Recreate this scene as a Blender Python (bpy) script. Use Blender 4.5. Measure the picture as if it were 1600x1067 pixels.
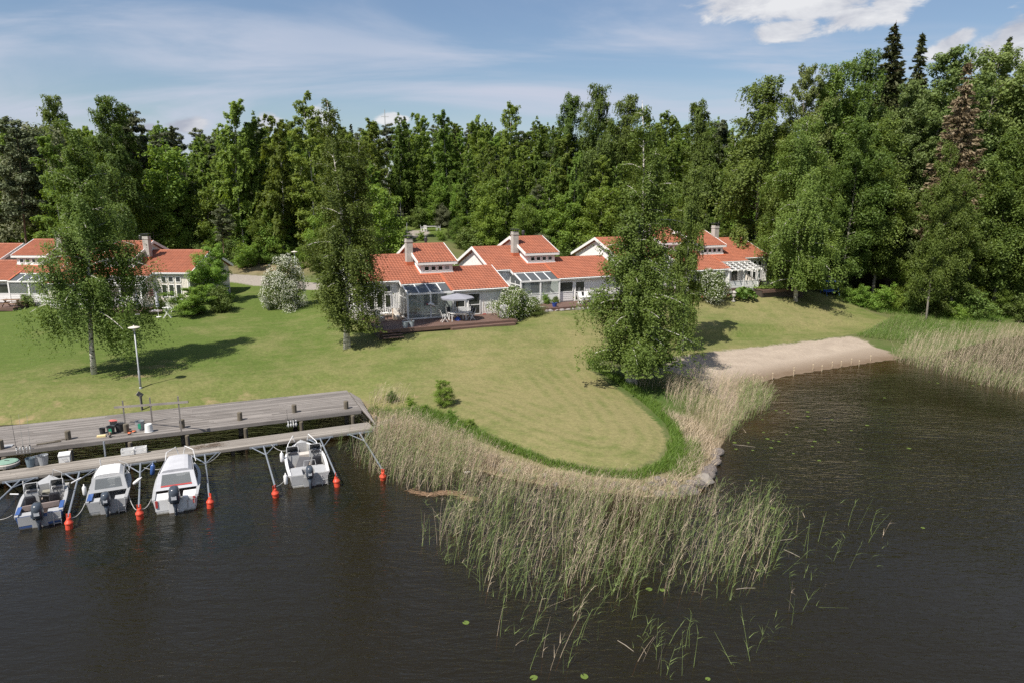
import bpy, math, random
import numpy as np
from mathutils import Vector, Matrix

scene = bpy.context.scene
for o in list(bpy.data.objects):
    bpy.data.objects.remove(o, do_unlink=True)
C = scene.collection
random.seed(7)
RNG = np.random.default_rng(11)

# ------------------------------------------------------------------ camera, sky, sun, exposure
CAM_H = 14.0
PITCH = math.radians(11.6)
LENS = 24.0
F = 1600.0 * LENS / 36.0
cam = bpy.data.objects.new("camera", bpy.data.cameras.new("camera"))
C.objects.link(cam)
cam.location = (0, 0, CAM_H)
cam.rotation_euler = (math.radians(90) - PITCH, 0, 0)
cam.data.lens = LENS
cam.data.sensor_width = 36.0
cam.data.clip_start = 0.2
cam.data.clip_end = 12000
scene.camera = cam

SUN_EL = math.radians(55)
SUN_AZ = math.atan2(-0.64, -0.77)            # clockwise from +Y, as seen from above
to_sun = Vector((math.sin(SUN_AZ) * math.cos(SUN_EL), math.cos(SUN_AZ) * math.cos(SUN_EL), math.sin(SUN_EL)))
sun = bpy.data.objects.new("sun", bpy.data.lights.new("sun", "SUN"))
C.objects.link(sun)
sun.data.energy = 4.2
sun.data.angle = math.radians(0.5)
sun.data.color = (1.0, 0.95, 0.87)
sun.rotation_euler = to_sun.to_track_quat('Z', 'Y').to_euler()
sun.location = (-20, -20, 60)

scene.view_settings.view_transform = 'Standard'
scene.view_settings.look = 'None'
scene.view_settings.gamma = 1.0
scene.view_settings.exposure = 0.72
scene.view_settings.use_curve_mapping = False
SKY_STRENGTH = 0.148

scene.render.engine = 'CYCLES'
cy = scene.cycles
cy.max_bounces = 8
cy.diffuse_bounces = 5
cy.glossy_bounces = 2
cy.transmission_bounces = 5
cy.transparent_max_bounces = 10
cy.caustics_reflective = False
cy.caustics_refractive = False
cy.sample_clamp_indirect = 4.0
cy.sample_clamp_direct = 12.0
cy.use_denoising = False


# ------------------------------------------------------------------ node helpers
class NT:
    def __init__(self, tree):
        self.t = tree
        tree.nodes.clear()

    def n(self, typ, ins=None, **props):
        nd = self.t.nodes.new(typ)
        for k, v in props.items():
            setattr(nd, k, v)
        for k, v in (ins or {}).items():
            s = nd.inputs[k]
            if isinstance(v, bpy.types.NodeSocket):
                self.t.links.new(v, s)
            elif isinstance(v, bpy.types.Node):
                self.t.links.new(v.outputs[0], s)
            else:
                if isinstance(v, (tuple, list)) and len(v) == 3 and s.type == 'RGBA':
                    v = (*v, 1)
                s.default_value = v
        return nd

    def math(self, op, a, b=0.0, c=None, clamp=False):
        ins = {0: a, 1: b}
        if c is not None:
            ins[2] = c
        return self.n('ShaderNodeMath', ins, operation=op, use_clamp=clamp).outputs[0]

    def mix(self, fac, a, b):
        nd = self.n('ShaderNodeMix', {0: fac, 6: a, 7: b}, data_type='RGBA')
        return nd.outputs[2]

    def noise(self, vec=None, scale=5.0, detail=3.0, rough=0.5, dist=0.0):
        ins = {'Scale': scale, 'Detail': detail, 'Roughness': rough, 'Distortion': dist}
        if vec is not None:
            ins['Vector'] = vec
        return self.n('ShaderNodeTexNoise', ins).outputs[0]

    def ramp(self, fac, lo, hi, a=0.0, b=1.0, smooth=False):
        return self.n('ShaderNodeMapRange', {0: fac, 1: lo, 2: hi, 3: a, 4: b},
                      interpolation_type='SMOOTHSTEP' if smooth else 'LINEAR').outputs[0]

    def attr(self, name):
        return self.n('ShaderNodeAttribute', attribute_name=name).outputs['Fac']


def new_mat(name):
    m = bpy.data.materials.new(name)
    m.use_nodes = True
    return m, NT(m.node_tree)


MATS = {}


def M(name, c1, c2=None, scale=4.0, rough=0.6, metal=0.0, stretch=None, bump=0.0, bscale=None, spec=0.5, detail=4.0):
    """a plain painted / wooden / metal surface with grain"""
    if name in MATS:
        return MATS[name]
    m, t = new_mat(name)
    co = t.n('ShaderNodeTexCoord').outputs['Object']
    if stretch:
        co = t.n('ShaderNodeMapping', {'Vector': co, 'Scale': stretch}).outputs[0]
    nz = t.noise(co, scale, detail, 0.6)
    if c2 is None:
        c2 = tuple(c * 0.82 for c in c1)
    col = t.mix(t.ramp(nz, 0.32, 0.68), c1, c2)
    ins = {'Base Color': col, 'Roughness': rough, 'Metallic': metal, 'Specular IOR Level': spec}
    if bump:
        nb = t.noise(co, bscale or scale * 3, 4, 0.6)
        ins['Normal'] = t.n('ShaderNodeBump', {'Height': nb, 'Strength': bump, 'Distance': 0.02}).outputs[0]
    b = t.n('ShaderNodeBsdfPrincipled', ins)
    t.n('ShaderNodeOutputMaterial', {0: b})
    MATS[name] = m
    return m


def world_sky():
    w = bpy.data.worlds.new("World")
    scene.world = w
    w.use_nodes = True
    t = NT(w.node_tree)
    sky = t.n('ShaderNodeTexSky', sky_type='NISHITA', sun_disc=False, sun_elevation=SUN_EL,
              sun_rotation=SUN_AZ, altitude=100.0, air_density=1.15, dust_density=1.0, ozone_density=2.2)
    g = t.n('ShaderNodeTexCoord').outputs['Generated']
    sep = t.n('ShaderNodeSeparateXYZ', {0: g})
    x, y, z = sep.outputs
    el = t.math('MAXIMUM', z, 0.02)
    # project the direction onto a flat cloud deck, so that streaks converge at the horizon
    den = t.math('ADD', el, 0.22)
    px = t.math('DIVIDE', x, den)
    py = t.math('DIVIDE', y, den)
    deck = t.n('ShaderNodeCombineXYZ', {0: px, 1: py, 2: 0.0}).outputs[0]
    mp = t.n('ShaderNodeMapping', {'Vector': deck, 'Rotation': (0, 0, math.radians(38)), 'Scale': (0.55, 1.5, 1), 'Location': (1.7, 0.3, 0)}).outputs[0]
    n1 = t.noise(mp, 1.1, 9, 0.55, 1.1)
    n2 = t.noise(deck, 0.25, 3, 0.5)
    cir = t.math('MULTIPLY', t.ramp(n1, 0.40, 0.72, smooth=True), t.ramp(n2, 0.26, 0.5, smooth=True))
    veil = t.math('MULTIPLY', t.ramp(n1, 0.25, 0.85), 0.24)
    cirf = t.math('ADD', t.math('MULTIPLY', cir, 0.88), veil, clamp=True)
    cirf = t.math('MULTIPLY', cirf, t.ramp(z, 0.0, 0.04))
    tint = t.mix(1.0, sky.outputs[0], sky.outputs[0])
    hs = t.n('ShaderNodeHueSaturation', {'Hue': 0.505, 'Saturation': 1.08, 'Value': 0.455, 'Color': tint}).outputs[0]
    col = t.mix(cirf, hs, (2.3, 2.5, 3.0))
    # cumulus: puffs from noise on a sphere of directions
    mv = t.n('ShaderNodeMapping', {'Vector': g, 'Scale': (1, 1, 2.3)}).outputs[0]

    def puff(cx, cz, rx, rz, cut=0.0, slant=0.0):
        # soft ellipse round one direction (azimuth tangent cx, elevation cz), in the half of the sky ahead
        yy = t.math('MAXIMUM', y, 0.05)
        ax = t.math('SUBTRACT', t.math('DIVIDE', x, yy), cx)
        az = t.math('SUBTRACT', t.math('DIVIDE', z, yy), cz)
        az = t.math('SUBTRACT', az, t.math('MULTIPLY', ax, slant))
        dx = t.math('DIVIDE', ax, rx)
        dz = t.math('DIVIDE', az, rz)
        r = t.math('SQRT', t.math('ADD', t.math('MULTIPLY', dx, dx), t.math('MULTIPLY', dz, dz)))
        return t.math('SUBTRACT', 1.0, r)

    puffs = None
    for a in PUFFS:
        p = puff(*a)
        puffs = p if puffs is None else t.math('MAXIMUM', puffs, p)
    n3 = t.noise(mv, 14.0, 9, 0.62, 0.3)
    n3b = t.noise(mv, 5.0, 4, 0.5, 0.0)
    # scattered cumulus everywhere else too
    big = t.noise(mv, 2.2, 2, 0.5)
    rest = t.math('MULTIPLY', t.ramp(big, 0.60, 0.74), 1.1)
    rest = t.math('MULTIPLY', rest, t.ramp(y, 0.1, -0.3))
    base = t.math('MAXIMUM', puffs, t.math('SUBTRACT', rest, 0.25))
    dens = t.math('ADD', base, t.math('MULTIPLY', t.math('SUBTRACT', n3, 0.5), 2.2))
    cf = t.ramp(dens, 0.12, 0.55, smooth=True)
    cf = t.math('MULTIPLY', cf, t.ramp(base, -0.25, 0.05))
    shade = t.ramp(t.math('ADD', n3b, t.math('MULTIPLY', n3, 0.8)), 0.74, 1.05)
    ccol = t.mix(shade, (1.75, 1.85, 2.2), (3.5, 3.5, 3.55))
    col = t.mix(t.math('MULTIPLY', cf, 0.92), col, ccol)
    bg = t.n('ShaderNodeBackground', {'Color': col, 'Strength': SKY_STRENGTH})
    t.n('ShaderNodeOutputWorld', {0: bg})


def dir_of(u, v):
    a = (u - 800.0) / F
    b = (533.5 - v) / F
    return np.array((a, math.cos(PITCH) + b * math.sin(PITCH), -math.sin(PITCH) + b * math.cos(PITCH)))


def sky_uv(u, v):
    d = dir_of(u, v)
    return d[0] / d[1], d[2] / d[1]


PUFFS = []
for (u, v, rx, rz, sl) in ((1180, 8, 0.11, 0.032, 0.05), (1290, 10, 0.13, 0.038, 0.12), (1390, 2, 0.055, 0.034, 0.1), (1235, 44, 0.085, 0.020, 0.15),
                           (1330, 26, 0.09, 0.024, 0.15), (1490, 66, 0.045, 0.018, 0.55), (1580, 62, 0.070, 0.045, 0.5), (1660, 45, 0.12, 0.06, 0.4),
                           (285, 196, 0.040, 0.018, 0.1), (228, 200, 0.03, 0.012, 0.0), (420, 190, 0.03, 0.02, 0.0), (500, 195, 0.03, 0.03, 0.0),
                           (610, 186, 0.03, 0.012, 0.0), (-150, 120, 0.1, 0.03, 0.1)):
    cx, cz = sky_uv(u, v)
    PUFFS.append((cx, cz, rx, rz, 0.0, sl))
world_sky()


# ------------------------------------------------------------------ objects and meshes
def tag(o, label=None, cat=None, group=None, kind=None):
    if label: o['label'] = label
    if cat: o['category'] = cat
    if group: o['group'] = group
    if kind: o['kind'] = kind
    return o


def empty(name, loc=(0, 0, 0), rz=0.0, label=None, cat=None, group=None):
    o = bpy.data.objects.new(name, None)
    o.empty_display_size = 0.3
    C.objects.link(o)
    o.location = loc
    o.rotation_euler = (0, 0, rz)
    tag(o, label, cat, group)
    return o


def link(name, me, mat=None, parent=None, smooth=False):
    if mat is not None and not me.materials:
        me.materials.append(mat)
    if smooth:
        me.polygons.foreach_set('use_smooth', np.ones(len(me.polygons), dtype=bool))
    o = bpy.data.objects.new(name, me)
    C.objects.link(o)
    if parent: o.parent = parent
    return o


def copy_tree(o, parent=None, label=None, loc=None, rz=None, group=None):
    c = o.copy()
    C.objects.link(c)
    c.parent = parent
    for ch in o.children:
        copy_tree(ch, c)
    if label: c['label'] = label
    if group: c['group'] = group
    if loc is not None: c.location = loc
    if rz is not None: c.rotation_euler = (0, 0, rz)
    return c


def np_mesh(name, V, Q, attrs=None, sides=4):
    """mesh from numpy: V (n,3), Q (m,sides)"""
    me = bpy.data.meshes.new(name)
    V = np.asarray(V, dtype=np.float32)
    Q = np.asarray(Q, dtype=np.int32)
    me.vertices.add(len(V))
    me.vertices.foreach_set('co', V.ravel())
    me.loops.add(Q.size)
    me.loops.foreach_set('vertex_index', Q.ravel())
    me.polygons.add(len(Q))
    me.polygons.foreach_set('loop_start', np.arange(0, Q.size, sides, dtype=np.int32))
    me.polygons.foreach_set('loop_total', np.full(len(Q), sides, dtype=np.int32))
    for k, a in (attrs or {}).items():
        at = me.attributes.new(k, 'FLOAT', 'POINT')
        at.data.foreach_set('value', np.asarray(a, dtype=np.float32))
    me.update(calc_edges=True)
    return me


class MB:
    """collects shapes and links them as one mesh object"""
    def __init__(self):
        self.v = []
        self.f = []

    def add(self, vs, fs):
        b = len(self.v)
        self.v += [tuple(p) for p in vs]
        self.f += [tuple(i + b for i in q) for q in fs]
        return self

    def hexa(self, p):
        """8 corners: bottom ring 0-3, top ring 4-7"""
        return self.add(p, [(3, 2, 1, 0), (4, 5, 6, 7), (0, 1, 5, 4), (1, 2, 6, 5), (2, 3, 7, 6), (3, 0, 4, 7)])

    def box(self, x0, x1, y0, y1, z0, z1):
        return self.hexa([(x0, y0, z0), (x1, y0, z0), (x1, y1, z0), (x0, y1, z0), (x0, y0, z1), (x1, y0, z1), (x1, y1, z1), (x0, y1, z1)])

    def bar(self, p, q, w, h, up=(0, 0, 1)):
        """a beam of rectangular section from p to q"""
        p, q = Vector(p), Vector(q)
        d = (q - p).normalized()
        u = Vector(up)
        s = d.cross(u)
        if s.length < 1e-4: s = d.cross(Vector((1, 0, 0)))
        s.normalize()
        u = s.cross(d)
        s *= w / 2
        u = u * (h / 2)
        return self.hexa([p - s - u, p + s - u, q + s - u, q - s - u, p - s + u, p + s + u, q + s + u, q - s + u])

    def slab(self, x0, x1, ya, za, yb, zb, th):
        """sheared roof slab; top face through (ya,za),(yb,zb)"""
        return self.hexa([(x0, ya, za - th), (x1, ya, za - th), (x1, yb, zb - th), (x0, yb, zb - th), (x0, ya, za), (x1, ya, za), (x1, yb, zb), (x0, yb, zb)])

    def tube(self, path, r, n=6, cap=True):
        path = [Vector(p) for p in path]
        rr = r if isinstance(r, (list, tuple)) else [r] * len(path)
        vs, fs = [], []
        ref = None
        for i, p in enumerate(path):
            d = (path[min(i + 1, len(path) - 1)] - path[max(i - 1, 0)]).normalized()
            if ref is None:
                ref = d.orthogonal().normalized()
            s = (ref - d * ref.dot(d))
            s = s.normalized() if s.length > 1e-5 else d.orthogonal().normalized()
            ref = s
            t = d.cross(s)
            for k in range(n):
                a = 2 * math.pi * k / n
                vs.append(p + (s * math.cos(a) + t * math.sin(a)) * rr[i])
        for i in range(len(path) - 1):
            for k in range(n):
                a, b = i * n + k, i * n + (k + 1) % n
                fs.append((a, b, b + n, a + n))
        if cap:
            fs.append(tuple(range(n - 1, -1, -1)))
            fs.append(tuple((len(path) - 1) * n + k for k in range(n)))
        return self.add(vs, fs)

    def lathe(self, prof, n=14, c=(0, 0, 0), sx=1.0, sy=1.0, cap=True):
        """profile [(r, z)] turned about the vertical through c"""
        vs, fs = [], []
        for r, z in prof:
            for k in range(n):
                a = 2 * math.pi * k / n
                vs.append((c[0] + r * sx * math.cos(a), c[1] + r * sy * math.sin(a), c[2] + z))
        for i in range(len(prof) - 1):
            for k in range(n):
                a, b = i * n + k, i * n + (k + 1) % n
                fs.append((a, b, b + n, a + n))
        if cap:
            fs.append(tuple(range(n - 1, -1, -1)))
            fs.append(tuple((len(prof) - 1) * n + k for k in range(n)))
        return self.add(vs, fs)

    def prism(self, prof, x0, x1):
        """profile [(y,z)] extruded along x"""
        n = len(prof)
        vs = [(x0, y, z) for y, z in prof] + [(x1, y, z) for y, z in prof]
        fs = [tuple(range(n - 1, -1, -1)), tuple(range(n, 2 * n))]
        for i in range(n):
            j = (i + 1) % n
            fs.append((i, j, j + n, i + n))
        return self.add(vs, fs)

    def plate(self, ring, th):
        """flat polygon ring [(x,y,z)] thickened downward"""
        n = len(ring)
        vs = [tuple(p) for p in ring] + [(p[0], p[1], p[2] - th) for p in ring]
        fs = [tuple(range(n)), tuple(range(2 * n - 1, n - 1, -1))]
        for i in range(n):
            j = (i + 1) % n
            fs.append((i, i + n, j + n, j))
        return self.add(vs, fs)

    def rock(self, c, r, seed, sub=2, sq=(1, 1, 0.6)):
        rg = random.Random(seed)
        import bmesh
        bm = bmesh.new()
        bmesh.ops.create_icosphere(bm, subdivisions=sub, radius=1)
        ax = [(Vector((rg.uniform(-1, 1), rg.uniform(-1, 1), rg.uniform(-1, 1))).normalized(), rg.uniform(0.55, 0.85)) for _ in range(9)]
        vs = []
        for v in bm.verts:
            p = v.co.copy()
            for d, k in ax:
                e = p.dot(d)
                if e > k: p -= d * (e - k)
            vs.append((c[0] + p.x * r * sq[0], c[1] + p.y * r * sq[1], c[2] + p.z * r * sq[2]))
        fs = [tuple(v.index for v in f.verts) for f in bm.faces]
        bm.free()
        return self.add(vs, fs)

    def build(self, name, mat, parent=None, smooth=False, mx=False):
        me = bpy.data.meshes.new(name)
        v = [(-p[0], p[1], p[2]) for p in self.v] if mx else self.v
        f = [q[::-1] for q in self.f] if mx else self.f
        me.from_pydata(v, [], f)
        me.update()
        return link(name, me, mat, parent, smooth)
# ------------------------------------------------------------------ terrain: heights, shore, zones
def P(u, v, z):
    """the point of height z seen at pixel (u, v) of the survey photograph"""
    d = dir_of(u, v)
    t = (z - CAM_H) / d[2]
    return np.array((d[0] * t, d[1] * t, z))


def PY(u, v, Y):
    d = dir_of(u, v)
    t = Y / d[1]
    return np.array((d[0] * t, Y, CAM_H + d[2] * t))


CTRL_UVZ = [
    # tongue of lawn and shore bank
    (1000, 700, .75), (900, 700, .8), (930, 650, .95), (850, 650, 1.0), (700, 625, 1.0), (760, 590, 1.2), (600, 600, 1.1), (950, 570, 1.1), (1030, 600, .6),
    (1040, 560, .8), (980, 600, .8), (850, 560, 1.6), (700, 560, 1.8),
    # behind the dock
    (0, 655, 1.0), (220, 607, 1.2), (400, 610, 1.1), (540, 600, 1.15), (147, 585, 1.5), (-200, 640, 1.1), (0, 560, 1.9), (300, 560, 1.8), (450, 560, 1.7),
    # towards the houses
    (540, 545, 2.0), (620, 530, 2.7), (700, 520, 3.05), (780, 508, 3.15), (850, 498, 3.3), (920, 492, 3.5), (440, 500, 2.7), (340, 500, 2.7),
    (250, 487, 2.85), (100, 492, 2.8), (0, 490, 2.8), (-200, 490, 2.8), (900, 540, 2.0),
    # by the beach and the far house
    (1180, 545, .75), (1250, 537, .7), (1300, 528, .65), (1345, 524, .6), (1120, 520, 1.6), (1200, 505, 1.6), (1300, 500, 1.3), (1243, 472, 2.7),
    (1120, 462, 3.6), (1190, 455, 3.8), (1290, 458, 3.0), (1380, 490, 1.2), (1450, 492, 1.0), (1560, 500, .7), (1700, 510, .6), (1450, 460, 2.0), (1600, 470, 1.4),
]
CTRL_XYZ = [
    (-70, 80, 3.2), (-50, 76, 3.2), (-30, 77, 3.3), (-25, 87, 4.2), (-45, 88, 4.0), (-34, 94, 5.0), (-60, 100, 6.5), (-30, 104, 7.0), (-10, 78, 4.0), (0, 82, 4.2), (10, 88, 4.6),
    (22, 94, 5.0), (32, 96, 4.6), (-14, 90, 6.0), (-14, 104, 8.5), (-16, 116, 9.0), (0, 105, 7.5), (20, 112, 7.8), (45, 105, 4.0), (70, 100, 2.5), (45, 125, 6.5), (75, 130, 5), (100, 100, 2.0),
    (-100, 90, 4.0), (-90, 130, 10), (-50, 140, 13.5), (0, 140, 13.5), (50, 150, 12), (100, 160, 9), (-60, 180, 16), (0, 190, 16), (80, 200, 14), (-120, 50, 1.5), (-90, 62, 2.0), (150, 120, 2),
    (-200, 250, 13), (0, 280, 16), (200, 250, 12), (-200, 120, 8), (220, 160, 6),
]
_pts = np.array([P(*c) for c in CTRL_UVZ] + [np.array(c, float) for c in CTRL_XYZ])


def _phi(r2):
    r = np.sqrt(r2 + 9.0)
    return -r                                      # multiquadric: flat tails, no overshoot far off


def _rbf_fit(p):
    n = len(p)
    d2 = ((p[:, None, :2] - p[None, :, :2]) ** 2).sum(-1)
    A = np.zeros((n + 1, n + 1))
    A[:n, :n] = _phi(d2) + np.eye(n) * 1.2
    A[:n, n] = 1
    A[n, :n] = 1
    return np.linalg.solve(A, np.append(p[:, 2], 0))


_W = _rbf_fit(_pts)

SHORE = [(-900, 690), (-200, 672), (0, 664), (200, 652), (400, 640), (540, 632), (575, 648), (610, 680), (680, 712), (740, 732), (800, 748), (870, 760), (940, 768), (1010, 775), (1060, 776),
         (1092, 768), (1108, 748), (1122, 722), (1124, 700), (1140, 672), (1165, 650), (1190, 632), (1180, 612), (1172, 602), (1200, 594), (1250, 584), (1320, 573), (1390, 563), (1450, 556), (1500, 545),
         (1560, 530), (1640, 520), (2000, 520), (2900, 540)]
_sh = np.array([P(u, v, 0.0)[:2] for u, v in SHORE])
SHORE_POLY = np.vstack([[-2500, _sh[0, 1]], _sh, [3500, _sh[-1, 1]], [3500, 4000], [-2500, 4000]])


def poly_sd(px, py, poly):
    """signed distance to a polygon in plan, positive inside"""
    poly = np.asarray(poly, float)[:, :2]
    a = poly
    b = np.roll(poly, -1, axis=0)
    d = np.full(px.shape, 1e18)
    ins = np.zeros(px.shape, bool)
    for (ax, ay), (bx, by) in zip(a, b):
        ex, ey = bx - ax, by - ay
        L = ex * ex + ey * ey + 1e-12
        t = np.clip(((px - ax) * ex + (py - ay) * ey) / L, 0, 1)
        d = np.minimum(d, (px - ax - t * ex) ** 2 + (py - ay - t * ey) ** 2)
        c = ((ay > py) != (by > py)) & (px < (bx - ax) * (py - ay) / (by - ay + 1e-12) + ax)
        ins ^= c
    d = np.sqrt(d)
    return np.where(ins, d, -d)


SAND_BED = np.array([P(u, v, 0)[:2] for u, v in ((1030, 580), (1080, 556), (1200, 541), (1300, 529), (1345, 524), (1378, 535), (1410, 556), (1440, 575), (1330, 620), (1200, 660), (1140, 640), (1120, 605))])


# building plots are levelled: house corner, heading, mirror, extent along and across the front, height
PADS = [(-14.1, 62.3, math.radians(25), 1, -1.0, 13.6, -6.9, 10, 2.90), (-3.7, 68.75, math.radians(25), 1, 1.5, 14.2, -5.8, 10, 3.40), (12.2, 77.0, math.radians(25), 1, 0, 14, -5.8, 10, 4.0),
        (30.7, 82.4, math.radians(25), -1, -2, 14, -4.4, 10, 3.75), (-34.6, 73.0, math.radians(-1), -1, -.5, 14, -5, 10, 2.95), (-45.8, 75.5, math.radians(-1), -1, -.5, 16.5, -6.2, 10, 2.95), (-59.0, 77.5, math.radians(-1), -1, -.5, 14, -3, 10, 3.3)]


def ground_z(x, y):
    x = np.atleast_1d(np.asarray(x, float))
    y = np.atleast_1d(np.asarray(y, float))
    out = np.empty(x.shape)
    for i in range(0, x.size, 20000):
        sl = slice(i, i + 20000)
        xx, yy = x.ravel()[sl], y.ravel()[sl]
        d2 = (xx[:, None] - _pts[None, :, 0]) ** 2 + (yy[:, None] - _pts[None, :, 1]) ** 2
        zr = _phi(d2) @ _W[:-1] + _W[-1]
        zr = np.clip(zr, 0.25, 18)
        s = poly_sd(xx, yy, SHORE_POLY)
        sb = poly_sd(xx, yy, SAND_BED)
        slope = np.where(sb > -2, 0.075, 0.33)
        land = np.minimum(zr, 0.015 + s * slope)
        for (hx, hy, hphi, hm, x0, x1, y0, y1, cap) in PADS:
            c_, s_ = math.cos(hphi), math.sin(hphi)
            lx = ((xx - hx) * c_ + (yy - hy) * s_) * hm
            ly = -(xx - hx) * s_ + (yy - hy) * c_
            dd = np.hypot(np.maximum(np.maximum(x0 - lx, lx - x1), 0), np.maximum(np.maximum(y0 - ly, ly - y1), 0))
            zr = np.minimum(zr, cap + 0.22 * dd)
            land = np.minimum(land, zr)
        soft = zr - 0.35 * np.exp(-np.clip(s, 0, 50) / 2.0)
        land = np.minimum(land, np.maximum(soft, 0.01))
        bed = -np.minimum(2.6, -s * np.where(sb > -2, 0.16, 0.30))
        out.ravel()[sl] = np.where(s > 0, land, bed - 0.01)
    return out


def gz(x, y):
    return float(ground_z(x, y)[0])


def G(u, v, z0=2.0):
    """point of the ground seen at pixel (u, v)"""
    d = dir_of(u, v)
    ts = np.concatenate([np.linspace(20, 130, 441), np.linspace(131, 400, 200)])
    h = CAM_H + d[2] * ts - ground_z(d[0] * ts, d[1] * ts)
    k = np.argmax(h < 0)
    if h[k] >= 0: k = len(ts) - 1
    k = max(k, 1)
    a, b = h[k - 1], h[k]
    t = ts[k - 1] + (ts[k] - ts[k - 1]) * a / (a - b + 1e-9)
    x, y = d[0] * t, d[1] * t
    return Vector((x, y, gz(x, y)))


def GP(pts):
    return np.array([G(u, v)[:2] for u, v in pts])


LAWN_PX = [(560, 622), (600, 640), (660, 636), (700, 648), (745, 668), (800, 692), (860, 714), (930, 729), (990, 732), (1026, 716), (1042, 692), (1032, 665), (1000, 635), (960, 604),
           (925, 580), (914, 566), (930, 553), (985, 556), (1030, 562), (1080, 553), (1200, 540), (1300, 527), (1345, 521), (1392, 498), (1345, 482), (1310, 470), (1290, 461), (1240, 452),
           (1180, 440)]
LAWN = np.vstack([GP(LAWN_PX), [(24, 92), (-2, 86), (-14, 80), (-20, 82), (-24, 86), (-35, 88), (-60, 90), (-95, 90), (-95, 40)], GP([(-150, 690), (0, 667), (200, 645), (400, 624), (543, 612)])])
TONGUE = np.vstack([GP(LAWN_PX[2:17]), GP([(880, 560), (800, 585), (720, 610)])])
SAND = np.vstack([GP([(1030, 566), (1080, 553), (1200, 540), (1300, 528), (1330, 526), (1356, 534), (1382, 546), (1400, 556)]), [P(u, v, 0)[:2] for u, v in ((1450, 580), (1330, 630), (1200, 680), (1140, 640), (1085, 598), (1050, 592))]])
UPPER = GP([(615, 362), (630, 352), (690, 348), (722, 352), (722, 364), (690, 369), (650, 366)])
GRAVEL = GP([(622, 368), (636, 361), (668, 360), (672, 364), (664, 371), (640, 373)])
ROAD_C = np.vstack([GP([(600, 452), (500, 449), (440, 443), (400, 438), (360, 434), (325, 430)]), [(-55, 92), (-90, 93), (-140, 95)]])


def road_sd(px, py):
    d = np.full(px.shape, 1e18)
    for (ax, ay), (bx, by) in zip(ROAD_C[:-1], ROAD_C[1:]):
        ex, ey = bx - ax, by - ay
        t = np.clip(((px - ax) * ex + (py - ay) * ey) / (ex * ex + ey * ey), 0, 1)
        d = np.minimum(d, (px - ax - t * ex) ** 2 + (py - ay - t * ey) ** 2)
    return 1.7 - np.sqrt(d)


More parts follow.
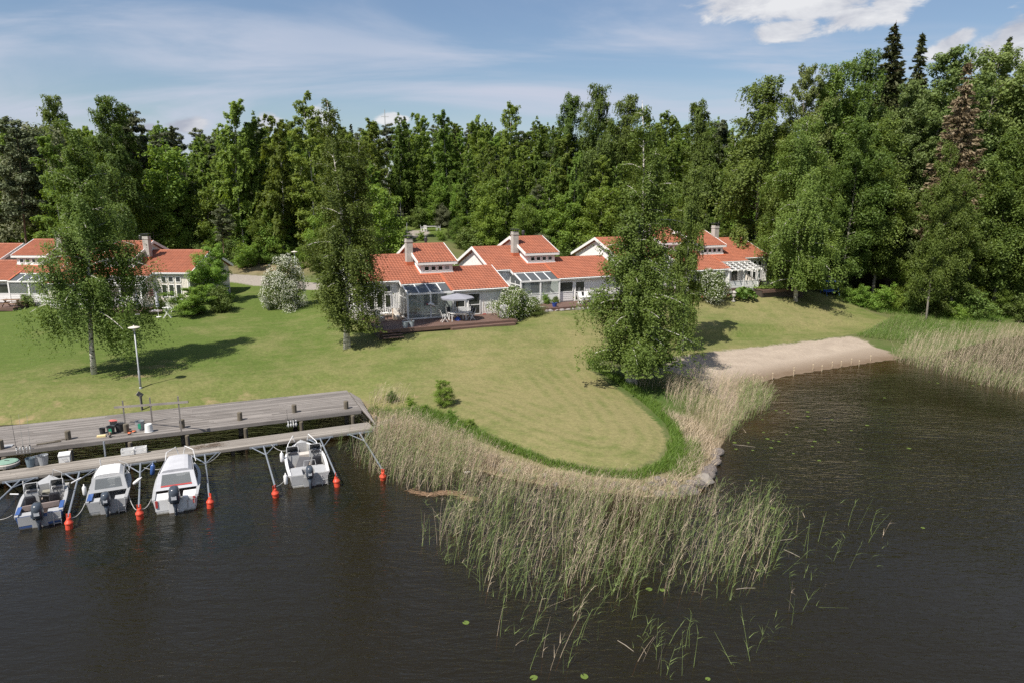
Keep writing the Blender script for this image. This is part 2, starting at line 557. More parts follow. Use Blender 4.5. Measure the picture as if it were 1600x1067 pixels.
def ground_material():
    m, t = new_mat('ground')
    pos = t.n('ShaderNodeNewGeometry').outputs['Position']
    nA = t.noise(pos, 0.16, 4, 0.55)
    nB = t.noise(pos, 0.75, 4, 0.6)
    nC = t.noise(pos, 4.0, 4, 0.65)
    nD = t.noise(t.n('ShaderNodeMapping', {'Vector': pos, 'Scale': (0.5, 2.2, 1), 'Rotation': (0, 0, 0.35)}).outputs[0], 6.0, 3, 0.7)
    sd_l, sd_s, sd_r, green, edge = (t.attr(k) for k in ('sd_lawn', 'sd_sand', 'sd_road', 'green', 'edge'))
    wet = t.attr('height')
    wob = t.math('MULTIPLY', t.math('SUBTRACT', nC, 0.5), 0.9)
    # mown lawn: green to straw
    g = t.math('ADD', green, t.math('MULTIPLY', t.math('SUBTRACT', nA, 0.5), 1.8))
    g = t.math('ADD', g, t.math('MULTIPLY', t.math('SUBTRACT', nB, 0.5), 1.1))
    g = t.math('ADD', g, t.math('MULTIPLY', t.math('SUBTRACT', nD, 0.5), 1.1), clamp=True)
    ring = t.n('ShaderNodeMath', {0: t.math('MULTIPLY', t.math('ADD', edge, t.math('MULTIPLY', nA, 1.6)), 2 * math.pi / 1.0)}, operation='SINE').outputs[0]
    ring = t.math('MULTIPLY', t.math('MULTIPLY', ring, t.ramp(nB, 0.3, 0.6)), t.ramp(t.attr('tongue'), -1.0, 2.0))
    px = t.n('ShaderNodeSeparateXYZ', {0: pos}).outputs
    mow = t.n('ShaderNodeMath', {0: t.math('MULTIPLY', t.math('ADD', t.math('ADD', px[1], t.math('MULTIPLY', px[0], -0.22)), t.math('MULTIPLY', nA, 2.0)), 2 * math.pi / 1.3)}, operation='SINE').outputs[0]
    ring = t.math('ADD', ring, t.math('MULTIPLY', t.math('MULTIPLY', mow, t.ramp(t.attr('tongue'), 0.0, -3.0)), t.ramp(nB, 0.35, 0.7, 0, 0.45)))
    g = t.math('ADD', g, t.math('MULTIPLY', ring, 0.21), clamp=True)
    lawn = t.mix(g, (0.205, 0.182, 0.080), (0.084, 0.120, 0.024))
    fine = t.ramp(t.math('ADD', t.math('MULTIPLY', nC, 0.5), t.math('MULTIPLY', t.noise(pos, 11.0, 3, 0.7), 0.5)), 0.28, 0.72, 0.66, 1.30)
    lawn = t.n('ShaderNodeVectorMath', {0: lawn, 1: t.n('ShaderNodeCombineXYZ', {0: fine, 1: fine, 2: fine}).outputs[0]}, operation='MULTIPLY').outputs[0]
    bare = t.math('MULTIPLY', t.ramp(t.math('ADD', nA, t.math('MULTIPLY', nB, 0.8)), 0.98, 1.16), t.attr('bare'))
    lawn = t.mix(bare, lawn, (0.30, 0.215, 0.125))
    # rough ground: litter, low green
    rough = t.mix(t.ramp(t.math('ADD', nA, t.math('MULTIPLY', nC, 0.5)), 0.55, 0.95), (0.055, 0.095, 0.018), (0.120, 0.115, 0.050))
    bank = t.mix(t.ramp(nB, 0.35, 0.65), (0.255, 0.20, 0.125), (0.17, 0.125, 0.075))
    rough = t.mix(t.attr('bank'), rough, bank)
    col = t.mix(t.ramp(t.math('ADD', sd_l, wob), -0.15, 0.15), rough, lawn)
    road = t.mix(t.ramp(nC, 0.3, 0.7), (0.30, 0.27, 0.23), (0.24, 0.21, 0.185))
    col = t.mix(t.ramp(t.math('ADD', sd_r, wob), -0.2, 0.2), col, road)
    sand = t.mix(t.ramp(t.math('ADD', nB, t.math('MULTIPLY', nC, 0.6)), 0.6, 1.0), (0.370, 0.305, 0.240), (0.295, 0.240, 0.188))
    damp = t.ramp(t.math('ADD', wet, t.math('MULTIPLY', nB, 0.16)), 0.08, 0.34)
    sand = t.mix(damp, (0.155, 0.110, 0.073), sand)
    col = t.mix(t.ramp(t.math('ADD', sd_s, t.math('ADD', t.math('MULTIPLY', wob, 1.5), t.math('MULTIPLY', t.math('SUBTRACT', nB, 0.5), 2.2))), -0.25, 0.3), col, sand)
    # mud on the lake bed, sand where it is shallow off the beach
    mud = t.mix(t.ramp(wet, -0.50, -0.05), (0.030, 0.026, 0.018), t.mix(t.ramp(sd_s, -2.0, 0.5), (0.10, 0.075, 0.045), (0.24, 0.165, 0.105)))
    col = t.mix(t.ramp(wet, -0.03, 0.0), mud, col)
    hgt = t.math('ADD', t.math('MULTIPLY', nC, 0.10), t.math('MULTIPLY', t.noise(pos, 22.0, 2, 0.7), 0.035))
    nb = t.n('ShaderNodeBump', {'Height': hgt, 'Strength': 0.55, 'Distance': 1.0}).outputs[0]
    b = t.n('ShaderNodeBsdfPrincipled', {'Base Color': col, 'Roughness': 0.95, 'Specular IOR Level': 0.15, 'Normal': nb})
    t.n('ShaderNodeOutputMaterial', {0: b})
    return m


def build_ground():
    xs = np.concatenate([[-2400, -1200, -600, -300, -180, -130, -110, -95, -84], np.arange(-76, 78, 0.5), [84, 95, 110, 130, 180, 300, 600, 1200, 2400]])
    ys = np.concatenate([[-2400, -800, -300, -100, -40, -10, 8, 20], np.arange(27, 112, 0.5), np.arange(113, 150, 2.0), [155, 165, 180, 210, 260, 400, 800, 1600, 3000]])
    X, Y = np.meshgrid(xs, ys)
    x, y = X.ravel(), Y.ravel()
    z = ground_z(x, y)
    land = z > 0.02
    z = z + np.where(land, 0.05 * np.sin(x * 0.9 + 1.3 * np.sin(y * .35)) * np.sin(y * 0.7) * np.clip(z - .2, 0, 1), 0)
    sl = poly_sd(x, y, LAWN)
    up = poly_sd(x, y, UPPER)
    ss = poly_sd(x, y, SAND)
    sr = np.maximum(road_sd(x, y), poly_sd(x, y, GRAVEL))
    tg = poly_sd(x, y, TONGUE)
    lawn = np.maximum(sl, up)
    shore = poly_sd(x, y, SHORE_POLY)
    green = 0.20 + 0.66 * np.clip((-4 - x) / 22, 0, 1) * np.clip((y - 42) / 12, 0, 1)
    green = np.where(up > -3, 0.95, green)
    green -= 0.22 * np.clip(tg / 3.0, -1, 0.6)
    dock_bare = np.exp(-((y - 44.0 - 0.02 * (x + 20)) / 4.2) ** 2) * (x < -6)
    bare = np.clip(dock_bare * 1.3 + np.exp(-((x + 26) ** 2 + (y - 48) ** 2) / 12), 0, 1)
    bank = np.clip(1.0 - shore / 3.5, 0, 1) * (x > -14) * (x < 28) + np.exp(-((x + 33) ** 2 / 60 + (y - 93) ** 2 / 20)) * .9
    attrs = dict(sd_lawn=lawn, sd_sand=ss, sd_road=sr, green=green, edge=np.clip(sl, -5, 30), height=z, tongue=tg, bare=bare, bank=np.clip(bank, 0, 1))
    nx, ny = len(xs), len(ys)
    i = np.arange(nx * ny).reshape(ny, nx)
    Q = np.stack([i[:-1, :-1], i[:-1, 1:], i[1:, 1:], i[1:, :-1]], -1).reshape(-1, 4)
    f = lambda a: a[Q].mean(1)
    fz, fl, fs, fr = f(z), f(lawn), f(ss), f(sr)
    zone = np.zeros(len(Q), int)
    zone[fl > 0] = 1
    zone[fr > 0] = 2
    zone[(fs > 0) & (fz > 0)] = 3
    zone[fz < 0] = 4
    mat = ground_material()
    V = np.stack([x, y, z], -1)
    for k, nm in enumerate(('ground', 'lawn', 'road', 'beach', 'lake_bed')):
        q = Q[zone == k]
        used, inv = np.unique(q, return_inverse=True)
        me = np_mesh(nm, V[used], inv.reshape(-1, 4), {a: b[used] for a, b in attrs.items()})
        o = link(nm, me, mat, smooth=True)
        tag(o, kind='structure')


def water_material():
    m, t = new_mat('water')
    pos = t.n('ShaderNodeNewGeometry').outputs['Position']
    w1 = t.n('ShaderNodeMapping', {'Vector': pos, 'Rotation': (0, 0, math.radians(-24)), 'Scale': (0.55, 1.5, 1)}).outputs[0]
    a = t.noise(w1, 0.95, 3, 0.5, 0.8)
    b_ = t.noise(t.n('ShaderNodeMapping', {'Vector': pos, 'Rotation': (0, 0, math.radians(-42)), 'Scale': (0.5, 1.6, 1)}).outputs[0], 4.4, 3, 0.55, 0.5)
    calm = t.noise(pos, 0.07, 3, 0.5)
    h = t.math('ADD', t.math('MULTIPLY', a, 0.10), t.math('MULTIPLY', b_, 0.055))
    h = t.math('MULTIPLY', h, t.ramp(calm, 0.35, 0.65, 0.35, 1.2))
    nb = t.n('ShaderNodeBump', {'Height': h, 'Strength': 0.8, 'Distance': 1.0}).outputs[0]
    fr = t.n('ShaderNodeFresnel', {'IOR': 1.333, 'Normal': nb}).outputs[0]
    glossy = t.n('ShaderNodeBsdfGlossy', {'Color': (1, 1, 1), 'Roughness': 0.085, 'Normal': nb})
    # humic lake water: brown, clear for a hand's depth only
    tr = t.n('ShaderNodeBsdfTransparent', {'Color': (0.62, 0.42, 0.17)})
    df = t.n('ShaderNodeBsdfDiffuse', {'Color': (0.022, 0.0215, 0.0125)})
    body = t.n('ShaderNodeMixShader', {0: 0.46, 1: tr, 2: df})
    mix = t.n('ShaderNodeMixShader', {0: fr, 1: body, 2: glossy})
    t.n('ShaderNodeOutputMaterial', {0: mix})
    return m


def build_water():
    xs = np.concatenate([[-2400, -400], np.linspace(-120, 120, 25), [400, 2400]])
    ys = np.concatenate([[-2400, -400, -60], np.linspace(0, 110, 12)])
    X, Y = np.meshgrid(xs, ys)
    V = np.stack([X.ravel(), Y.ravel(), np.zeros(X.size)], -1)
    i = np.arange(X.size).reshape(X.shape)
    Q = np.stack([i[:-1, :-1], i[:-1, 1:], i[1:, 1:], i[1:, :-1]], -1).reshape(-1, 4)
    o = link('water', np_mesh('water', V, Q), water_material())
    tag(o, kind='structure')


build_ground()
build_water()
# ------------------------------------------------------------------ vegetation
def leaf_mat(name, c_dark, c_light, trans=0.35, hue=0.02, rough=0.55, val=0.25):
    """leaves: each leaf has its own tone, each tree its own cast; light passes through the blade"""
    m, t = new_mat(name)
    tone = t.attr('tone')
    col = t.mix(tone, c_dark, c_light)
    rnd = t.n('ShaderNodeObjectInfo').outputs['Random']
    col = t.n('ShaderNodeHueSaturation', {'Hue': t.ramp(rnd, 0, 1, 0.5 - hue, 0.5 + hue), 'Saturation': 1.0,
                                          'Value': t.ramp(t.math('FRACT', t.math('MULTIPLY', rnd, 7.3)), 0, 1, 1 - val, 1 + val), 'Color': col}).outputs[0]
    b = t.n('ShaderNodeBsdfPrincipled', {'Base Color': col, 'Roughness': rough, 'Specular IOR Level': 0.28})
    tc = t.n('ShaderNodeHueSaturation', {'Hue': 0.485, 'Saturation': 1.1, 'Value': 1.25, 'Color': col}).outputs[0]
    tl = t.n('ShaderNodeBsdfTranslucent', {'Color': tc})
    t.n('ShaderNodeOutputMaterial', {0: t.n('ShaderNodeMixShader', {0: trans, 1: b, 2: tl})})
    return m


L_BIRCH = leaf_mat('birch_leaf', (0.086, 0.138, 0.024), (0.185, 0.248, 0.055), 0.40, 0.012)
L_FOREST = leaf_mat('forest_birch_leaf', (0.122, 0.190, 0.030), (0.232, 0.312, 0.064), 0.50, 0.014, val=0.22)
L_FRESH = leaf_mat('fresh_leaf', (0.125, 0.215, 0.030), (0.245, 0.345, 0.066), 0.44, 0.012, val=0.15)
L_ASPEN = leaf_mat('aspen_leaf', (0.115, 0.165, 0.042), (0.245, 0.300, 0.095), 0.38, 0.012, val=0.15)
L_SPRUCE = leaf_mat('spruce_needle', (0.032, 0.048, 0.016), (0.080, 0.092, 0.030), 0.10, 0.01, val=0.2)
L_PINE = leaf_mat('pine_needle', (0.050, 0.066, 0.028), (0.110, 0.125, 0.055), 0.12, 0.012, val=0.2)
L_BROWN = leaf_mat('browned_needle', (0.150, 0.118, 0.066), (0.270, 0.215, 0.130), 0.15, 0.006, val=0.05)
L_WILLOW = leaf_mat('grey_leaf', (0.105, 0.125, 0.060), (0.205, 0.215, 0.120), 0.30, 0.012, val=0.15)
L_BUSH = leaf_mat('bush_leaf', (0.075, 0.120, 0.024), (0.165, 0.220, 0.052), 0.36, 0.012, val=0.15)
L_BLOSSOM = leaf_mat('white_blossom', (0.48, 0.48, 0.37), (0.70, 0.70, 0.61), 0.25, 0.004, val=0.05)
L_HOSTA = leaf_mat('broad_leaf', (0.055, 0.120, 0.018), (0.140, 0.230, 0.045), 0.30, 0.006, val=0.05)
L_GRASS = leaf_mat('tall_grass_blade', (0.085, 0.165, 0.020), (0.190, 0.270, 0.055), 0.35, 0.0, val=0.0)


def reed_mat():
    m, t = new_mat('reed')
    tone = t.attr('tone')
    col = t.mix(t.ramp(tone, 0.40, 0.60), (0.185, 0.240, 0.080), (0.520, 0.420, 0.300))
    v = t.ramp(t.math('FRACT', t.math('MULTIPLY', tone, 37.0)), 0, 1, 0.72, 1.25)
    col = t.n('ShaderNodeHueSaturation', {'Value': v, 'Color': col}).outputs[0]
    b = t.n('ShaderNodeBsdfPrincipled', {'Base Color': col, 'Roughness': 0.6, 'Specular IOR Level': 0.25})
    tl = t.n('ShaderNodeBsdfTranslucent', {'Color': col})
    t.n('ShaderNodeOutputMaterial', {0: t.n('ShaderNodeMixShader', {0: 0.3, 1: b, 2: tl})})
    return m


def bark_mat(name, c1, c2, marks=None, scale=3.0):
    m, t = new_mat(name)
    co = t.n('ShaderNodeTexCoord').outputs['Object']
    st = t.n('ShaderNodeMapping', {'Vector': co, 'Scale': (2.5, 2.5, 1.0)}).outputs[0]
    col = t.mix(t.ramp(t.noise(st, scale, 4), 0.35, 0.65), c1, c2)
    if marks:
        mk = t.n('ShaderNodeMapping', {'Vector': co, 'Scale': (1.3, 1.3, 3.6)}).outputs[0]
        n = t.noise(mk, 2.6, 5, 0.65)
        col = t.mix(t.ramp(n, 0.54, 0.60), col, marks)
    nb = t.n('ShaderNodeBump', {'Height': t.noise(st, scale * 3, 3), 'Strength': 0.5, 'Distance': 0.03}).outputs[0]
    b = t.n('ShaderNodeBsdfPrincipled', {'Base Color': col, 'Roughness': 0.85, 'Specular IOR Level': 0.2, 'Normal': nb})
    t.n('ShaderNodeOutputMaterial', {0: b})
    return m


B_BIRCH = bark_mat('birch_bark', (0.66, 0.62, 0.56), (0.50, 0.46, 0.42), (0.045, 0.04, 0.035))
B_GREY = bark_mat('grey_bark', (0.30, 0.27, 0.23), (0.19, 0.17, 0.14))
B_PINE = bark_mat('pine_bark', (0.27, 0.17, 0.11), (0.15, 0.11, 0.085))
B_STEM = bark_mat('shrub_stem', (0.16, 0.12, 0.08), (0.10, 0.08, 0.06))


def unit(rg, n):
    v = rg.normal(size=(n, 3))
    return v / np.linalg.norm(v, axis=1, keepdims=True)


def leaf_mesh(name, pos, size, rg, up=0.5, aspect=0.55, tone=None, axis=None, outward=None):
    """rhombic leaves at pos; 'up' biases their faces to the sky, 'outward' away from the crown's axis"""
    n = len(pos)
    nrm = unit(rg, n)
    nrm[:, 2] += up
    if outward is not None:
        nrm += outward
    nrm /= np.linalg.norm(nrm, axis=1, keepdims=True)
    a = unit(rg, n) if axis is None else axis + unit(rg, n) * 0.5
    a -= nrm * (a * nrm).sum(1, keepdims=True)
    a /= np.linalg.norm(a, axis=1, keepdims=True) + 1e-9
    b = np.cross(nrm, a)
    s = np.asarray(size).reshape(-1, 1) * np.ones((n, 1))
    V = np.empty((n, 4, 3))
    V[:, 0] = pos - a * s * 0.5
    V[:, 1] = pos + b * s * 0.5 * aspect
    V[:, 2] = pos + a * s * 0.5
    V[:, 3] = pos - b * s * 0.5 * aspect
    tn = rg.random(n) if tone is None else tone
    return np_mesh(name, V.reshape(-1, 3), np.arange(4 * n).reshape(n, 4), {'tone': np.repeat(tn, 4)})


def trunk_path(rg, H, wob=0.25, lean=(0, 0), n=9):
    ph = rg.random(4) * 6.28
    p = []
    for i in range(n):
        t = i / (n - 1)
        p.append((wob * (math.sin(ph[0] + 4.5 * t) - math.sin(ph[0])) + lean[0] * t * t * H, wob * (math.sin(ph[1] + 3.8 * t) - math.sin(ph[1])) + lean[1] * t * t * H, t * H))
    return np.array(p)


def path_at(path, h):
    zs = path[:, 2]
    return np.stack([np.interp(h, zs, path[:, 0]), np.interp(h, zs, path[:, 1]), h], -1)


class Crown:
    """limbs on one or more stems, clusters of twigs on the limbs, leaves on the twigs"""
    def __init__(self, seed, H, base, R, prof, nlimb, el=(35, 65), droop=0.25, cl_per=6, cl_r=0.22, wind=(0, 0, 0), stems=None, r0=0.16, wob=0.25):
        rg = self.rg = np.random.default_rng(seed)
        self.H, self.r0 = H, r0
        self.stems = stems or [((0, 0), (0, 0), 1.0)]
        self.paths, self.limbs = [], []
        cl, cw, clr = [], [], []
        for (off, lean, hs) in self.stems:
            path = trunk_path(rg, H * hs, wob, lean)
            path[:, 0] += off[0]
            path[:, 1] += off[1]
            self.paths.append(path)
            for i in range(nlimb):
                t = (i + rg.random()) / nlimb
                h = H * hs * (base + (0.985 - base) * t)
                az = i * 2.39996 + rg.normal() * 0.35
                L = R * prof(t) * rg.uniform(0.62, 1.18) * (1.0 if hs > 0.9 else 0.85)
                e = math.radians(el[0] + (el[1] - el[0]) * t + rg.normal() * 6)
                p0 = path_at(path, np.array([h]))[0]
                d = np.array((math.cos(az), math.sin(az)))
                s = np.linspace(0, 1, 6)
                pts = np.stack([p0[0] + d[0] * L * s, p0[1] + d[1] * L * s, p0[2] + L * (math.tan(e) * 0.62 * s - (droop + math.tan(e) * 0.12) * s ** 2)], -1)
                pts += np.array(wind) * L * (s ** 2)[:, None]
                self.limbs.append((pts, max(0.012, 0.030 * L / 2.5 + 0.012)))
                k = max(2, int(cl_per * (0.5 + L / R)))
                for j in range(k):
                    q = 0.22 + 0.78 * (j + rg.random()) / k
                    c = np.array([np.interp(q, s, pts[:, a]) for a in range(3)])
                    rad = cl_r * (0.38 * R + 0.68 * L) * rg.uniform(0.6, 1.25)
                    rad = max(rad, 0.10 * R)
                    c += unit(rg, 1)[0] * rad * 0.7 * np.array((1, 1, .7))
                    cl.append(c)
                    clr.append(rad)
                    cw.append(rad ** 1.35 * rg.uniform(0.45, 1.55))
        self.cl, self.clr = np.array(cl), np.array(clr)
        self.cw = np.array(cw) / np.sum(cw)
        self.ctone = np.clip(rg.normal(0.5, 0.22, len(cl)), 0, 1)

    def pick(self, n):
        rg = self.rg
        k = rg.choice(len(self.cl), n, p=self.cw)
        return k

    def blobs(self, n, flat=0.8):
        """leaves filling each cluster, denser on its shell"""
        rg = self.rg
        k = self.pick(n)
        r = self.clr[k] * rg.random(n) ** 0.42
        d = unit(rg, n)
        d[:, 2] *= flat
        self.out = d
        return self.cl[k] + d * r[:, None], self.tones(k)

    def strands(self, n, length=(0.5, 1.5), per=14, sway=(0, 0)):
        """hanging twigs below each cluster"""
        rg = self.rg
        ns = max(1, n // per)
        ks = self.pick(ns)
        root = self.cl[ks] + unit(rg, ns) * (self.clr[ks] * rg.random(ns) ** 0.5)[:, None] * np.array((1, 1, 0.6))
        ln = rg.uniform(length[0], length[1], ns) * np.clip(self.clr[ks] / np.median(self.clr), 0.5, 1.6)
        sid = np.repeat(np.arange(ns), per)
        q = rg.random(len(sid)) ** 0.8
        sw = unit(rg, ns) * 0.25
        p = root[sid].copy()
        p[:, 2] -= ln[sid] * q
        p[:, :2] += (sw[sid, :2] + np.array(sway)) * (ln[sid] * q)[:, None]
        p += rg.normal(size=p.shape) * 0.055
        o = root[sid] - np.array((0, 0, 0))
        o[:, 2] = 0
        self.out = o / (np.linalg.norm(o, axis=1, keepdims=True) + .3) * 1.3
        return p, self.tones(ks[sid])

    def tones(self, k):
        return np.clip(self.ctone[k] * 0.6 + self.rg.random(len(k)) * 0.5 - 0.05, 0, 1)

    def wood(self, limb_scale=1.0, n=7, minr=0.0, thick=1.0):
        tr, br = MB(), MB()
        for (off, lean, hs), path in zip(self.stems, self.paths):
            r = [max(0.012, self.r0 * thick * (1.25 if i == 0 else 1) * hs * (1 - i / (len(path) - 1)) ** 0.85) for i in range(len(path))]
            p = [tuple(x) for x in path]
            p[0] = (p[0][0], p[0][1], -0.4)
            tr.tube(p, r, n)
        for pts, r in self.limbs:
            if r < minr: continue
            br.tube([tuple(x) for x in pts[::1]], [r * limb_scale * (1 - 0.85 * i / (len(pts) - 1)) for i in range(len(pts))], 4, cap=False)
        return tr, br


PROF = {
    'egg2': lambda t: (0.72 + 0.28 * math.sin(min(1, t * 3) * math.pi / 2)) * (1 - t ** 2.2) ** 0.8 * 0.95 + 0.06,
    'taper': lambda t: (0.7 + 0.3 * math.sin(min(1, t * 4) * math.pi / 2)) * (1 - t) ** 0.85 + 0.12,
    'birch': lambda t: (0.55 + 0.45 * math.sin(min(1, t * 2.6) * math.pi / 2)) * (1 - t) ** 0.62 + 0.10,
    'egg': lambda t: math.sin(math.pi * (0.12 + 0.86 * t) ** 0.8) ** 0.7 * 0.95 + 0.06,
    'slim': lambda t: (0.6 + 0.4 * math.sin(min(1, t * 3) * math.pi / 2)) * (1 - t) ** 0.40 * 0.88 + 0.12,
    'cone': lambda t: (1 - t) ** 0.9 + 0.03,
    'pine': lambda t: math.sin(math.pi * (0.2 + 0.78 * t)) ** 0.6,
}
PROTO = {}


def make_proto(key, name, crown, pos, tone, size, leafmat, bark, up=0.5, aspect=0.55, axis=None, outw=1.0, limb=1.0, thick=1.0, minr=0.0, joined=False):
    out = None
    if crown.out is not None:
        out = crown.out * outw
    me = leaf_mesh(key + '_crown', pos, size, crown.rg, up, aspect, tone, axis, out)
    me.materials.append(leafmat)
    tr, br = crown.wood(limb, 7 if not joined else 5, minr, thick)
    meshes = [('crown', me)]
    def mk(mb, nm):
        m = bpy.data.meshes.new(key + '_' + nm)
        m.from_pydata(mb.v, [], mb.f)
        m.materials.append(bark)
        m.polygons.foreach_set('use_smooth', np.ones(len(m.polygons), dtype=bool))
        m.update()
        return m
    if joined:
        tr.add(br.v, br.f)
        meshes.append(('trunk', mk(tr, 'trunk')))
    else:
        meshes.append(('trunk', mk(tr, 'trunk')))
        if br.v: meshes.append(('branches', mk(br, 'branches')))
    PROTO[key] = (name, float(np.percentile(pos[:, 2], 99.6)), meshes)


def plant(key, loc, height, rz=0.0, label=None, cat='tree', group=None, wide=1.0, name=None, tilt=(0, 0)):
    nm, H, meshes = PROTO[key]
    s = height / H
    root = bpy.data.objects.new(name or nm, None)
    C.objects.link(root)
    root.empty_display_size = 0.3
    root.location = loc
    root.rotation_euler = (tilt[0], tilt[1], rz)
    root.scale = (s * wide, s * wide, s)
    tag(root, label, cat, group)
    for pn, me in meshes:
        o = bpy.data.objects.new(pn, me)
        C.objects.link(o)
        o.parent = root
    return root


def birch_proto(key, seed, H, base, R, nleaf, size, nlimb, joined, prof='birch', leaf=None, hang=(0.6, 1.7), frac=0.7, droop=0.45, stems=None, el=(28, 62), sway=(0.22, 0.05), r0=0.17, wob=0.3, cl_r=0.2, thick=1.0):
    c = Crown(seed, H, base, R, PROF[prof], nlimb, el, droop, 8 if joined else 6, cl_r, (0.10, 0.02, 0), stems, r0, wob)
    p1, t1 = c.strands(int(nleaf * frac), hang, 16, sway)
    o1 = c.out
    p2, t2 = c.blobs(int(nleaf * (1 - frac)), 0.7)
    c.out = np.vstack([o1, c.out * 1.1])
    pos = np.vstack([p1, p2])
    pos[:, 2] = np.maximum(pos[:, 2], 0.08 * H)
    tone = np.concatenate([t1, t2])
    make_proto(key, 'birch_tree', c, pos, tone, size * c.rg.uniform(0.7, 1.3, len(pos)), leaf or L_BIRCH, B_BIRCH, 0.95, 0.6, joined=joined, thick=thick, limb=1.0 if joined else 1.5, minr=0.02 if joined else 0.0)


def leafy_proto(key, name, seed, H, base, R, nleaf, size, nlimb, prof, leaf, bark, joined, el=(20, 70), droop=0.1, wind=(0, 0, 0), cl_r=0.26, stems=None, r0=0.15, cl_per=6, thick=1.0, flat=0.8):
    c = Crown(seed, H, base, R, PROF[prof], nlimb, el, droop, cl_per, cl_r, wind, stems, r0)
    pos, tone = c.blobs(nleaf, flat)
    pos[:, 2] = np.maximum(pos[:, 2], 0.03 * H)
    make_proto(key, name, c, pos, tone, size * c.rg.uniform(0.7, 1.3, len(pos)), leaf, bark, 0.85, 0.62, joined=joined, thick=thick, minr=0.02 if joined else 0.0)


def spruce_proto(key, seed, H, base, R, nneedle, size, leaf, name='spruce_tree', gaps=0.0, joined=True):
    rg = np.random.default_rng(seed)
    c = Crown(seed, H, base, R, PROF['cone'], 3, (0, 0), 0.2, 2, 0.2, r0=0.20, wob=0.08)
    c.limbs = []
    P_, A_, T_ = [], [], []
    zs = np.sort(np.concatenate([np.arange(base * H, H * 0.99, H / 62), rg.uniform(H * .5, H * .97, 14)]))
    tot = 0
    rows = []
    for z in zs:
        t = (z - base * H) / (H * (1 - base))
        nb = rg.integers(5, 8)
        if rg.random() < gaps: nb = rg.integers(1, 3)
        a0 = rg.random() * 6.28
        for k in range(nb):
            L = R * ((1 - t) ** 0.85 + 0.04) * rg.uniform(0.65, 1.15)
            rows.append((z + rg.normal() * .12, a0 + 6.28 * k / nb + rg.normal() * 0.2, L, rg.random()))
            tot += L ** 1.3
    for z, az, L, tn in rows:
        m = max(8, int(nneedle * L ** 1.3 / tot))
        s = rg.random(m) ** 0.7
        d = np.array((math.cos(az), math.sin(az)))
        side = rg.normal(size=m) * 0.16 * L * (1.1 - s)
        x = d[0] * L * s - d[1] * side
        y = d[1] * L * s + d[0] * side
        zz = z - 0.42 * L * s + 0.30 * L * s ** 2 - np.abs(rg.normal(size=m)) * 0.10 * L
        P_.append(np.stack([x, y, zz], -1))
        A_.append(np.stack([np.full(m, d[0]) - d[1] * side / L, np.full(m, d[1]) + d[0] * side / L, np.full(m, -0.25)], -1))
        T_.append(np.clip(0.15 + 0.7 * s + 0.25 * (tn - .5) + rg.normal(size=m) * 0.15, 0, 1))
        q = np.linspace(0, 1, 4)
        c.limbs.append((np.stack([d[0] * L * q, d[1] * L * q, z - 0.42 * L * q + 0.30 * L * q ** 2], -1), 0.03))
    pos = np.vstack(P_)
    c.out = None
    make_proto(key, name, c, pos, np.concatenate(T_), size * rg.uniform(0.7, 1.4, len(pos)), leaf, B_PINE, 0.9, 0.35, axis=np.vstack(A_), joined=joined)


# prototypes for the near trees, one each
birch_proto('near_left', 21, 17.5, 0.23, 3.9, 88000, 0.142, 46, False, hang=(0.8, 2.4), frac=0.78, droop=0.42, el=(30, 66), r0=0.19, prof='taper')
birch_proto('near_mid', 34, 18.5, 0.13, 3.1, 80000, 0.140, 36, False, hang=(0.6, 1.7), frac=0.66, droop=0.35, el=(30, 64), r0=0.19,
            stems=[((0, 0), (-0.012, 0), 1.0), ((0.25, 0.1), (0.06, 0.02), 0.84)])
birch_proto('near_shore', 47, 18.5, 0.08, 3.8, 115000, 0.140, 40, False, hang=(0.5, 1.7), frac=0.62, droop=0.38, el=(24, 62), r0=0.22, prof='taper',
            stems=[((0, 0), (-0.01, 0), 1.0), ((0.3, 0.1), (0.07, 0.03), 0.84), ((-0.2, 0.15), (-0.08, 0.02), 0.62)])
birch_proto('near_beach', 58, 22.0, 0.10, 6.6, 110000, 0.205, 46, False, hang=(0.9, 2.6), frac=0.75, droop=0.5, r0=0.26)
# the forest
for i in range(5):
    birch_proto('forest_birch_%d' % i, 100 + i, 20, (0.22, 0.12, 0.28, 0.18, 0.10)[i], (3.0, 3.5, 2.7, 3.2, 3.8)[i], 24000, 0.27, 40, True, prof='slim' if i != 4 else 'birch',
                leaf=L_FOREST, hang=(0.5, 1.3), frac=0.40, droop=0.2, el=(38, 66), sway=(0.3, 0.1), r0=0.13, cl_r=0.165, thick=1.0)
for i in range(3):
    birch_proto('hang_birch_%d' % i, 140 + i, 24, 0.10, (5.2, 5.6, 4.8)[i], 62000, 0.235, 46, True, prof='birch', leaf=L_BIRCH, hang=(0.9, 2.4), frac=0.7, droop=0.4, el=(34, 64), r0=0.22, cl_r=0.165)
for i in range(3):
    leafy_proto('aspen_%d' % i, 'aspen_tree', 160 + i, 24, 0.12, (5.2, 5.8, 4.8)[i], 50000, 0.26, 46, 'egg', L_ASPEN, B_GREY, True, (30, 62), 0.0, (0.36, 0.0, 0.12), 0.17, r0=0.2, cl_per=8)
for i in range(2):
    leafy_proto('alder_%d' % i, 'alder_tree', 170 + i, 20, 0.13, (4.2, 3.8)[i], 52000, 0.225, 50, 'egg2', L_BIRCH, B_GREY, True, (28, 64), 0.22, (0.14, 0, 0.05), 0.21, r0=0.2, cl_per=9, flat=1.25)
for i in range(3):
    leafy_proto('young_%d' % i, 'broadleaf_tree', 180 + i, 10, 0.05, (2.9, 3.5, 3.2)[i], 11000, 0.27, 26, 'egg', (L_FRESH, L_FRESH, L_FOREST)[i], B_GREY, True, (15, 65), 0.1, (0, 0, 0), 0.30, r0=0.09)
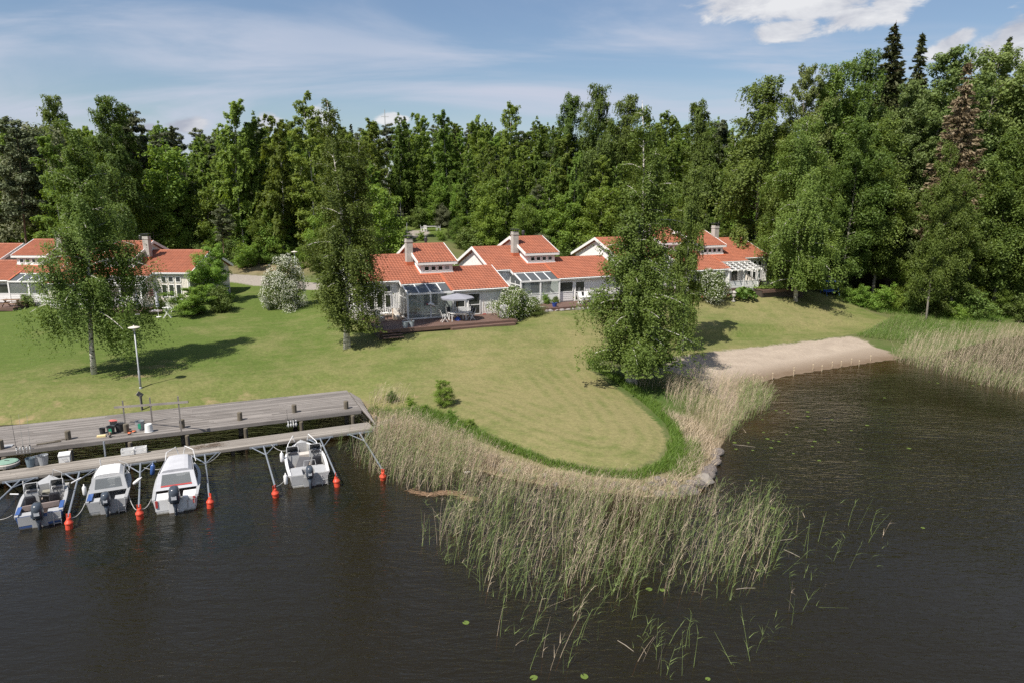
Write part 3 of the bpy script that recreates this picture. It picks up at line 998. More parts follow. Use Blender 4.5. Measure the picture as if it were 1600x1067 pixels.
leafy_proto('willow', 'willow_tree', 190, 12, 0.08, 4.8, 17000, 0.30, 26, 'egg', L_WILLOW, B_GREY, True, (20, 65), 0.1, (0, 0, 0), 0.27, r0=0.15)
for i in range(2):
    leafy_proto('pine_%d' % i, 'pine_tree', 200 + i, 20, (0.35, 0.5)[i], (3.3, 3.1)[i], 15000, 0.32, 26, 'pine', L_PINE, B_PINE, True, (5, 40), 0.0, (0, 0, 0), 0.27, r0=0.19, flat=0.5)
spruce_proto('spruce_0', 210, 24, 0.08, 4.4, 24000, 0.52, L_SPRUCE)
spruce_proto('spruce_1', 211, 24, 0.05, 3.5, 20000, 0.50, L_SPRUCE)
spruce_proto('brown_spruce', 212, 22, 0.30, 3.1, 12000, 0.40, L_BROWN, gaps=0.45)
# bushes
for i, (lf, nm) in enumerate(((L_BUSH, 'bush'), (L_FRESH, 'bush'), (L_WILLOW, 'bush'))):
    leafy_proto('bush_%d' % i, nm, 220 + i, 3, 0.02, 1.7, 5200, 0.19, 18, 'egg', lf, B_STEM, True, (5, 70), 0.1, (0, 0, 0), 0.34, r0=0.03)
leafy_proto('fine_bush', 'bush', 230, 3, 0.02, 1.7, 9500, 0.095, 22, 'egg', L_BUSH, B_STEM, False, (5, 70), 0.1, (0, 0, 0), 0.32, r0=0.03)
leafy_proto('maple', 'maple_tree', 231, 8, 0.08, 3.0, 24000, 0.20, 30, 'egg', L_FRESH, B_GREY, False, (15, 68), 0.05, (0, 0, 0), 0.24, r0=0.11)
leafy_proto('sapling', 'sapling', 232, 2.6, 0.12, 0.75, 3200, 0.15, 12, 'egg', L_FRESH, B_GREY, False, (20, 65), 0.05, (0, 0, 0), 0.30, r0=0.03)


def blossom_bush(key, seed, H, R, n, frac):
    c = Crown(seed, H, 0.02, R, PROF['egg2'], 26, (5, 48), 0.1, 7, 0.32, (0, 0, 0), None, 0.04)
    pos, tone = c.blobs(n, 0.9)
    leafy = leaf_mesh(key + '_leaves', pos, 0.15 * c.rg.uniform(0.7, 1.3, n), c.rg, 0.4, 0.6, tone, None, c.out * 0.5)
    leafy.materials.append(L_BUSH)
    nb = int(n * frac)
    k = c.pick(nb * 3)
    d = unit(c.rg, nb * 3)
    out = c.cl[k] - np.array((0, 0, H * 0.45))
    keep = np.argsort(-(d * out / (np.linalg.norm(out, axis=1, keepdims=True) + .1)).sum(1) - c.rg.random(nb * 3) * .8)[:nb]
    bp = c.cl[k][keep] + d[keep] * (c.clr[k][keep] * c.rg.uniform(.75, 1.0, nb))[:, None]
    bl = leaf_mesh(key + '_blossom', bp, 0.105 * c.rg.uniform(0.6, 1.2, nb), c.rg, 0.6, 0.8, None, None, d[keep] * 0.8)
    bl.materials.append(L_BLOSSOM)
    tr, br = c.wood(1.0, 5)
    tr.add(br.v, br.f)
    m = bpy.data.meshes.new(key + '_stem')
    m.from_pydata(tr.v, [], tr.f)
    m.materials.append(B_STEM)
    PROTO[key] = ('flowering_shrub', H, [('foliage', leafy), ('blossom', bl), ('stem', m)])


blossom_bush('lilac', 240, 4.2, 2.3, 13000, 1.0)
blossom_bush('spirea', 241, 2.7, 2.2, 13000, 0.26)


def ribbons(base, dirs, length, width, bend, tone, nseg=3, taper=0.15, rg=RNG):
    """grass-like blades: base (n,3), unit dirs (n,3), bend (n,3) added along the blade squared"""
    n = len(base)
    s = np.linspace(0, 1, nseg + 1)
    az = rg.random(n) * math.pi
    side = np.stack([np.cos(az), np.sin(az), np.zeros(n)], -1)
    V = np.empty((n, nseg + 1, 2, 3))
    for j, q in enumerate(s):
        c = base + dirs * (length * q)[:, None] + bend * (length * q * q)[:, None]
        w = side * (width * 0.5 * (1 - (1 - taper) * q))[:, None]
        V[:, j, 0] = c - w
        V[:, j, 1] = c + w
    idx = np.arange(n * (nseg + 1) * 2).reshape(n, nseg + 1, 2)
    Q = np.stack([idx[:, :-1, 0], idx[:, :-1, 1], idx[:, 1:, 1], idx[:, 1:, 0]], -1).reshape(-1, 4)
    return V.reshape(-1, 3), Q, np.repeat(tone, (nseg + 1) * 2)


def sample_poly(rg, poly, n):
    poly = np.asarray(poly)[:, :2]
    lo, hi = poly.min(0), poly.max(0)
    out = []
    while sum(len(o) for o in out) < n:
        p = lo + rg.random((n * 2, 2)) * (hi - lo)
        out.append(p[poly_sd(p[:, 0], p[:, 1], poly) > 0])
    return np.vstack(out)[:n]


def clumped(rg, p, k=0.5, sc=0.9):
    """thin a cloud of points unevenly, so that stands have gaps and tufts"""
    f = np.sin(p[:, 0] * sc * 1.7 + 2.1 * np.sin(p[:, 1] * sc)) * np.sin(p[:, 1] * sc * 1.9 + 1.7 * np.sin(p[:, 0] * sc * .8)) * .5 + .5
    return p[rg.random(len(p)) > k * (1 - f)]


REED = reed_mat()


def reed_bed(name, label, polys, lean=(0.10, 0.03), seed=1, leaves=4):
    """polys: list of (plan polygon, count, height range, share of dry stalks, thinning)"""
    rg = np.random.default_rng(seed)
    VV, QQ, TT = [], [], []
    nv = 0
    for poly, n, (h0, h1), dry, thin in polys:
        p = clumped(rg, sample_poly(rg, poly, n), thin)
        n = len(p)
        z = np.maximum(ground_z(p[:, 0], p[:, 1]), -0.5)
        b = np.column_stack([p, z])
        isdry = rg.random(n) < dry
        tone = np.where(isdry, rg.uniform(0.62, 1, n), rg.uniform(0, 0.38, n))
        L = rg.uniform(h0, h1, n) * np.where(isdry, 0.95, 1.0) - np.minimum(z, 0)
        flop = rg.random(n) < 0.11
        d = np.column_stack([rg.normal(lean[0], 0.10, n), rg.normal(lean[1], 0.10, n), np.ones(n)])
        d[flop, :2] += rg.normal(0, 0.7, (flop.sum(), 2))
        d /= np.linalg.norm(d, axis=1, keepdims=True)
        bend = np.column_stack([rg.normal(0.12, 0.12, n), rg.normal(0.02, 0.12, n), rg.uniform(-0.10, 0.0, n)])
        v, q, t_ = ribbons(b, d, L, np.where(isdry, 0.014, 0.016) * rg.uniform(.8, 1.4, n), bend, tone, 3, 0.3, rg)
        VV.append(v); QQ.append(q + nv); TT.append(t_); nv += len(v)
        # leaves along the stalk
        k = np.repeat(np.arange(n), leaves)
        keep = rg.random(len(k)) < np.where(isdry[k], 0.35, 0.95)
        k = k[keep]
        s = rg.uniform(0.35, 0.98, len(k))
        lb = b[k] + d[k] * (L[k] * s)[:, None] + bend[k] * (L[k] * s * s)[:, None]
        az = rg.normal(0.25, 1.1, len(k))
        ld = np.column_stack([np.cos(az), np.sin(az), rg.uniform(0.7, 1.6, len(k))])
        ld /= np.linalg.norm(ld, axis=1, keepdims=True)
        lb_ = np.column_stack([np.cos(az) * .3, np.sin(az) * .3, np.full(len(k), -0.45)])
        v, q, t_ = ribbons(lb, ld, rg.uniform(0.22, 0.50, len(k)), rg.uniform(0.012, 0.022, len(k)), lb_, np.clip(tone[k] + rg.normal(0, .02, len(k)), 0, 1), 2, 0.05, rg)
        VV.append(v); QQ.append(q + nv); TT.append(t_); nv += len(v)
    me = np_mesh(name, np.vstack(VV), np.vstack(QQ), {'tone': np.concatenate(TT)})
    o = link(name, me, REED)
    tag(o, label, 'reeds', None, 'stuff')
    return o


def PZ(pts, z=0.0):
    return np.array([P(u, v, z)[:2] for u, v in pts])


def build_reeds():
    D1 = PZ([(546, 712), (590, 690), (640, 690), (720, 722), (742, 745), (735, 770), (680, 770), (630, 766), (580, 748)])
    D2T = PZ([(720, 744), (800, 752), (900, 768), (1000, 780), (1090, 780), (1150, 806), (1100, 812), (960, 800), (840, 792), (735, 785)])
    D2 = PZ([(735, 775), (800, 778), (900, 790), (1000, 800), (1090, 800), (1150, 808), (1196, 850), (1180, 892), (1120, 912), (1050, 905), (960, 902), (880, 920), (800, 897), (720, 872), (672, 850), (690, 812), (724, 792)])
    BAND = PZ([(575, 690), (600, 672), (640, 680), (700, 706), (760, 726), (790, 748), (720, 730), (640, 694)])
    BANDR = PZ([(760, 730), (800, 742), (880, 757), (960, 765), (1040, 772), (1085, 778), (1000, 784), (900, 772), (800, 754)])
    S1 = PZ([(640, 842), (672, 850), (720, 872), (800, 897), (880, 920), (960, 902), (1050, 905), (1120, 912), (1180, 892), (1196, 850), (1150, 805), (1190, 790), (1225, 840), (1210, 890), (1150, 940), (1050, 935), (960, 935), (900, 965), (860, 960), (790, 950), (720, 905)])
    S2 = PZ([(760, 940), (860, 965), (960, 930), (1000, 970), (900, 1040), (860, 1066), (800, 1060), (770, 1000)])
    S3 = PZ([(1130, 1060), (1190, 960), (1220, 890), (1215, 830), (1250, 800), (1380, 830), (1370, 870), (1300, 900), (1240, 1000), (1190, 1050)])
    S4 = PZ([(960, 1000), (1080, 990), (1100, 1060), (1000, 1066)])
    reed_bed('reeds', 'broad bed of green and tan reeds standing in the lake off the lawn tongue',
             [(D1, 2000, (1.5, 2.2), 0.58, 0.5), (D2, 3000, (1.4, 2.35), 0.50, 0.9), (D2T, 900, (1.1, 1.8), 0.75, 0.8), (BAND, 1700, (1.2, 1.9), 0.95, 0.5), (BANDR, 700, (0.5, 1.0), 0.97, 0.6), (S1, 560, (1.2, 2.0), 0.25, 0.85), (S2, 64, (1.0, 1.7), 0.3, 0.6),
              (S3, 64, (1.0, 1.7), 0.2, 0.6), (S4, 22, (0.9, 1.4), 0.2, 0.5)], seed=3)
    R3 = PZ([(1035, 640), (1040, 612), (1075, 600), (1130, 604), (1170, 608), (1208, 634), (1192, 646), (1160, 660), (1138, 690), (1115, 700), (1090, 670)])
    R3g = PZ([(1150, 612), (1180, 612), (1210, 634), (1192, 648), (1160, 664), (1142, 690), (1128, 690), (1150, 650)])
    R3l = np.vstack([GP([(922, 570), (960, 560), (985, 575), (1040, 585), (1075, 600), (1040, 615), (1000, 610), (965, 595)])])
    reed_bed('reeds', 'tan and green reeds by the birch between the lawn tongue and the sandy beach',
             [(R3, 1900, (1.3, 2.0), 0.85, 0.5), (R3g, 520, (1.2, 1.7), 0.15, 0.4), (R3l, 420, (1.0, 1.7), 0.9, 0.6)], lean=(0.12, 0.02), seed=4)
    R4 = PZ([(1392, 562), (1430, 574), (1500, 594), (1570, 612), (1640, 628), (1900, 690), (1900, 560), (1660, 530), (1600, 522), (1540, 522), (1480, 530), (1420, 540)])
    R4g = PZ([(1392, 562), (1430, 574), (1500, 594), (1570, 612), (1640, 628), (1760, 655), (1700, 620), (1560, 596), (1480, 572), (1420, 556)])
    R4l = GP([(1340, 528), (1380, 505), (1440, 500), (1500, 512), (1480, 528), (1420, 538), (1380, 534)])
    reed_bed('reeds', 'wide pale reed bed at the edge of the beach below the tall trees',
             [(R4, 6800, (1.3, 2.0), 0.88, 0.4), (R4g, 1500, (1.1, 1.6), 0.45, 0.4), (R4l, 1000, (0.5, 1.0), 0.15, 0.3)], lean=(0.14, 0.02), seed=5)
    RD = GP([(572, 632), (590, 622), (632, 626), (628, 636), (595, 640)])
    reed_bed('reeds', 'small clump of dry reeds on the bank beside the end of the wooden dock', [(RD, 130, (1.0, 1.7), 0.9, 0.3)], seed=6)
    RU = PZ([(522, 690), (550, 688), (545, 712), (530, 712)])
    reed_bed('reeds', 'few green reeds under the end of the walkway beside the moored bowrider', [(RU, 26, (0.7, 1.2), 0.2, 0.2)], seed=8)


def build_tall_grass():
    rg = np.random.default_rng(9)
    VV, QQ, TT = [], [], []
    nv = 0

    def area(poly, n, h, tone, dens=0.35, w=0.03):
        nonlocal nv
        p = clumped(rg, sample_poly(rg, poly, n), dens, 1.4)
        k = poly_sd(p[:, 0], p[:, 1], LAWN) < -0.02
        p = p[k]
        z = ground_z(p[:, 0], p[:, 1])
        p, z = p[z > 0.0], z[z > 0.0]
        n = len(p)
        b = np.column_stack([p, z - 0.02])
        d = np.column_stack([rg.normal(0.1, 0.3, n), rg.normal(0, 0.3, n), np.ones(n)])
        d /= np.linalg.norm(d, axis=1, keepdims=True)
        bend = np.column_stack([rg.normal(0.1, 0.3, n), rg.normal(0, 0.3, n), np.full(n, -0.15)])
        v, q, t_ = ribbons(b, d, rg.uniform(h[0], h[1], n), np.full(n, w), bend, np.clip(rg.normal(tone, .25, n), 0, 1), 2, 0.1, rg)
        VV.append(v); QQ.append(q + nv); TT.append(t_); nv += len(v)

    edge = [(640, 640), (700, 652), (745, 672), (800, 696), (860, 719), (930, 734), (990, 738), (1032, 722), (1050, 692), (1040, 662), (1005, 630), (965, 599), (928, 577), (916, 566)]
    outer = [(908, 556), (945, 574), (985, 598), (1030, 632), (1062, 668), (1070, 700), (1056, 735), (1000, 750), (930, 745), (860, 730), (790, 706), (730, 682), (690, 664), (640, 656)]
    band = GP(edge + outer)
    area(band, 15000, (0.18, 0.48), 0.45, 0.25, 0.035)
    area(GP([(1040, 690), (1090, 690), (1100, 720), (1085, 745), (1050, 745)]), 1800, (0.3, 0.6), 0.5)
    area(GP([(570, 640), (620, 628), (700, 640), (760, 672), (720, 690), (650, 668), (590, 652)]), 4200, (0.25, 0.6), 0.3)
    area(GP([(1335, 526), (1360, 510), (1400, 495), (1500, 500), (1560, 512), (1500, 524), (1420, 534), (1380, 532)]), 6500, (0.3, 0.75), 0.35)
    area(GP([(1295, 470), (1390, 492), (1470, 500), (1560, 505), (1600, 495), (1500, 480), (1400, 470), (1320, 462)]), 7000, (0.3, 0.8), 0.25, .4, .04)
    me = np_mesh('tall_grass', np.vstack(VV), np.vstack(QQ), {'tone': np.concatenate(TT)})
    tag(link('tall_grass', me, L_GRASS), 'uncut green grass along the shore round the mown lawn', 'grass', None, 'stuff')
    # straw-coloured litter on the bank
    VV, QQ, TT = [], [], []
    nv = 0
    area(GP([(1030, 640), (1090, 660), (1125, 700), (1112, 745), (1080, 770), (1000, 768), (1040, 745), (1070, 715), (1068, 690), (1050, 660)]), 3200, (0.25, 0.7), 0.7)
    area(GP([(700, 690), (800, 722), (880, 742), (960, 755), (1040, 758), (1020, 772), (900, 764), (800, 748), (720, 724)]), 3000, (0.2, 0.6), 0.7)
    area(GP([(565, 642), (590, 640), (640, 660), (690, 680), (680, 705), (620, 690), (580, 662)]), 1500, (0.2, 0.6), 0.75)
    T = np.concatenate(TT) * 0.38 + 0.62
    me = np_mesh('dry_grass', np.vstack(VV), np.vstack(QQ), {'tone': T})
    tag(link('dry_grass', me, REED), 'straw-coloured dead grass lying on the stony bank', 'grass', None, 'stuff')


build_reeds()
build_tall_grass()
# ------------------------------------------------------------------ trees and bushes where they stand
def height_to(u, vt, loc):
    """height of a tree at loc whose tip shows at row vt"""
    d = dir_of(u, vt)
    return CAM_H + d[2] * loc[1] / d[1] - loc[2]


def stand(key, u, vb, vt, label, cat='tree', rz=None, wide=1.0, group=None, name=None, sink=0.05, tilt=(0, 0)):
    loc = G(u, vb)
    h = height_to(u, vt, loc)
    loc.z -= sink
    return plant(key, loc, h, random.uniform(0, 6.28) if rz is None else rz, label, cat, group, wide, name, tilt)


def behind(key, u, vt, Y, label, cat='tree', rz=None, wide=1.0, group=None):
    p = PY(u, vt, Y)
    z = gz(p[0], Y)
    return plant(key, (p[0], Y, z - 0.05), p[2] - z, random.uniform(0, 6.28) if rz is None else rz, label, cat, group, wide)


stand('near_left', 147, 584, 203, 'pendulous birch with a bare white trunk on the lawn beside the lamp post', rz=0.4)
stand('near_mid', 540, 545, 172, 'tall twin-stemmed birch shading the lawn beside the brown deck steps', rz=0.0)
stand('near_shore', 985, 600, 183, 'many-stemmed bushy birch at the waterside between lawn tongue and sandy beach', rz=0.0)
stand('hang_birch_2', 1066, 548, 262, 'narrower birch close behind the bushy waterside birch, before the pergola house', rz=1.2, wide=0.72)
stand('near_beach', 1243, 471, 190, 'wide hanging birch with a short white trunk on the lawn above the beach', rz=0.9, wide=0.95)
stand('young_1', 695, 634, 592, 'small bright green sapling on the bank behind the end of the dock', 'tree', name='sapling', wide=1.25)
stand('maple', 340, 474, 384, 'light green young maple against the end wall of the house with the closed parasol', wide=1.05)
stand('maple', 306, 492, 448, 'low spreading shrub beside the white folding garden table', 'shrub', wide=2.2, rz=2.0, name='shrub')
stand('bush_0', 352, 487, 447, 'dark rounded shrub at the foot of the light green maple', 'shrub', wide=1.0, name='shrub')
stand('lilac', 446, 482, 404, 'tall lilac covered in white blossom beside the grey road', 'shrub', wide=0.80)
stand('spirea', 1102, 466, 424, 'white-flowering shrub half hidden behind the narrow birch by the pergola house', 'shrub', rz=1.0)

# tall trees to the right of the lawn
R_ = [
    ('hang_birch_0', 1200, 440, 128, 'dark green weeping birch tallest beside the pergola house roof', 1.2),
    ('aspen_2', 1262, 440, 108, 'bright windswept poplar between two dark weeping birches', 0.7),
    ('hang_birch_1', 1302, 446, 104, 'broad dark weeping birch behind the blue garden swing', 0.95),
    ('hang_birch_0', 1356, 446, 88, 'tall dark weeping birch just below the pair of spruces', 0.9),
    ('alder_0', 1338, 462, 190, 'leafy alder over the two grey trunks by the blue garden swing', 0.95),
    ('alder_1', 1392, 466, 190, 'leafy alder leaning over the light green bushes', 0.95),
    ('aspen_0', 1478, 452, 78, 'bright aspen blown by the wind in front of the spruces', 1.05),
    ('aspen_1', 1562, 456, 76, 'bright aspen blown by the wind beside the dead brown spruce', 1.05),
    ('aspen_2', 1630, 462, 76, 'bright aspen at the end of the row of tall shore trees', 1.0),
    ('alder_0', 1447, 500, 228, 'slender alder standing alone at the back edge of the pale reeds', 0.62),
    ('alder_1', 1590, 490, 205, 'leafy alder behind the reeds past the dead brown spruce', 1.0),
    ('alder_0', 1650, 492, 180, 'leafy alder behind the far end of the pale reeds', 1.0),
    ('aspen_0', 1420, 452, 128, 'aspen with a long grey bare trunk above the light green bushes', 0.8),
]
for key, u, vb, vt, lab, w in R_:
    if u not in (1447,): u = 800 + (u - 800) * (5730 - vb) / (5730 - vt)      # u is read at the crown's top; trunks lean outward in a view that looks down
    stand(key, u, vb, vt, lab, wide=w, rz=random.uniform(-.5, .5) if 'aspen' in key or 'alder' in key else None)
stand('alder_1', 1482, 494, 268, 'low alder in front of the dead brown spruce', wide=0.9)
stand('brown_spruce', 1466, 474, 104, 'dead spruce with rust-brown needles among the green shore trees', rz=0.6)
behind('spruce_0', 1397, 54, 99, 'taller of two dark spruces rising above the shore trees', wide=0.95)
behind('spruce_1', 1441, 62, 101, 'slimmer of two dark spruces rising above the shore trees', wide=0.85)
behind('spruce_1', 1577, 68, 104, 'dark spruce tip showing above the bright aspens', wide=0.7)

# recognisable crowns in the forest
N_ = [
    ('pine_0', 14, 184, 92, 'dark pine at the edge of the forest beside the first red roof'), ('willow', 55, 200, 100, 'pale grey-green willow behind the dark pine'),
    ('hang_birch_1', 76, 152, 104, 'broad-topped birch rising over the pale willow'), ('forest_birch_4', 70, 215, 88, 'yellow-green birch right behind the lawn birch with the bare trunk'),
    ('hang_birch_0', 162, 153, 90, 'big ragged birch rising behind the lawn birch with the bare trunk'), ('pine_1', 200, 170, 100, 'dark pine close behind the big ragged birch'),
    ('young_0', 250, 230, 98, 'rounded fresh green tree behind the chimney with the dark cap'), ('young_1', 228, 300, 94, 'low fresh green tree left of the rounded one behind the chimney'),
    ('pine_1', 345, 320, 90, 'bare-twigged grey pine behind the light green maple'),
    ('forest_birch_0', 366, 160, 98, 'narrow birch with a pointed top above the light green maple'), ('forest_birch_2', 398, 184, 100, 'thin birch above the turn of the grey road'),
    ('forest_birch_3', 428, 182, 97, 'thin birch with a visible white stem above the blossoming lilac'), ('forest_birch_1', 474, 149, 96, 'tallest windswept birch above the blossoming lilac'),
    ('forest_birch_0', 580, 188, 100, 'birch directly behind the twin-stemmed lawn birch'), ('young_1', 590, 290, 92, 'fresh green tree low behind the twin-stemmed lawn birch'),
    ('forest_birch_2', 622, 184, 122, 'birch above the left side of the garden table clearing'), ('forest_birch_3', 652, 178, 124, 'narrow birch above the white garden table'),
    ('forest_birch_0', 697, 176, 122, 'narrow birch above the right side of the garden table clearing'), ('spruce_1', 632, 186, 132, 'spruce tip among birches above the clearing'),
    ('young_2', 665, 300, 121, 'grey-green round tree at the back of the garden table clearing'), ('forest_birch_1', 742, 182, 118, 'birch above the roof with the dark vent pipe'),
    ('forest_birch_4', 792, 164, 120, 'broad dark-topped birch above the chimney of the house with the white dining set'), ('forest_birch_2', 838, 190, 112, 'slim birch right of the chimney of the dining set house'),
    ('hang_birch_2', 888, 152, 108, 'thick-crowned birch left of the highest forest birch'), ('hang_birch_1', 940, 136, 106, 'highest birch of the forest, behind the white gable'),
    ('hang_birch_0', 986, 154, 108, 'birch right of the highest forest birch'), ('forest_birch_4', 1036, 178, 104, 'birch behind the bushy waterside birch'),
    ('hang_birch_2', 1098, 162, 106, 'dark birch with rounded top above the pergola house'), ('pine_0', 1132, 190, 116, 'pine peeping over the pergola house woods'),
    ('forest_birch_3', 1150, 222, 104, 'short birch in the gap left of the tall shore trees'), ('young_0', 500, 330, 92, 'fresh green tree by the second lamp post'),
    ('willow', 690, 318, 118, 'pale willow right behind the white garden table'), ('young_1', 760, 318, 108, 'brownish fresh tree behind the dark vent pipe'),
]
for key, u, vt, Y, lab in N_:
    behind(key, u, vt, Y, lab)


def landmark(u):
    for lim, s in ((120, 'the picnic bench house'), (310, 'the closed parasol house'), (450, 'the grey road'), (610, 'the twin-stemmed birch'), (725, 'the table clearing'),
                   (900, 'the dining set house'), (1080, 'the white gable'), (1180, 'the pergola house'), (5000, 'the tall shore trees')):
        if u < lim: return s


ORD = ('first second third fourth fifth sixth seventh eighth ninth tenth eleventh twelfth thirteenth fourteenth fifteenth sixteenth seventeenth eighteenth nineteenth twentieth').split()
ORD += ['twenty-' + w for w in ORD[:9]] + ['thirtieth'] + ['thirty-' + w for w in ORD[:9]]
PENDING = {}


def later(root, what, u):
    """trees that look alike are told apart by their order from the left within their place"""
    PENDING.setdefault(what, []).append((u, root))


def settle():
    """write the labels that wait for their order"""
    for (one, many), rows in PENDING.items():
        rows.sort(key=lambda r: r[0])
        for k, (u, root) in enumerate(rows):
            root['label'] = one if len(rows) == 1 else '%s from left of the %s' % (ORD[k], many)


def forest():
    rg = random.Random(5)
    taken = []

    def free(x, y, r):
        if any((x - a) ** 2 + (y - b) ** 2 < r * r for a, b in taken): return False
        taken.append((x, y))
        return True

    def cam_u(x, y, z):
        dep = y * math.cos(PITCH) - (z - CAM_H) * math.sin(PITCH)
        return 800 + F * x / dep

    def front(x):
        """the edge of the wood, in plan"""
        if x < -40: return 99
        if x < -22: return 99 + (x + 40) * 0.05
        if x < -7: return 121
        if x < 8: return 101
        if x < 30: return 99 + (x - 8) * 0.25
        return 102
    kinds = {'forest_birch': ('birch', 'birches of the forest behind the houses'), 'pine': ('pine', 'pines of the forest'), 'spruce': ('spruce', 'spruces of the forest'), 'young': ('broadleaf tree', 'small broadleaf trees at the foot of the forest')}
    ranks = ['front-rank', 'second-rank', 'third-rank', 'hindmost']
    PLUR = {'birch': 'birches', 'pine': 'pines', 'spruce': 'spruces', 'broadleaf tree': 'broadleaf trees'}
    for row, (d0, d1, n, sp) in enumerate(((0, 5, 96, 2.0), (5, 13, 92, 2.3), (13, 26, 84, 2.9), (26, 50, 84, 3.6))):
        k = tries = 0
        while k < n and tries < 4000:
            tries += 1
            x = rg.uniform(-82 - row * 8, 42 + row * 6)
            y = front(x) + rg.uniform(d0, d1)
            if not free(x, y, sp): continue
            z = gz(x, y)
            u = cam_u(x, y, z + 10)
            if u < -70 or u > 1240: continue
            q = rg.random()
            if row < 2: key = 'forest_birch_%d' % rg.randrange(5) if q < 0.9 else ('pine_%d' % rg.randrange(2) if q < .95 else 'spruce_1')
            else: key = 'forest_birch_%d' % rg.randrange(5) if q < (0.72, 0.5)[row - 2] else ('pine_%d' % rg.randrange(2) if q < 0.82 else 'spruce_%d' % rg.randrange(2))
            if u < 330 and row < 2 and rg.random() < 0.25: key = 'pine_%d' % rg.randrange(2)
            vt = (rg.uniform(232, 330), rg.uniform(204, 262), rg.uniform(194, 226), rg.uniform(190, 214))[row]
            h = height_to(800, vt, Vector((x, y, z)))
            kd, grp = kinds[key.rsplit('_', 1)[0]]
            t_ = plant(key, (x, y, z - 0.05), h, rg.uniform(0, 6.28), None, 'tree', grp, rg.uniform(0.85, 1.15))
            later(t_, ('%s %s in the forest behind %s' % (ranks[row], kd, landmark(u)), '%s forest %s behind %s' % (ranks[row], PLUR[kd], landmark(u))), u)
            k += 1
    # the left of the wood, above the road, stands thicker
    k = 0
    for i in range(1500):
        if k >= 46: break
        x, y = rg.uniform(-72, -17), rg.uniform(97, 122)
        if not free(x, y, 1.7): continue
        z = gz(x, y)
        u = cam_u(x, y, z + 10)
        if u > 605: continue
        t_ = plant('forest_birch_%d' % rg.randrange(5), (x, y, z - .05), height_to(800, rg.uniform(212, 320) - (y - 97) * 1.2, Vector((x, y, z))), rg.uniform(0, 6.28), None, 'tree', 'birches of the forest behind the houses', rg.uniform(.95, 1.25))
        later(t_, ('in-between birch in the forest behind %s' % landmark(u), 'in-between birches of the forest behind %s' % landmark(u)), u)
        k += 1
    # young trees and bushes along the foot
    k = 0
    for i in range(3000):
        if k >= 92: break
        x = rg.uniform(-80, 42)
        y = front(x) - rg.uniform(-1.0, 3.0)
        z = gz(x, y)
        u = cam_u(x, y, z)
        if not free(x, y, 1.7) or u < -40 or u > 1210 or (618 < u < 722 and y < 119): continue
        q = rg.random()
        if q < 0.5:
            t_ = plant('young_%d' % rg.randrange(3), (x, y, z - .05), rg.uniform(4.5, 11.0), rg.uniform(0, 6.28), None, 'tree', 'small broadleaf trees at the foot of the forest', rg.uniform(.8, 1.1))
            later(t_, ('young tree at the forest foot behind %s' % landmark(u), 'young trees at the forest foot behind %s' % landmark(u)), u)
        else:
            t_ = plant('bush_%d' % rg.choice((0, 0, 1, 2)), (x, y, z - .05), rg.uniform(1.8, 3.4), rg.uniform(0, 6.28), None, 'bush', 'bushes at the foot of the forest', rg.uniform(.9, 1.4))
            later(t_, ('bush at the forest foot behind %s' % landmark(u), 'bushes at the forest foot behind %s' % landmark(u)), u)
        k += 1
    # thicket on the slope round the clearing, and behind the row of houses
    for (u, v, h, key) in ((560, 400, 3.0, 'bush_1'), (590, 398, 3.6, 'young_1'), (612, 392, 3.2, 'bush_0'), (622, 384, 2.6, 'bush_0'), (634, 382, 1.8, 'bush_2'), (716, 382, 4.0, 'young_2'), (735, 380, 4.6, 'young_1'), (752, 384, 4.2, 'young_0'),
                           (775, 380, 4.4, 'young_2'), (830, 380, 5.2, 'young_2'), (858, 384, 4.6, 'young_1'), (885, 386, 3.2, 'bush_2'), (905, 384, 4.2, 'young_2'), (660, 376, 1.4, 'bush_1'), (690, 376, 1.5, 'bush_1'), (706, 374, 2.0, 'bush_0'),
                           (385, 418, 3.2, 'bush_1'), (405, 414, 3.4, 'young_0'), (420, 412, 2.8, 'bush_1'), (470, 420, 3.0, 'young_1'), (500, 425, 3.2, 'bush_0'), (375, 404, 2.2, 'bush_2'), (340, 400, 3.2, 'bush_2'), (310, 396, 4.0, 'pine_0'),
                           (1160, 378, 3.4, 'young_2'), (1188, 396, 4.0, 'young_0'), (440, 410, 4.0, 'young_0'), (536, 420, 4.0, 'young_0'), (276, 392, 4.5, 'young_2'), (120, 380, 5.0, 'young_2'), (60, 378, 5.0, 'young_0'), (10, 384, 4.0, 'young_2')):
        loc = G(u, v)
        cat = 'bush' if 'bush' in key else 'tree'
        t_ = plant(key, loc - Vector((0, 0, .05)), h, rg.uniform(0, 6.28), None, cat, 'scrub on the slope behind the houses', rg.uniform(.9, 1.3))
        pl_ = {'bush': 'bushes', 'tree': 'trees'}[cat]
        later(t_, ('scrubby %s on the slope behind %s' % (cat, landmark(u)), 'scrubby %s on the slope behind %s' % (pl_, landmark(u))), u)
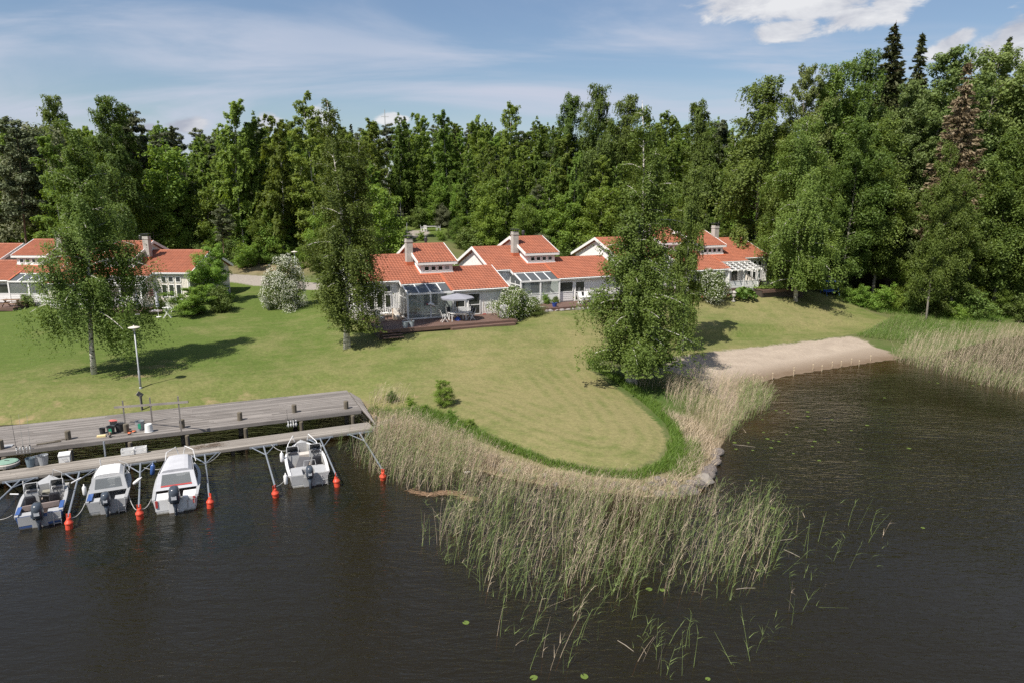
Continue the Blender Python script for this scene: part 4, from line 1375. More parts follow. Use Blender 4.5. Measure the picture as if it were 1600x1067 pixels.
    # undergrowth below the shore trees
    for (u, v, h, key, lab) in ((1345, 478, 2.6, 'bush_1', 'light green bush nearest the grey trunks by the blue swing'), (1372, 482, 3.0, 'bush_1', 'largest light green bush between lawn and shore trees'), (1398, 484, 2.6, 'bush_1', 'light green bush behind the tip of the lawn'),
                                (1425, 488, 2.4, 'bush_0', 'green bush left of the lone slender alder'), (1468, 494, 2.4, 'bush_0', 'green bush right of the lone slender alder'), (1492, 498, 2.2, 'bush_1', 'light green bush at the back edge of the reeds'),
                                (1525, 496, 3.2, 'bush_0', 'dark green bush behind the reeds below the brown spruce'), (1560, 494, 3.4, 'young_2', 'young leafy tree behind the reeds past the brown spruce'), (1600, 500, 3.0, 'bush_0', 'green bush behind the far end of the reeds'),
                                (1540, 478, 5.0, 'young_2', 'small leafy tree in the shade right of the brown spruce'), (1575, 476, 6.0, 'young_2', 'taller leafy tree in the shade under the aspens'), (1470, 476, 5.0, 'young_2', 'leafy tree in the shade left of the brown spruce'),
                                (1310, 462, 2.0, 'bush_0', 'dark low bush beside the blue garden swing'), (1630, 496, 4.0, 'young_2', 'leafy young tree at the end of the reed bed'), (1415, 470, 5.0, 'young_2', 'leafy tree in the shade behind the light green bushes'),
                                (1500, 486, 3.0, 'bush_2', 'greyish bush behind the light green bush at the reeds')):
        loc = G(u, v)
        plant(key, loc - Vector((0, 0, .05)), h, rg.uniform(0, 6.28), lab, 'bush' if 'bush' in key else 'tree', None, 1.25 if 'bush' in key else 1.0)
    # wood beyond the shore trees
    k = 0
    for i in range(800):
        if k >= 34: break
        x, y = rg.uniform(40, 110), rg.uniform(92, 135)
        z = gz(x, y)
        u = cam_u(x, y, z + 10)
        if u < 1215 or u > 1720 or not free(x, y, 4.0): continue
        key = rg.choice(('forest_birch_4', 'alder_0', 'alder_1', 'spruce_0', 'hang_birch_1'))
        h = height_to(800, rg.uniform(125, 180), Vector((x, y, z)))
        t_ = plant(key, (x, y, z - .05), h, rg.uniform(0, 6.28), None, 'tree', 'trees deep in the wood by the reeds')
        later(t_, ('tree deep in the wood', 'trees deep in the wood behind the aspens'), u)
        k += 1


forest()
settle()
# ------------------------------------------------------------------ the houses
WHITE = M('white_paint', (0.80, 0.785, 0.76), (0.75, 0.735, 0.71), 2.0, 0.55)
CREAM = M('cream_paint', (0.74, 0.69, 0.60), (0.68, 0.63, 0.55), 2.0, 0.55)
GREYWALL = M('grey_green_paint', (0.40, 0.42, 0.41), (0.35, 0.37, 0.36), 2.0, 0.6)


def roof_mat():
    """clay tiles: every tile fired a little differently, weathered in patches and streaks"""
    m, t = new_mat('roof_tile_clay')
    co = t.n('ShaderNodeTexCoord').outputs['Object']
    s = t.n('ShaderNodeSeparateXYZ', {0: co}).outputs
    cell = t.n('ShaderNodeCombineXYZ', {0: t.math('FLOOR', t.math('DIVIDE', s[0], 0.30)), 1: t.math('FLOOR', t.math('DIVIDE', s[1], 0.345)), 2: 0.0}).outputs[0]
    rnd = t.n('ShaderNodeTexWhiteNoise', {0: cell}, noise_dimensions='2D').outputs[0]
    n1 = t.noise(co, 0.55, 5, 0.6)
    n2 = t.noise(t.n('ShaderNodeMapping', {'Vector': co, 'Scale': (3.0, 0.5, 0.5)}).outputs[0], 1.2, 4, 0.6)
    col = t.mix(t.ramp(n1, 0.3, 0.7), (0.330, 0.115, 0.064), (0.270, 0.096, 0.056))
    col = t.mix(t.math('MULTIPLY', t.ramp(n2, 0.52, 0.75), 0.28), col, (0.190, 0.095, 0.065))
    col = t.mix(t.math('MULTIPLY', t.ramp(t.noise(co, 7.0, 4, 0.7), 0.62, 0.72), 0.16), col, (0.20, 0.17, 0.13))
    col = t.n('ShaderNodeHueSaturation', {'Value': t.ramp(rnd, 0, 1, 0.91, 1.08), 'Color': col}).outputs[0]
    b = t.n('ShaderNodeBsdfPrincipled', {'Base Color': col, 'Roughness': 0.65, 'Specular IOR Level': 0.3})
    t.n('ShaderNodeOutputMaterial', {0: b})
    return m


ROOF = roof_mat()
FLASH = M('orange_flashing', (0.44, 0.125, 0.06), (0.38, 0.105, 0.05), 2.0, 0.5)
DARKGLASS = M('window_glass', (0.020, 0.024, 0.022), (0.05, 0.055, 0.05), 1.2, 0.06, spec=0.8)
CONC = M('pale_concrete', (0.44, 0.41, 0.37), (0.36, 0.335, 0.30), 3.0, 0.85)
DARKMET = M('dark_sheet_metal', (0.06, 0.06, 0.06), (0.04, 0.04, 0.04), 3.0, 0.45, 0.3)
DECKWOOD = M('brown_deck_wood', (0.165, 0.095, 0.070), (0.095, 0.058, 0.046), 2.2, 0.7, stretch=(0.5, 3, 3))
BLACK = M('black_plastic', (0.025, 0.025, 0.027), (0.018, 0.018, 0.02), 4, 0.5)
GREYFAB = M('grey_fabric', (0.33, 0.33, 0.34), (0.27, 0.27, 0.28), 4, 0.9)


def glass_mat(name='clear_glass', tint=(0.90, 0.93, 0.92), dens=0.17):
    m, t = new_mat(name)
    fr = t.n('ShaderNodeFresnel', {'IOR': 1.5}).outputs[0]
    tr = t.n('ShaderNodeBsdfTransparent', {'Color': tint})
    gl = t.n('ShaderNodeBsdfGlossy', {'Roughness': 0.03})
    df = t.n('ShaderNodeBsdfDiffuse', {'Color': (0.55, 0.58, 0.58)})
    a = t.n('ShaderNodeMixShader', {0: dens, 1: tr, 2: df})
    t.n('ShaderNodeOutputMaterial', {0: t.n('ShaderNodeMixShader', {0: fr, 1: a, 2: gl})})
    return m


GLASS = glass_mat()
S_ = 0.388          # roof pitch
ZE = 3.25


def pl(y):
    return ZE + S_ * (y + 0.5)


def tile_mesh(mb, x0, x1, ya, za, yb, zb):
    """interlocking clay tiles: rolls across, a step at every course; (ya,za) eave, (yb,zb) ridge"""
    L = math.hypot(yb - ya, zb - za)
    ty, tz = (yb - ya) / L, (zb - za) / L
    ny, nz = (-tz, ty) if ty > 0 else (tz, -ty)
    nc = max(2, int(round(L / 0.37)))
    nw = max(2, int(round((x1 - x0) / 0.30)))
    prof = [(0.0, 0.012), (0.30, 0.012), (0.55, 0.050), (0.80, 0.050)]
    xs, hs = [], []
    for i in range(nw):
        for a, h in prof:
            xs.append(x0 + (x1 - x0) * (i + a) / nw)
            hs.append(h)
    xs.append(x1)
    hs.append(0.012)
    m = len(xs)
    vs, fs = [], []
    for c in range(nc):
        for (s, lift) in ((c / nc * L - 0.02, 0.036), ((c + 1) / nc * L, 0.004)):
            for x, h in zip(xs, hs):
                vs.append((x, ya + ty * s + ny * (h + lift), za + tz * s + nz * (h + lift)))
        for (s, lift) in ((c / nc * L - 0.02, 0.0),):
            for x, h in zip(xs, hs):
                vs.append((x, ya + ty * s + ny * (h * .4 + lift), za + tz * s + nz * (h * .4 + lift)))
        b = c * 3 * m
        for i in range(m - 1):
            fs.append((b + i, b + i + 1, b + m + i + 1, b + m + i))
            fs.append((b + 2 * m + i, b + 2 * m + i + 1, b + i + 1, b + i))
    mb.add(vs, fs)


class House:
    def __init__(self, loc, phi, mirror, label, style, wallmat=WHITE, x0=0.0, x1=13.75):
        self.root = empty('row_house', loc, phi, label, 'house', 'red-roofed row houses')
        self.mx = mirror
        self.wm = wallmat
        self.style = style
        self.x0 = x0
        self.x1 = x1
        self.make()

    def put(self, mb, name, mat, parent=None, label=None, kind=None):
        o = mb.build(name, mat, parent or self.root, mx=self.mx)
        if label: o['label'] = label
        if kind: o['kind'] = kind
        return o

    def roof_plane(self, x0, x1, ya, yb, lift=0.0, th=0.20, za=None, zb=None, tiles=True, parent=None):
        za = pl(ya) + lift if za is None else za
        zb = pl(yb) + lift if zb is None else zb
        r = self.put(MB().slab(x0, x1, ya, za, yb, zb, th), 'roof', ROOF, parent)
        if tiles:
            t = MB()
            tile_mesh(t, x0, x1, ya, za, yb, zb)
            self.put(t, 'roof_tiles', ROOF, r, kind='stuff')
        return r

    def ridge(self, x0, x1, y, z, roof):
        t = MB()
        n = int((x1 - x0) / 0.36)
        for i in range(n):
            a = x0 + (x1 - x0) * i / n
            b = x0 + (x1 - x0) * (i + 1) / n
            t.prism([(y - .15, z - .03), (y - .08, z + .055), (y, z + .085), (y + .08, z + .055), (y + .15, z - .03)], a, b + 0.02 * (i % 2))
        self.put(t, 'ridge_tiles', ROOF, roof, kind='stuff')

    def barge(self, x, ya, za, yb, zb, w=0.24, th=0.06):
        """white board along a verge"""
        m = MB().slab(x - th / 2, x + th / 2, ya, za + 0.07, yb, zb + 0.07, w + 0.07)
        self.put(m, 'barge_board', WHITE)

    def fascia(self, x0, x1, y, z, roof):
        self.put(MB().box(x0, x1, y - 0.03, y + 0.0, z - 0.22, z - 0.01), 'fascia', WHITE, roof)
        self.put(MB().tube([(x0, y - 0.065, z - 0.07), (x1, y - 0.065, z - 0.07)], 0.055, 6), 'gutter', WHITE, roof)

    def window(self, x0, x1, z0, z1, y, axis='y', sgn=-1, bars=(), mat=DARKGLASS, fw=0.07):
        """window on the plane axis=y (facing sgn); x runs along the wall"""
        f = MB()

        def bx(a0, a1, b0, b1, d0, d1):
            lo, hi = sorted((y + sgn * (d0 - .03), y + sgn * d1))
            if axis == 'y': f.box(a0, a1, lo, hi, b0, b1)
            else: f.box(lo, hi, a0, a1, b0, b1)
        bx(x0 - fw, x0, z0 - fw, z1 + fw, 0.0, 0.07)
        bx(x1, x1 + fw, z0 - fw, z1 + fw, 0.0, 0.07)
        bx(x0, x1, z1, z1 + fw, 0.0, 0.07)
        bx(x0, x1, z0 - fw, z0, 0.0, 0.09)
        for b in bars: bx(b - .02, b + .02, z0, z1, 0.0, 0.055)
        w = self.put(f, 'window', WHITE)
        g = MB()
        lo, hi = sorted((y + sgn * 0.012, y + sgn * 0.03))
        if axis == 'y': g.box(x0, x1, lo, hi, z0, z1)
        else: g.box(lo, hi, x0, x1, z0, z1)
        self.put(g, 'pane', mat, w)
        return w

    def cladding(self, x0, x1, y, z0, z1f, axis='y', sgn=-1, parent=None):
        m = MB()
        n = int((x1 - x0) / 0.16)
        for i in range(n + 1):
            x = x0 + (x1 - x0) * i / n
            zt = z1f(x) if callable(z1f) else z1f
            lo, hi = sorted((y - sgn * 0.015, y + sgn * 0.022))
            if axis == 'y': m.box(x - .022, x + .022, lo, hi, z0, zt)
            else: m.box(lo, hi, x - .022, x + .022, z0, zt)
        self.put(m, 'cladding', self.wm, parent, kind='stuff')

    def make(self):
        st, e0, e1 = self.style, self.x0, self.x1
        yr, zr = 5.0, pl(5.0)
        # --- walls
        w = self.put(MB().prism([(0, -1.6), (10, -1.6), (10, pl(0) - .24), (yr, zr - .24), (0, pl(0) - .24)], e0, 9.5), 'wall', self.wm)
        lw = self.put(MB().prism([(-2.4, -1.6), (6.4, -1.6), (6.4, 2.2), (1.8, pl(1.8) - .2), (-2.4, pl(-2.4) - .2)], 8.32, e1), 'wall', self.wm)
        self.cladding(e0 + 0.05, 3.75, 0, 0.25, pl(0) - .25, parent=w)
        self.cladding(0.05, 9.95, e0, 0.25, lambda y: (pl(y) if y < yr else 2 * zr - pl(y)) - .3, axis='x', sgn=-1, parent=w)
        self.put(MB().box(e0 - 0.035, 3.8, -0.035, 0.02, -1.6, 0.24), 'plinth', CONC, w)
        self.put(MB().box(e0 - 0.03, e0 + 0.01, 0.025, 10, -1.6, 0.235), 'plinth', CONC, w)
        self.put(MB().box(e0 - 0.05, e0 + 0.05, -0.05, 0.05, 0.25, pl(0) - .25), 'corner_board', WHITE, w)
        # --- roofs
        r1 = self.roof_plane(e0 - 0.35, 3.8, -0.22, yr)
        r2 = self.roof_plane(3.8, 9.65, -0.95, yr)
        rb = self.roof_plane(e0 - 0.35, 9.65, 10.5, yr, za=2 * zr - pl(10.5) + 0.0, zb=zr)
        self.ridge(e0 - 0.35, 9.65, yr, zr, r1)
        self.fascia(e0 - 0.33, 3.8, -0.22, pl(-0.22), r1)
        self.fascia(3.85, 8.3, -0.95, pl(-0.95), r2)
        self.barge(e0 - 0.38, -0.27, pl(-0.27), yr, zr)
        self.barge(e0 - 0.38, 10.5, 2 * zr - pl(10.5), yr, zr)
        self.barge(9.68, 1.5, pl(1.5), yr, zr)
        self.barge(9.68, 10.5, 2 * zr - pl(10.5), yr, zr)
        self.barge(3.80, -0.95, pl(-0.95) - .08, -0.22, pl(-0.22) - .08, 0.18)
        zl = pl(1.8) + .07
        r3 = self.roof_plane(8.25, e1 + .3, -2.66, 1.8, lift=0.07)
        self.roof_plane(8.25, e1 + .3, 6.6, 1.8, za=2.35, zb=zl, tiles=False)
        self.ridge(9.75, e1 + .3, 1.8, zl, r3)
        self.fascia(8.25, e1 + .3, -2.66, pl(-2.66) + .07, r3)
        self.barge(e1 + .33, -2.66, pl(-2.66) + .07, 1.8, zl)
        self.put(MB().slab(8.02, 8.28, -2.66, pl(-2.66) + .10, 0.6, pl(0.6) + .10, .03), 'flashing', FLASH, r3)
        # --- raised middle with four small windows
        xd0, xd1 = DORMER
        zt = 4.74
        zrd = zt + S_ * 3.8 + .2
        d = self.put(MB().prism([(0.8, 3.4), (8.4, 3.4), (8.4, zt), (4.6, zrd - .2), (0.8, zt)], xd0, xd1), 'dormer_wall', WHITE)
        ex0, ex1 = xd0 - 0.30, xd1 + 0.42
        ya = 0.58
        za = zrd - S_ * (4.6 - ya)
        rd = self.roof_plane(ex0, ex1, ya, 4.6, za=za, zb=zrd)
        self.roof_plane(ex0, ex1, 8.9, 4.6, za=za, zb=zrd, tiles=False)
        self.ridge(ex0, ex1, 4.6, zrd, rd)
        self.put(MB().box(ex0 + .03, ex1 - .03, ya - .03, ya, za - .24, za - .01), 'fascia', WHITE, rd)
        for ex in (ex0 - .03, ex1 + .03):
            self.barge(ex, ya, za, 4.6, zrd)
            self.barge(ex, 8.9, za, 4.6, zrd)
        self.put(MB().slab(xd0 - .05, xd0 + .05, 0.72, pl(0.72) + .2, 4.2, pl(4.2) + .2, .16), 'corner_board', WHITE, d)
        self.put(MB().box(xd0 - .04, xd1 + .04, 0.70, 0.80, pl(.8) + .02, pl(.8) + .17), 'corner_board', WHITE, d)
        self.put(MB().slab(xd0 - .20, xd0 - .06, 0.55, pl(0.55) + .085, 4.4, pl(4.4) + .085, .05), 'flashing', FLASH, d)
        self.put(MB().slab(xd0 - .20, xd1 + .2, 0.42, pl(0.42) + .088, 0.72, pl(0.72) + .088, .05), 'flashing', FLASH, d)
        n = 4
        w4 = (xd1 - xd0 - .5) / n
        for i in range(n):
            a = xd0 + .25 + w4 * i
            self.window(a + .14, a + w4 - .14, pl(.8) + .32, zt - .30, 0.8, fw=.055, mat=M('blind_glass', (0.30, 0.31, 0.30), (0.36, 0.36, 0.35), 2, 0.2) if i == 3 and st == 'glass' else DARKGLASS)
        # --- chimney and vent
        cx = xd0 - 0.82
        ch = self.put(MB().box(cx, cx + .62, 2.55, 3.2, pl(2.6) - .3, 7.05), 'chimney', CONC, r2)
        self.put(MB().box(cx - .04, cx + .66, 2.51, 3.24, 6.72, 6.80), 'chimney_band', CONC, ch)
        cp = MB().box(cx - .09, cx + .71, 2.46, 3.29, 7.26, 7.33)
        for ix in (cx + .03, cx + .53):
            for iy in (2.6, 3.1): cp.box(ix, ix + .06, iy, iy + .06, 7.05, 7.26)
        self.put(cp, 'chimney_cap', DARKMET, ch)
        self.put(MB().box(cx - .05, cx + .67, 2.46, 3.22, pl(2.5) - .1, pl(3.2) + .12), 'flashing', FLASH, ch)
        vt = MB()
        vt.lathe([(.13, 4.5), (.13, 6.5), (.19, 6.52), (.19, 6.85), (.10, 6.95)], 10, (xd1 - .55, 7.4, 0))
        self.put(vt, 'vent_pipe', DARKMET)
        # --- tall windows of the living room
        for i in range(3):
            a = 0.95 + i * 0.78
            if a < e0 + .2: continue
            self.window(a, a + .46, 0.75, 2.02, 0)
            self.window(a, a + .46, 2.36, 2.86, 0)
        self.put(MB().tube([(e0 + 0.10, -0.26, pl(-.22) - .15), (e0 + 0.10, -0.10, pl(-.22) - .4), (e0 + 0.10, -0.10, 0.1)], 0.045, 6), 'downpipe', WHITE)
        self.veranda()
        self.low_front()

    def veranda(self):
        st = self.style
        x0, x1, yf = 3.86, 8.22, -2.65
        zf = pl(yf) - .02
        # roof of glass between rafters
        if st in ('glass', 'rail'):
            fr = MB()
            n = 4
            for i in range(n + 1):
                x = x0 + (x1 - x0) * i / n
                fr.bar((x, yf, zf), (x, -0.98, pl(-0.98) - .06), .10, .12)
            fr.bar((x0 - .05, yf - .03, zf - .06), (x1 + .05, yf - .03, zf - .06), .10, .16)
            rf = self.put(fr, 'veranda_frame', WHITE)
            for i in range(n):
                a, b = x0 + (x1 - x0) * i / n + .05, x0 + (x1 - x0) * (i + 1) / n - .05
                self.put(MB().slab(a, b, yf + .05, zf + .05, -1.0, pl(-1.0) - .0, .012), 'roof_pane', GLASS, rf)
        else:
            fr = MB()
            n = 5
            for i in range(n + 1):
                x = x0 + (x1 - x0) * i / n
                fr.bar((x, yf - .5, pl(yf - .5)), (x, -0.98, pl(-0.98) - .06), .09, .14)
            fr.bar((x0 - .2, yf - .1, zf - .10), (x1 + .2, yf - .1, zf - .10), .10, .16)
            rf = self.put(fr, 'pergola_frame', WHITE)
            for k in range(5):
                y = yf - .3 + k * .45
                self.put(MB().bar((x0 - .1, y, pl(y) + .08), (x1 + .1, y, pl(y) + .08), .12, .05), 'slat', WHITE, rf)
        # end wall frame on the side of the tall windows
        sd = MB()
        for y, z in ((yf + .05, zf - .1), (-0.08, pl(-.9) - .3)): sd.box(x0 - .05, x0 + .05, y - .05, y + .05, 0, z)
        sd.bar((x0, yf + .05, .06), (x0, -.08, .06), .09, .12)
        sd.bar((x0, yf + .1, 1.95), (x0, -.08, 1.95), .07, .09)
        if st != 'pergola': sd.box(x0 - .03, x0 + .03, -1.36, -1.28, .1, 2.3)
        se = self.put(sd, 'side_frame', WHITE)
        if st != 'pergola':
            self.put(MB().box(x0 - .008, x0 + .008, yf + .1, -1.37, .12, 1.9), 'pane', GLASS, se)
            self.put(MB().box(x0 - .008, x0 + .008, -1.27, -.14, .12, 1.9), 'pane', GLASS, se)
            self.put(MB().prism([(yf + .1, 2.0), (-.14, 2.0), (-.14, pl(-.9) - .15), (-.95, pl(-.95) - .15), (yf + .1, zf - .1)], x0 - .008, x0 + .008), 'pane', GLASS, se)
        else:
            lat = MB()
            for k in range(7):
                y = yf + .1 + k * .36
                lat.bar((x0, y, .1), (x0, y, 1.0 + .12 * k), .02, .28, up=(0, 1, 0))
            self.put(lat, 'lattice_panel', CREAM, se)
        self.put(MB().box(x0 - .1, 8.3, yf - .05, 0, -.3, .035), 'veranda_floor', M('pale_floor', (.50, .49, .47), (.44, .43, .41), 3, .6))
        # front
        posts = MB()
        nb = 2
        xs = [x0 + (x1 - x0) * i / nb for i in range(nb + 1)]
        for x in xs: po = self.put(MB().box(x - .075, x + .075, yf - .04, yf + .1, 0.0, zf - .1), 'veranda_post', WHITE)
        if st == 'glass':
            posts2 = MB()
            posts2.box(x0 + .08, x1 - .08, yf - .02, yf + .06, .04, .14)
            self.put(posts2, 'door_sill', WHITE, po)
            for i in range(nb):
                self.put(MB().box(xs[i] + .08, xs[i + 1] - .08, yf + .0, yf + .012, .15, zf - .2), 'pane', GLASS, po)
            self.put(MB().box(x0 + .5, x0 + 2.0, -.045, -.01, .3, 1.55), 'blind', M('grey_blind', (0.42, 0.44, 0.45), (0.5, 0.51, 0.52), 2, 0.8), po)
        else:
            for i in range(nb):
                for k in range(4):
                    self.put(MB().box(xs[i] + .08, xs[i + 1] - .08, yf, yf + .03, .10 + k * .22, .29 + k * .22), 'rail_board', WHITE, po)
                self.put(MB().box(xs[i] + .08, xs[i + 1] - .08, yf - .03, yf + .07, .99, 1.04), 'rail', WHITE, po)
                if st == 'rail': self.put(MB().box(xs[i] + .08, xs[i + 1] - .08, yf + .02, yf + .032, 1.05, zf - .2), 'pane', GLASS, po)
        # door of the back wall
        self.window(4.6, 5.5, 0.1, 2.05, 0)
        self.window(6.2, 7.6, 0.8, 2.0, 0)

    def low_front(self):
        st = self.style
        y = -2.4
        if st == 'glass':
            self.window(8.55, 9.45, 0.85, 2.0, y)
            for k in range(4): self.put(MB().box(8.45, 9.55, y - .06, y - .03, .08 + k * .17, .22 + k * .17), 'rail_board', WHITE)
            dr = self.put(MB().box(9.8, 9.88, y - .07, y + .02, 0.02, 2.08).box(11.0, 11.08, y - .07, y + .02, .02, 2.08).box(9.88, 11.0, y - .07, y + .02, 2.0, 2.08).box(9.88, 11.0, y - .07, y + .02, .02, .10).box(9.88, 11.0, y - .06, y + .02, .92, 1.0), 'door', WHITE)
            self.put(MB().box(9.89, 10.99, y - .03, y - .012, .11, 1.99), 'pane', DARKGLASS, dr)
            self.put(MB().tube([(9.98, y - .10, 1.0), (9.98, y - .10, 1.2)], .02, 6), 'handle', DARKMET, dr)
            self.cladding(11.2, 13.7, y, .2, pl(-2.4) - .22)
        elif st == 'rail':
            for a in (8.40,):
                self.window(a, a + 1.5, 1.05, 2.02, y)
                for k in range(4): self.put(MB().box(a - .05, a + 1.55, y - .06, y - .03, .10 + k * .22, .29 + k * .22), 'rail_board', WHITE)
            dr = self.put(MB().box(10.2, 10.28, y - .07, y + .02, 0.02, 2.08).box(11.3, 11.38, y - .07, y + .02, .02, 2.08).box(10.28, 11.3, y - .07, y + .02, 2.0, 2.08).box(10.28, 11.3, y - .07, y + .02, .02, .10).box(10.28, 11.3, y - .06, y + .02, .92, 1.0), 'door', WHITE)
            self.put(MB().box(10.29, 11.29, y - .03, y - .012, .11, 1.99), 'pane', DARKGLASS, dr)
            self.put(MB().tube([(11.2, y - .10, 1.0), (11.2, y - .10, 1.2)], .02, 6), 'handle', DARKMET, dr)
            self.cladding(11.5, self.x1 - .05, y, .55, pl(-2.4) - .22)
            self.put(MB().box(11.42, self.x1, y - .02, y + .02, -1.5, .55), 'plinth', M('grey_board', (.52, .52, .51), (.48, .48, .47), 3, .7))
        else:
            for a, b in ((8.6, 10.1), (10.6, 12.1)):
                self.window(a, b, .95, 1.95, y)
            for a, b in ((8.35, 10.3), (10.42, 13.7)):
                for k in range(4): self.put(MB().box(a, b, y - .06, y - .03, .08 + k * .2, .26 + k * .2), 'rail_board', WHITE)
            for x in (8.35, 10.36, 12.4): self.put(MB().box(x - .08, x + .08, y - .12, y - .005, 0, pl(-2.4) - .25), 'veranda_post', WHITE)


def local(root, x, y, z=0.0, mx=False):
    a = root.rotation_euler[2]
    if mx: x = -x
    l = root.location
    return Vector((l.x + x * math.cos(a) - y * math.sin(a), l.y + x * math.sin(a) + y * math.cos(a), l.z + z))


DORMER = (6.25, 9.5)
PHI = math.radians(25)
H1 = House((-14.1, 62.3, 3.35), PHI, False, 'red-roofed white house with the glass veranda behind the grey parasol', 'glass')
H2 = House((-3.7, 68.75, 3.75), PHI, False, 'red-roofed white house with railed veranda behind the white dining set', 'rail', x0=2.0, x1=15.8)
H3 = House((12.2, 77.0, 4.35), PHI, False, 'red-roofed house with white gable mostly hidden by the bushy waterside birch', 'rail')
H4 = House((30.7, 82.4, 4.1), PHI, True, 'red-roofed house with white slatted pergola beside the wide hanging birch', 'pergola')
H5 = House((-34.6, 73.0, 3.15), math.radians(-1), True, 'red-roofed cream house with triple window behind the closed parasol', 'pergola', CREAM)
H6 = House((-45.8, 75.5, 3.2), math.radians(-1), True, 'red-roofed house at the frame edge with the brown picnic bench', 'rail', WHITE)
H7 = House((-59.0, 77.5, 3.6), math.radians(-1), True, 'farthest red-roofed house of which only a grey gable end shows', 'rail', GREYWALL)


# ------------------------------------------------------------------ decks of the houses
def deck(root, mx, x0, x1, y0, y1, label, steps=None, low=None, drop=1.4):
    """boards run along the house front"""
    r = empty('wooden_deck', root.location, root.rotation_euler[2], label, 'deck', 'brown wooden decks of the houses')
    b = MB()
    n = int(abs(y1 - y0) / 0.145)
    for i in range(n):
        a = y0 + (y1 - y0) * i / n
        b.box(x0, x1, a + .004, a + (y1 - y0) / n - .004, -.03, 0.0 + (i * 37 % 5) * .0008)
    o = b.build('boards', DECKWOOD, r, mx=mx)
    o['kind'] = 'stuff'
    MB().box(x0, x1, y0 - .03, y0, -.30, -.002).build('fascia', DECKWOOD, r, mx=mx)
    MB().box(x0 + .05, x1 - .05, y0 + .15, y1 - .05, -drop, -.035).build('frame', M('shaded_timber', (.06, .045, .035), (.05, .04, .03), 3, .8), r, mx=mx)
    if low:
        MB().box(low[0], low[1], y0 - low[2], y0 - .03, -.60, -.20).build('step', DECKWOOD, r, mx=mx)
    if steps:
        sx, w = steps
        for k in range(3):
            MB().bar((sx, y0 - .16 - .34 * k, -.18 - .17 * k), (sx + w, y0 - .16 - .34 * k, -.18 - .17 * k), .30, .05).build('step', DECKWOOD, r, mx=mx)
    return r


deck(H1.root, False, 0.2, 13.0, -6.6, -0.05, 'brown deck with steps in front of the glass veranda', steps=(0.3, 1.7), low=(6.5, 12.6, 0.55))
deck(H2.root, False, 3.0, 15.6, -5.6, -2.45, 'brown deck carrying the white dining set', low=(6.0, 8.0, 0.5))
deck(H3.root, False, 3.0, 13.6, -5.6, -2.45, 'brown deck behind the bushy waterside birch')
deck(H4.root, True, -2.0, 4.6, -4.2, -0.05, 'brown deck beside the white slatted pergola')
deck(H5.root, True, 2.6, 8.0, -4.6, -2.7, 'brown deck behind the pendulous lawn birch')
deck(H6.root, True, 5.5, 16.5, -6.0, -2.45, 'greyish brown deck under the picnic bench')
# ------------------------------------------------------------------ dock, walkway, booms and boats
def plank_mat(name, c1, c2, c3):
    """weathered boards: grain along the board, each board its own tone"""
    m, t = new_mat(name)
    co = t.n('ShaderNodeTexCoord').outputs['Object']
    gr = t.n('ShaderNodeMapping', {'Vector': co, 'Scale': (0.7, 14, 14)}).outputs[0]
    rnd = t.n('ShaderNodeObjectInfo').outputs['Random']
    off = t.n('ShaderNodeCombineXYZ', {0: t.math('MULTIPLY', rnd, 50.0), 1: t.math('MULTIPLY', rnd, 31.0), 2: 0.0}).outputs[0]
    gr = t.n('ShaderNodeVectorMath', {0: gr, 1: off}, operation='ADD').outputs[0]
    n1 = t.noise(gr, 1.6, 5, 0.65)
    pos = t.n('ShaderNodeNewGeometry').outputs['Position']
    n2 = t.noise(t.n('ShaderNodeMapping', {'Vector': pos, 'Scale': (0.5, 1, 1)}).outputs[0], 0.7, 4, 0.6)
    col = t.mix(t.ramp(n1, 0.30, 0.70), c1, c2)
    col = t.mix(t.math('MULTIPLY', t.ramp(n2, 0.50, 0.72), 0.7), col, c3)
    col = t.n('ShaderNodeHueSaturation', {'Value': t.ramp(rnd, 0, 1, 0.72, 1.18), 'Color': col}).outputs[0]
    nb = t.n('ShaderNodeBump', {'Height': n1, 'Strength': 0.4, 'Distance': 0.01}).outputs[0]
    b = t.n('ShaderNodeBsdfPrincipled', {'Base Color': col, 'Roughness': 0.85, 'Specular IOR Level': 0.2, 'Normal': nb})
    t.n('ShaderNodeOutputMaterial', {0: b})
    return m


OLDWOOD = plank_mat('grey_weathered_planks', (0.255, 0.232, 0.212), (0.168, 0.150, 0.138), (0.112, 0.098, 0.087))
PALEWOOD = plank_mat('pale_walkway_planks', (0.300, 0.270, 0.236), (0.240, 0.215, 0.188), (0.20, 0.175, 0.15))
PILE = M('pile_wood', (0.150, 0.125, 0.090), (0.090, 0.076, 0.056), 5, 0.9, stretch=(1, 1, .3))
GALV = M('galvanised_steel', (0.36, 0.39, 0.43), (0.30, 0.33, 0.37), 6, 0.42, 0.5)
BUOY = M('red_buoy', (0.64, 0.075, 0.035), (0.56, 0.060, 0.030), 4, 0.45)
ROPE = M('pale_rope', (0.42, 0.41, 0.39), (0.32, 0.31, 0.3), 9, 0.9)


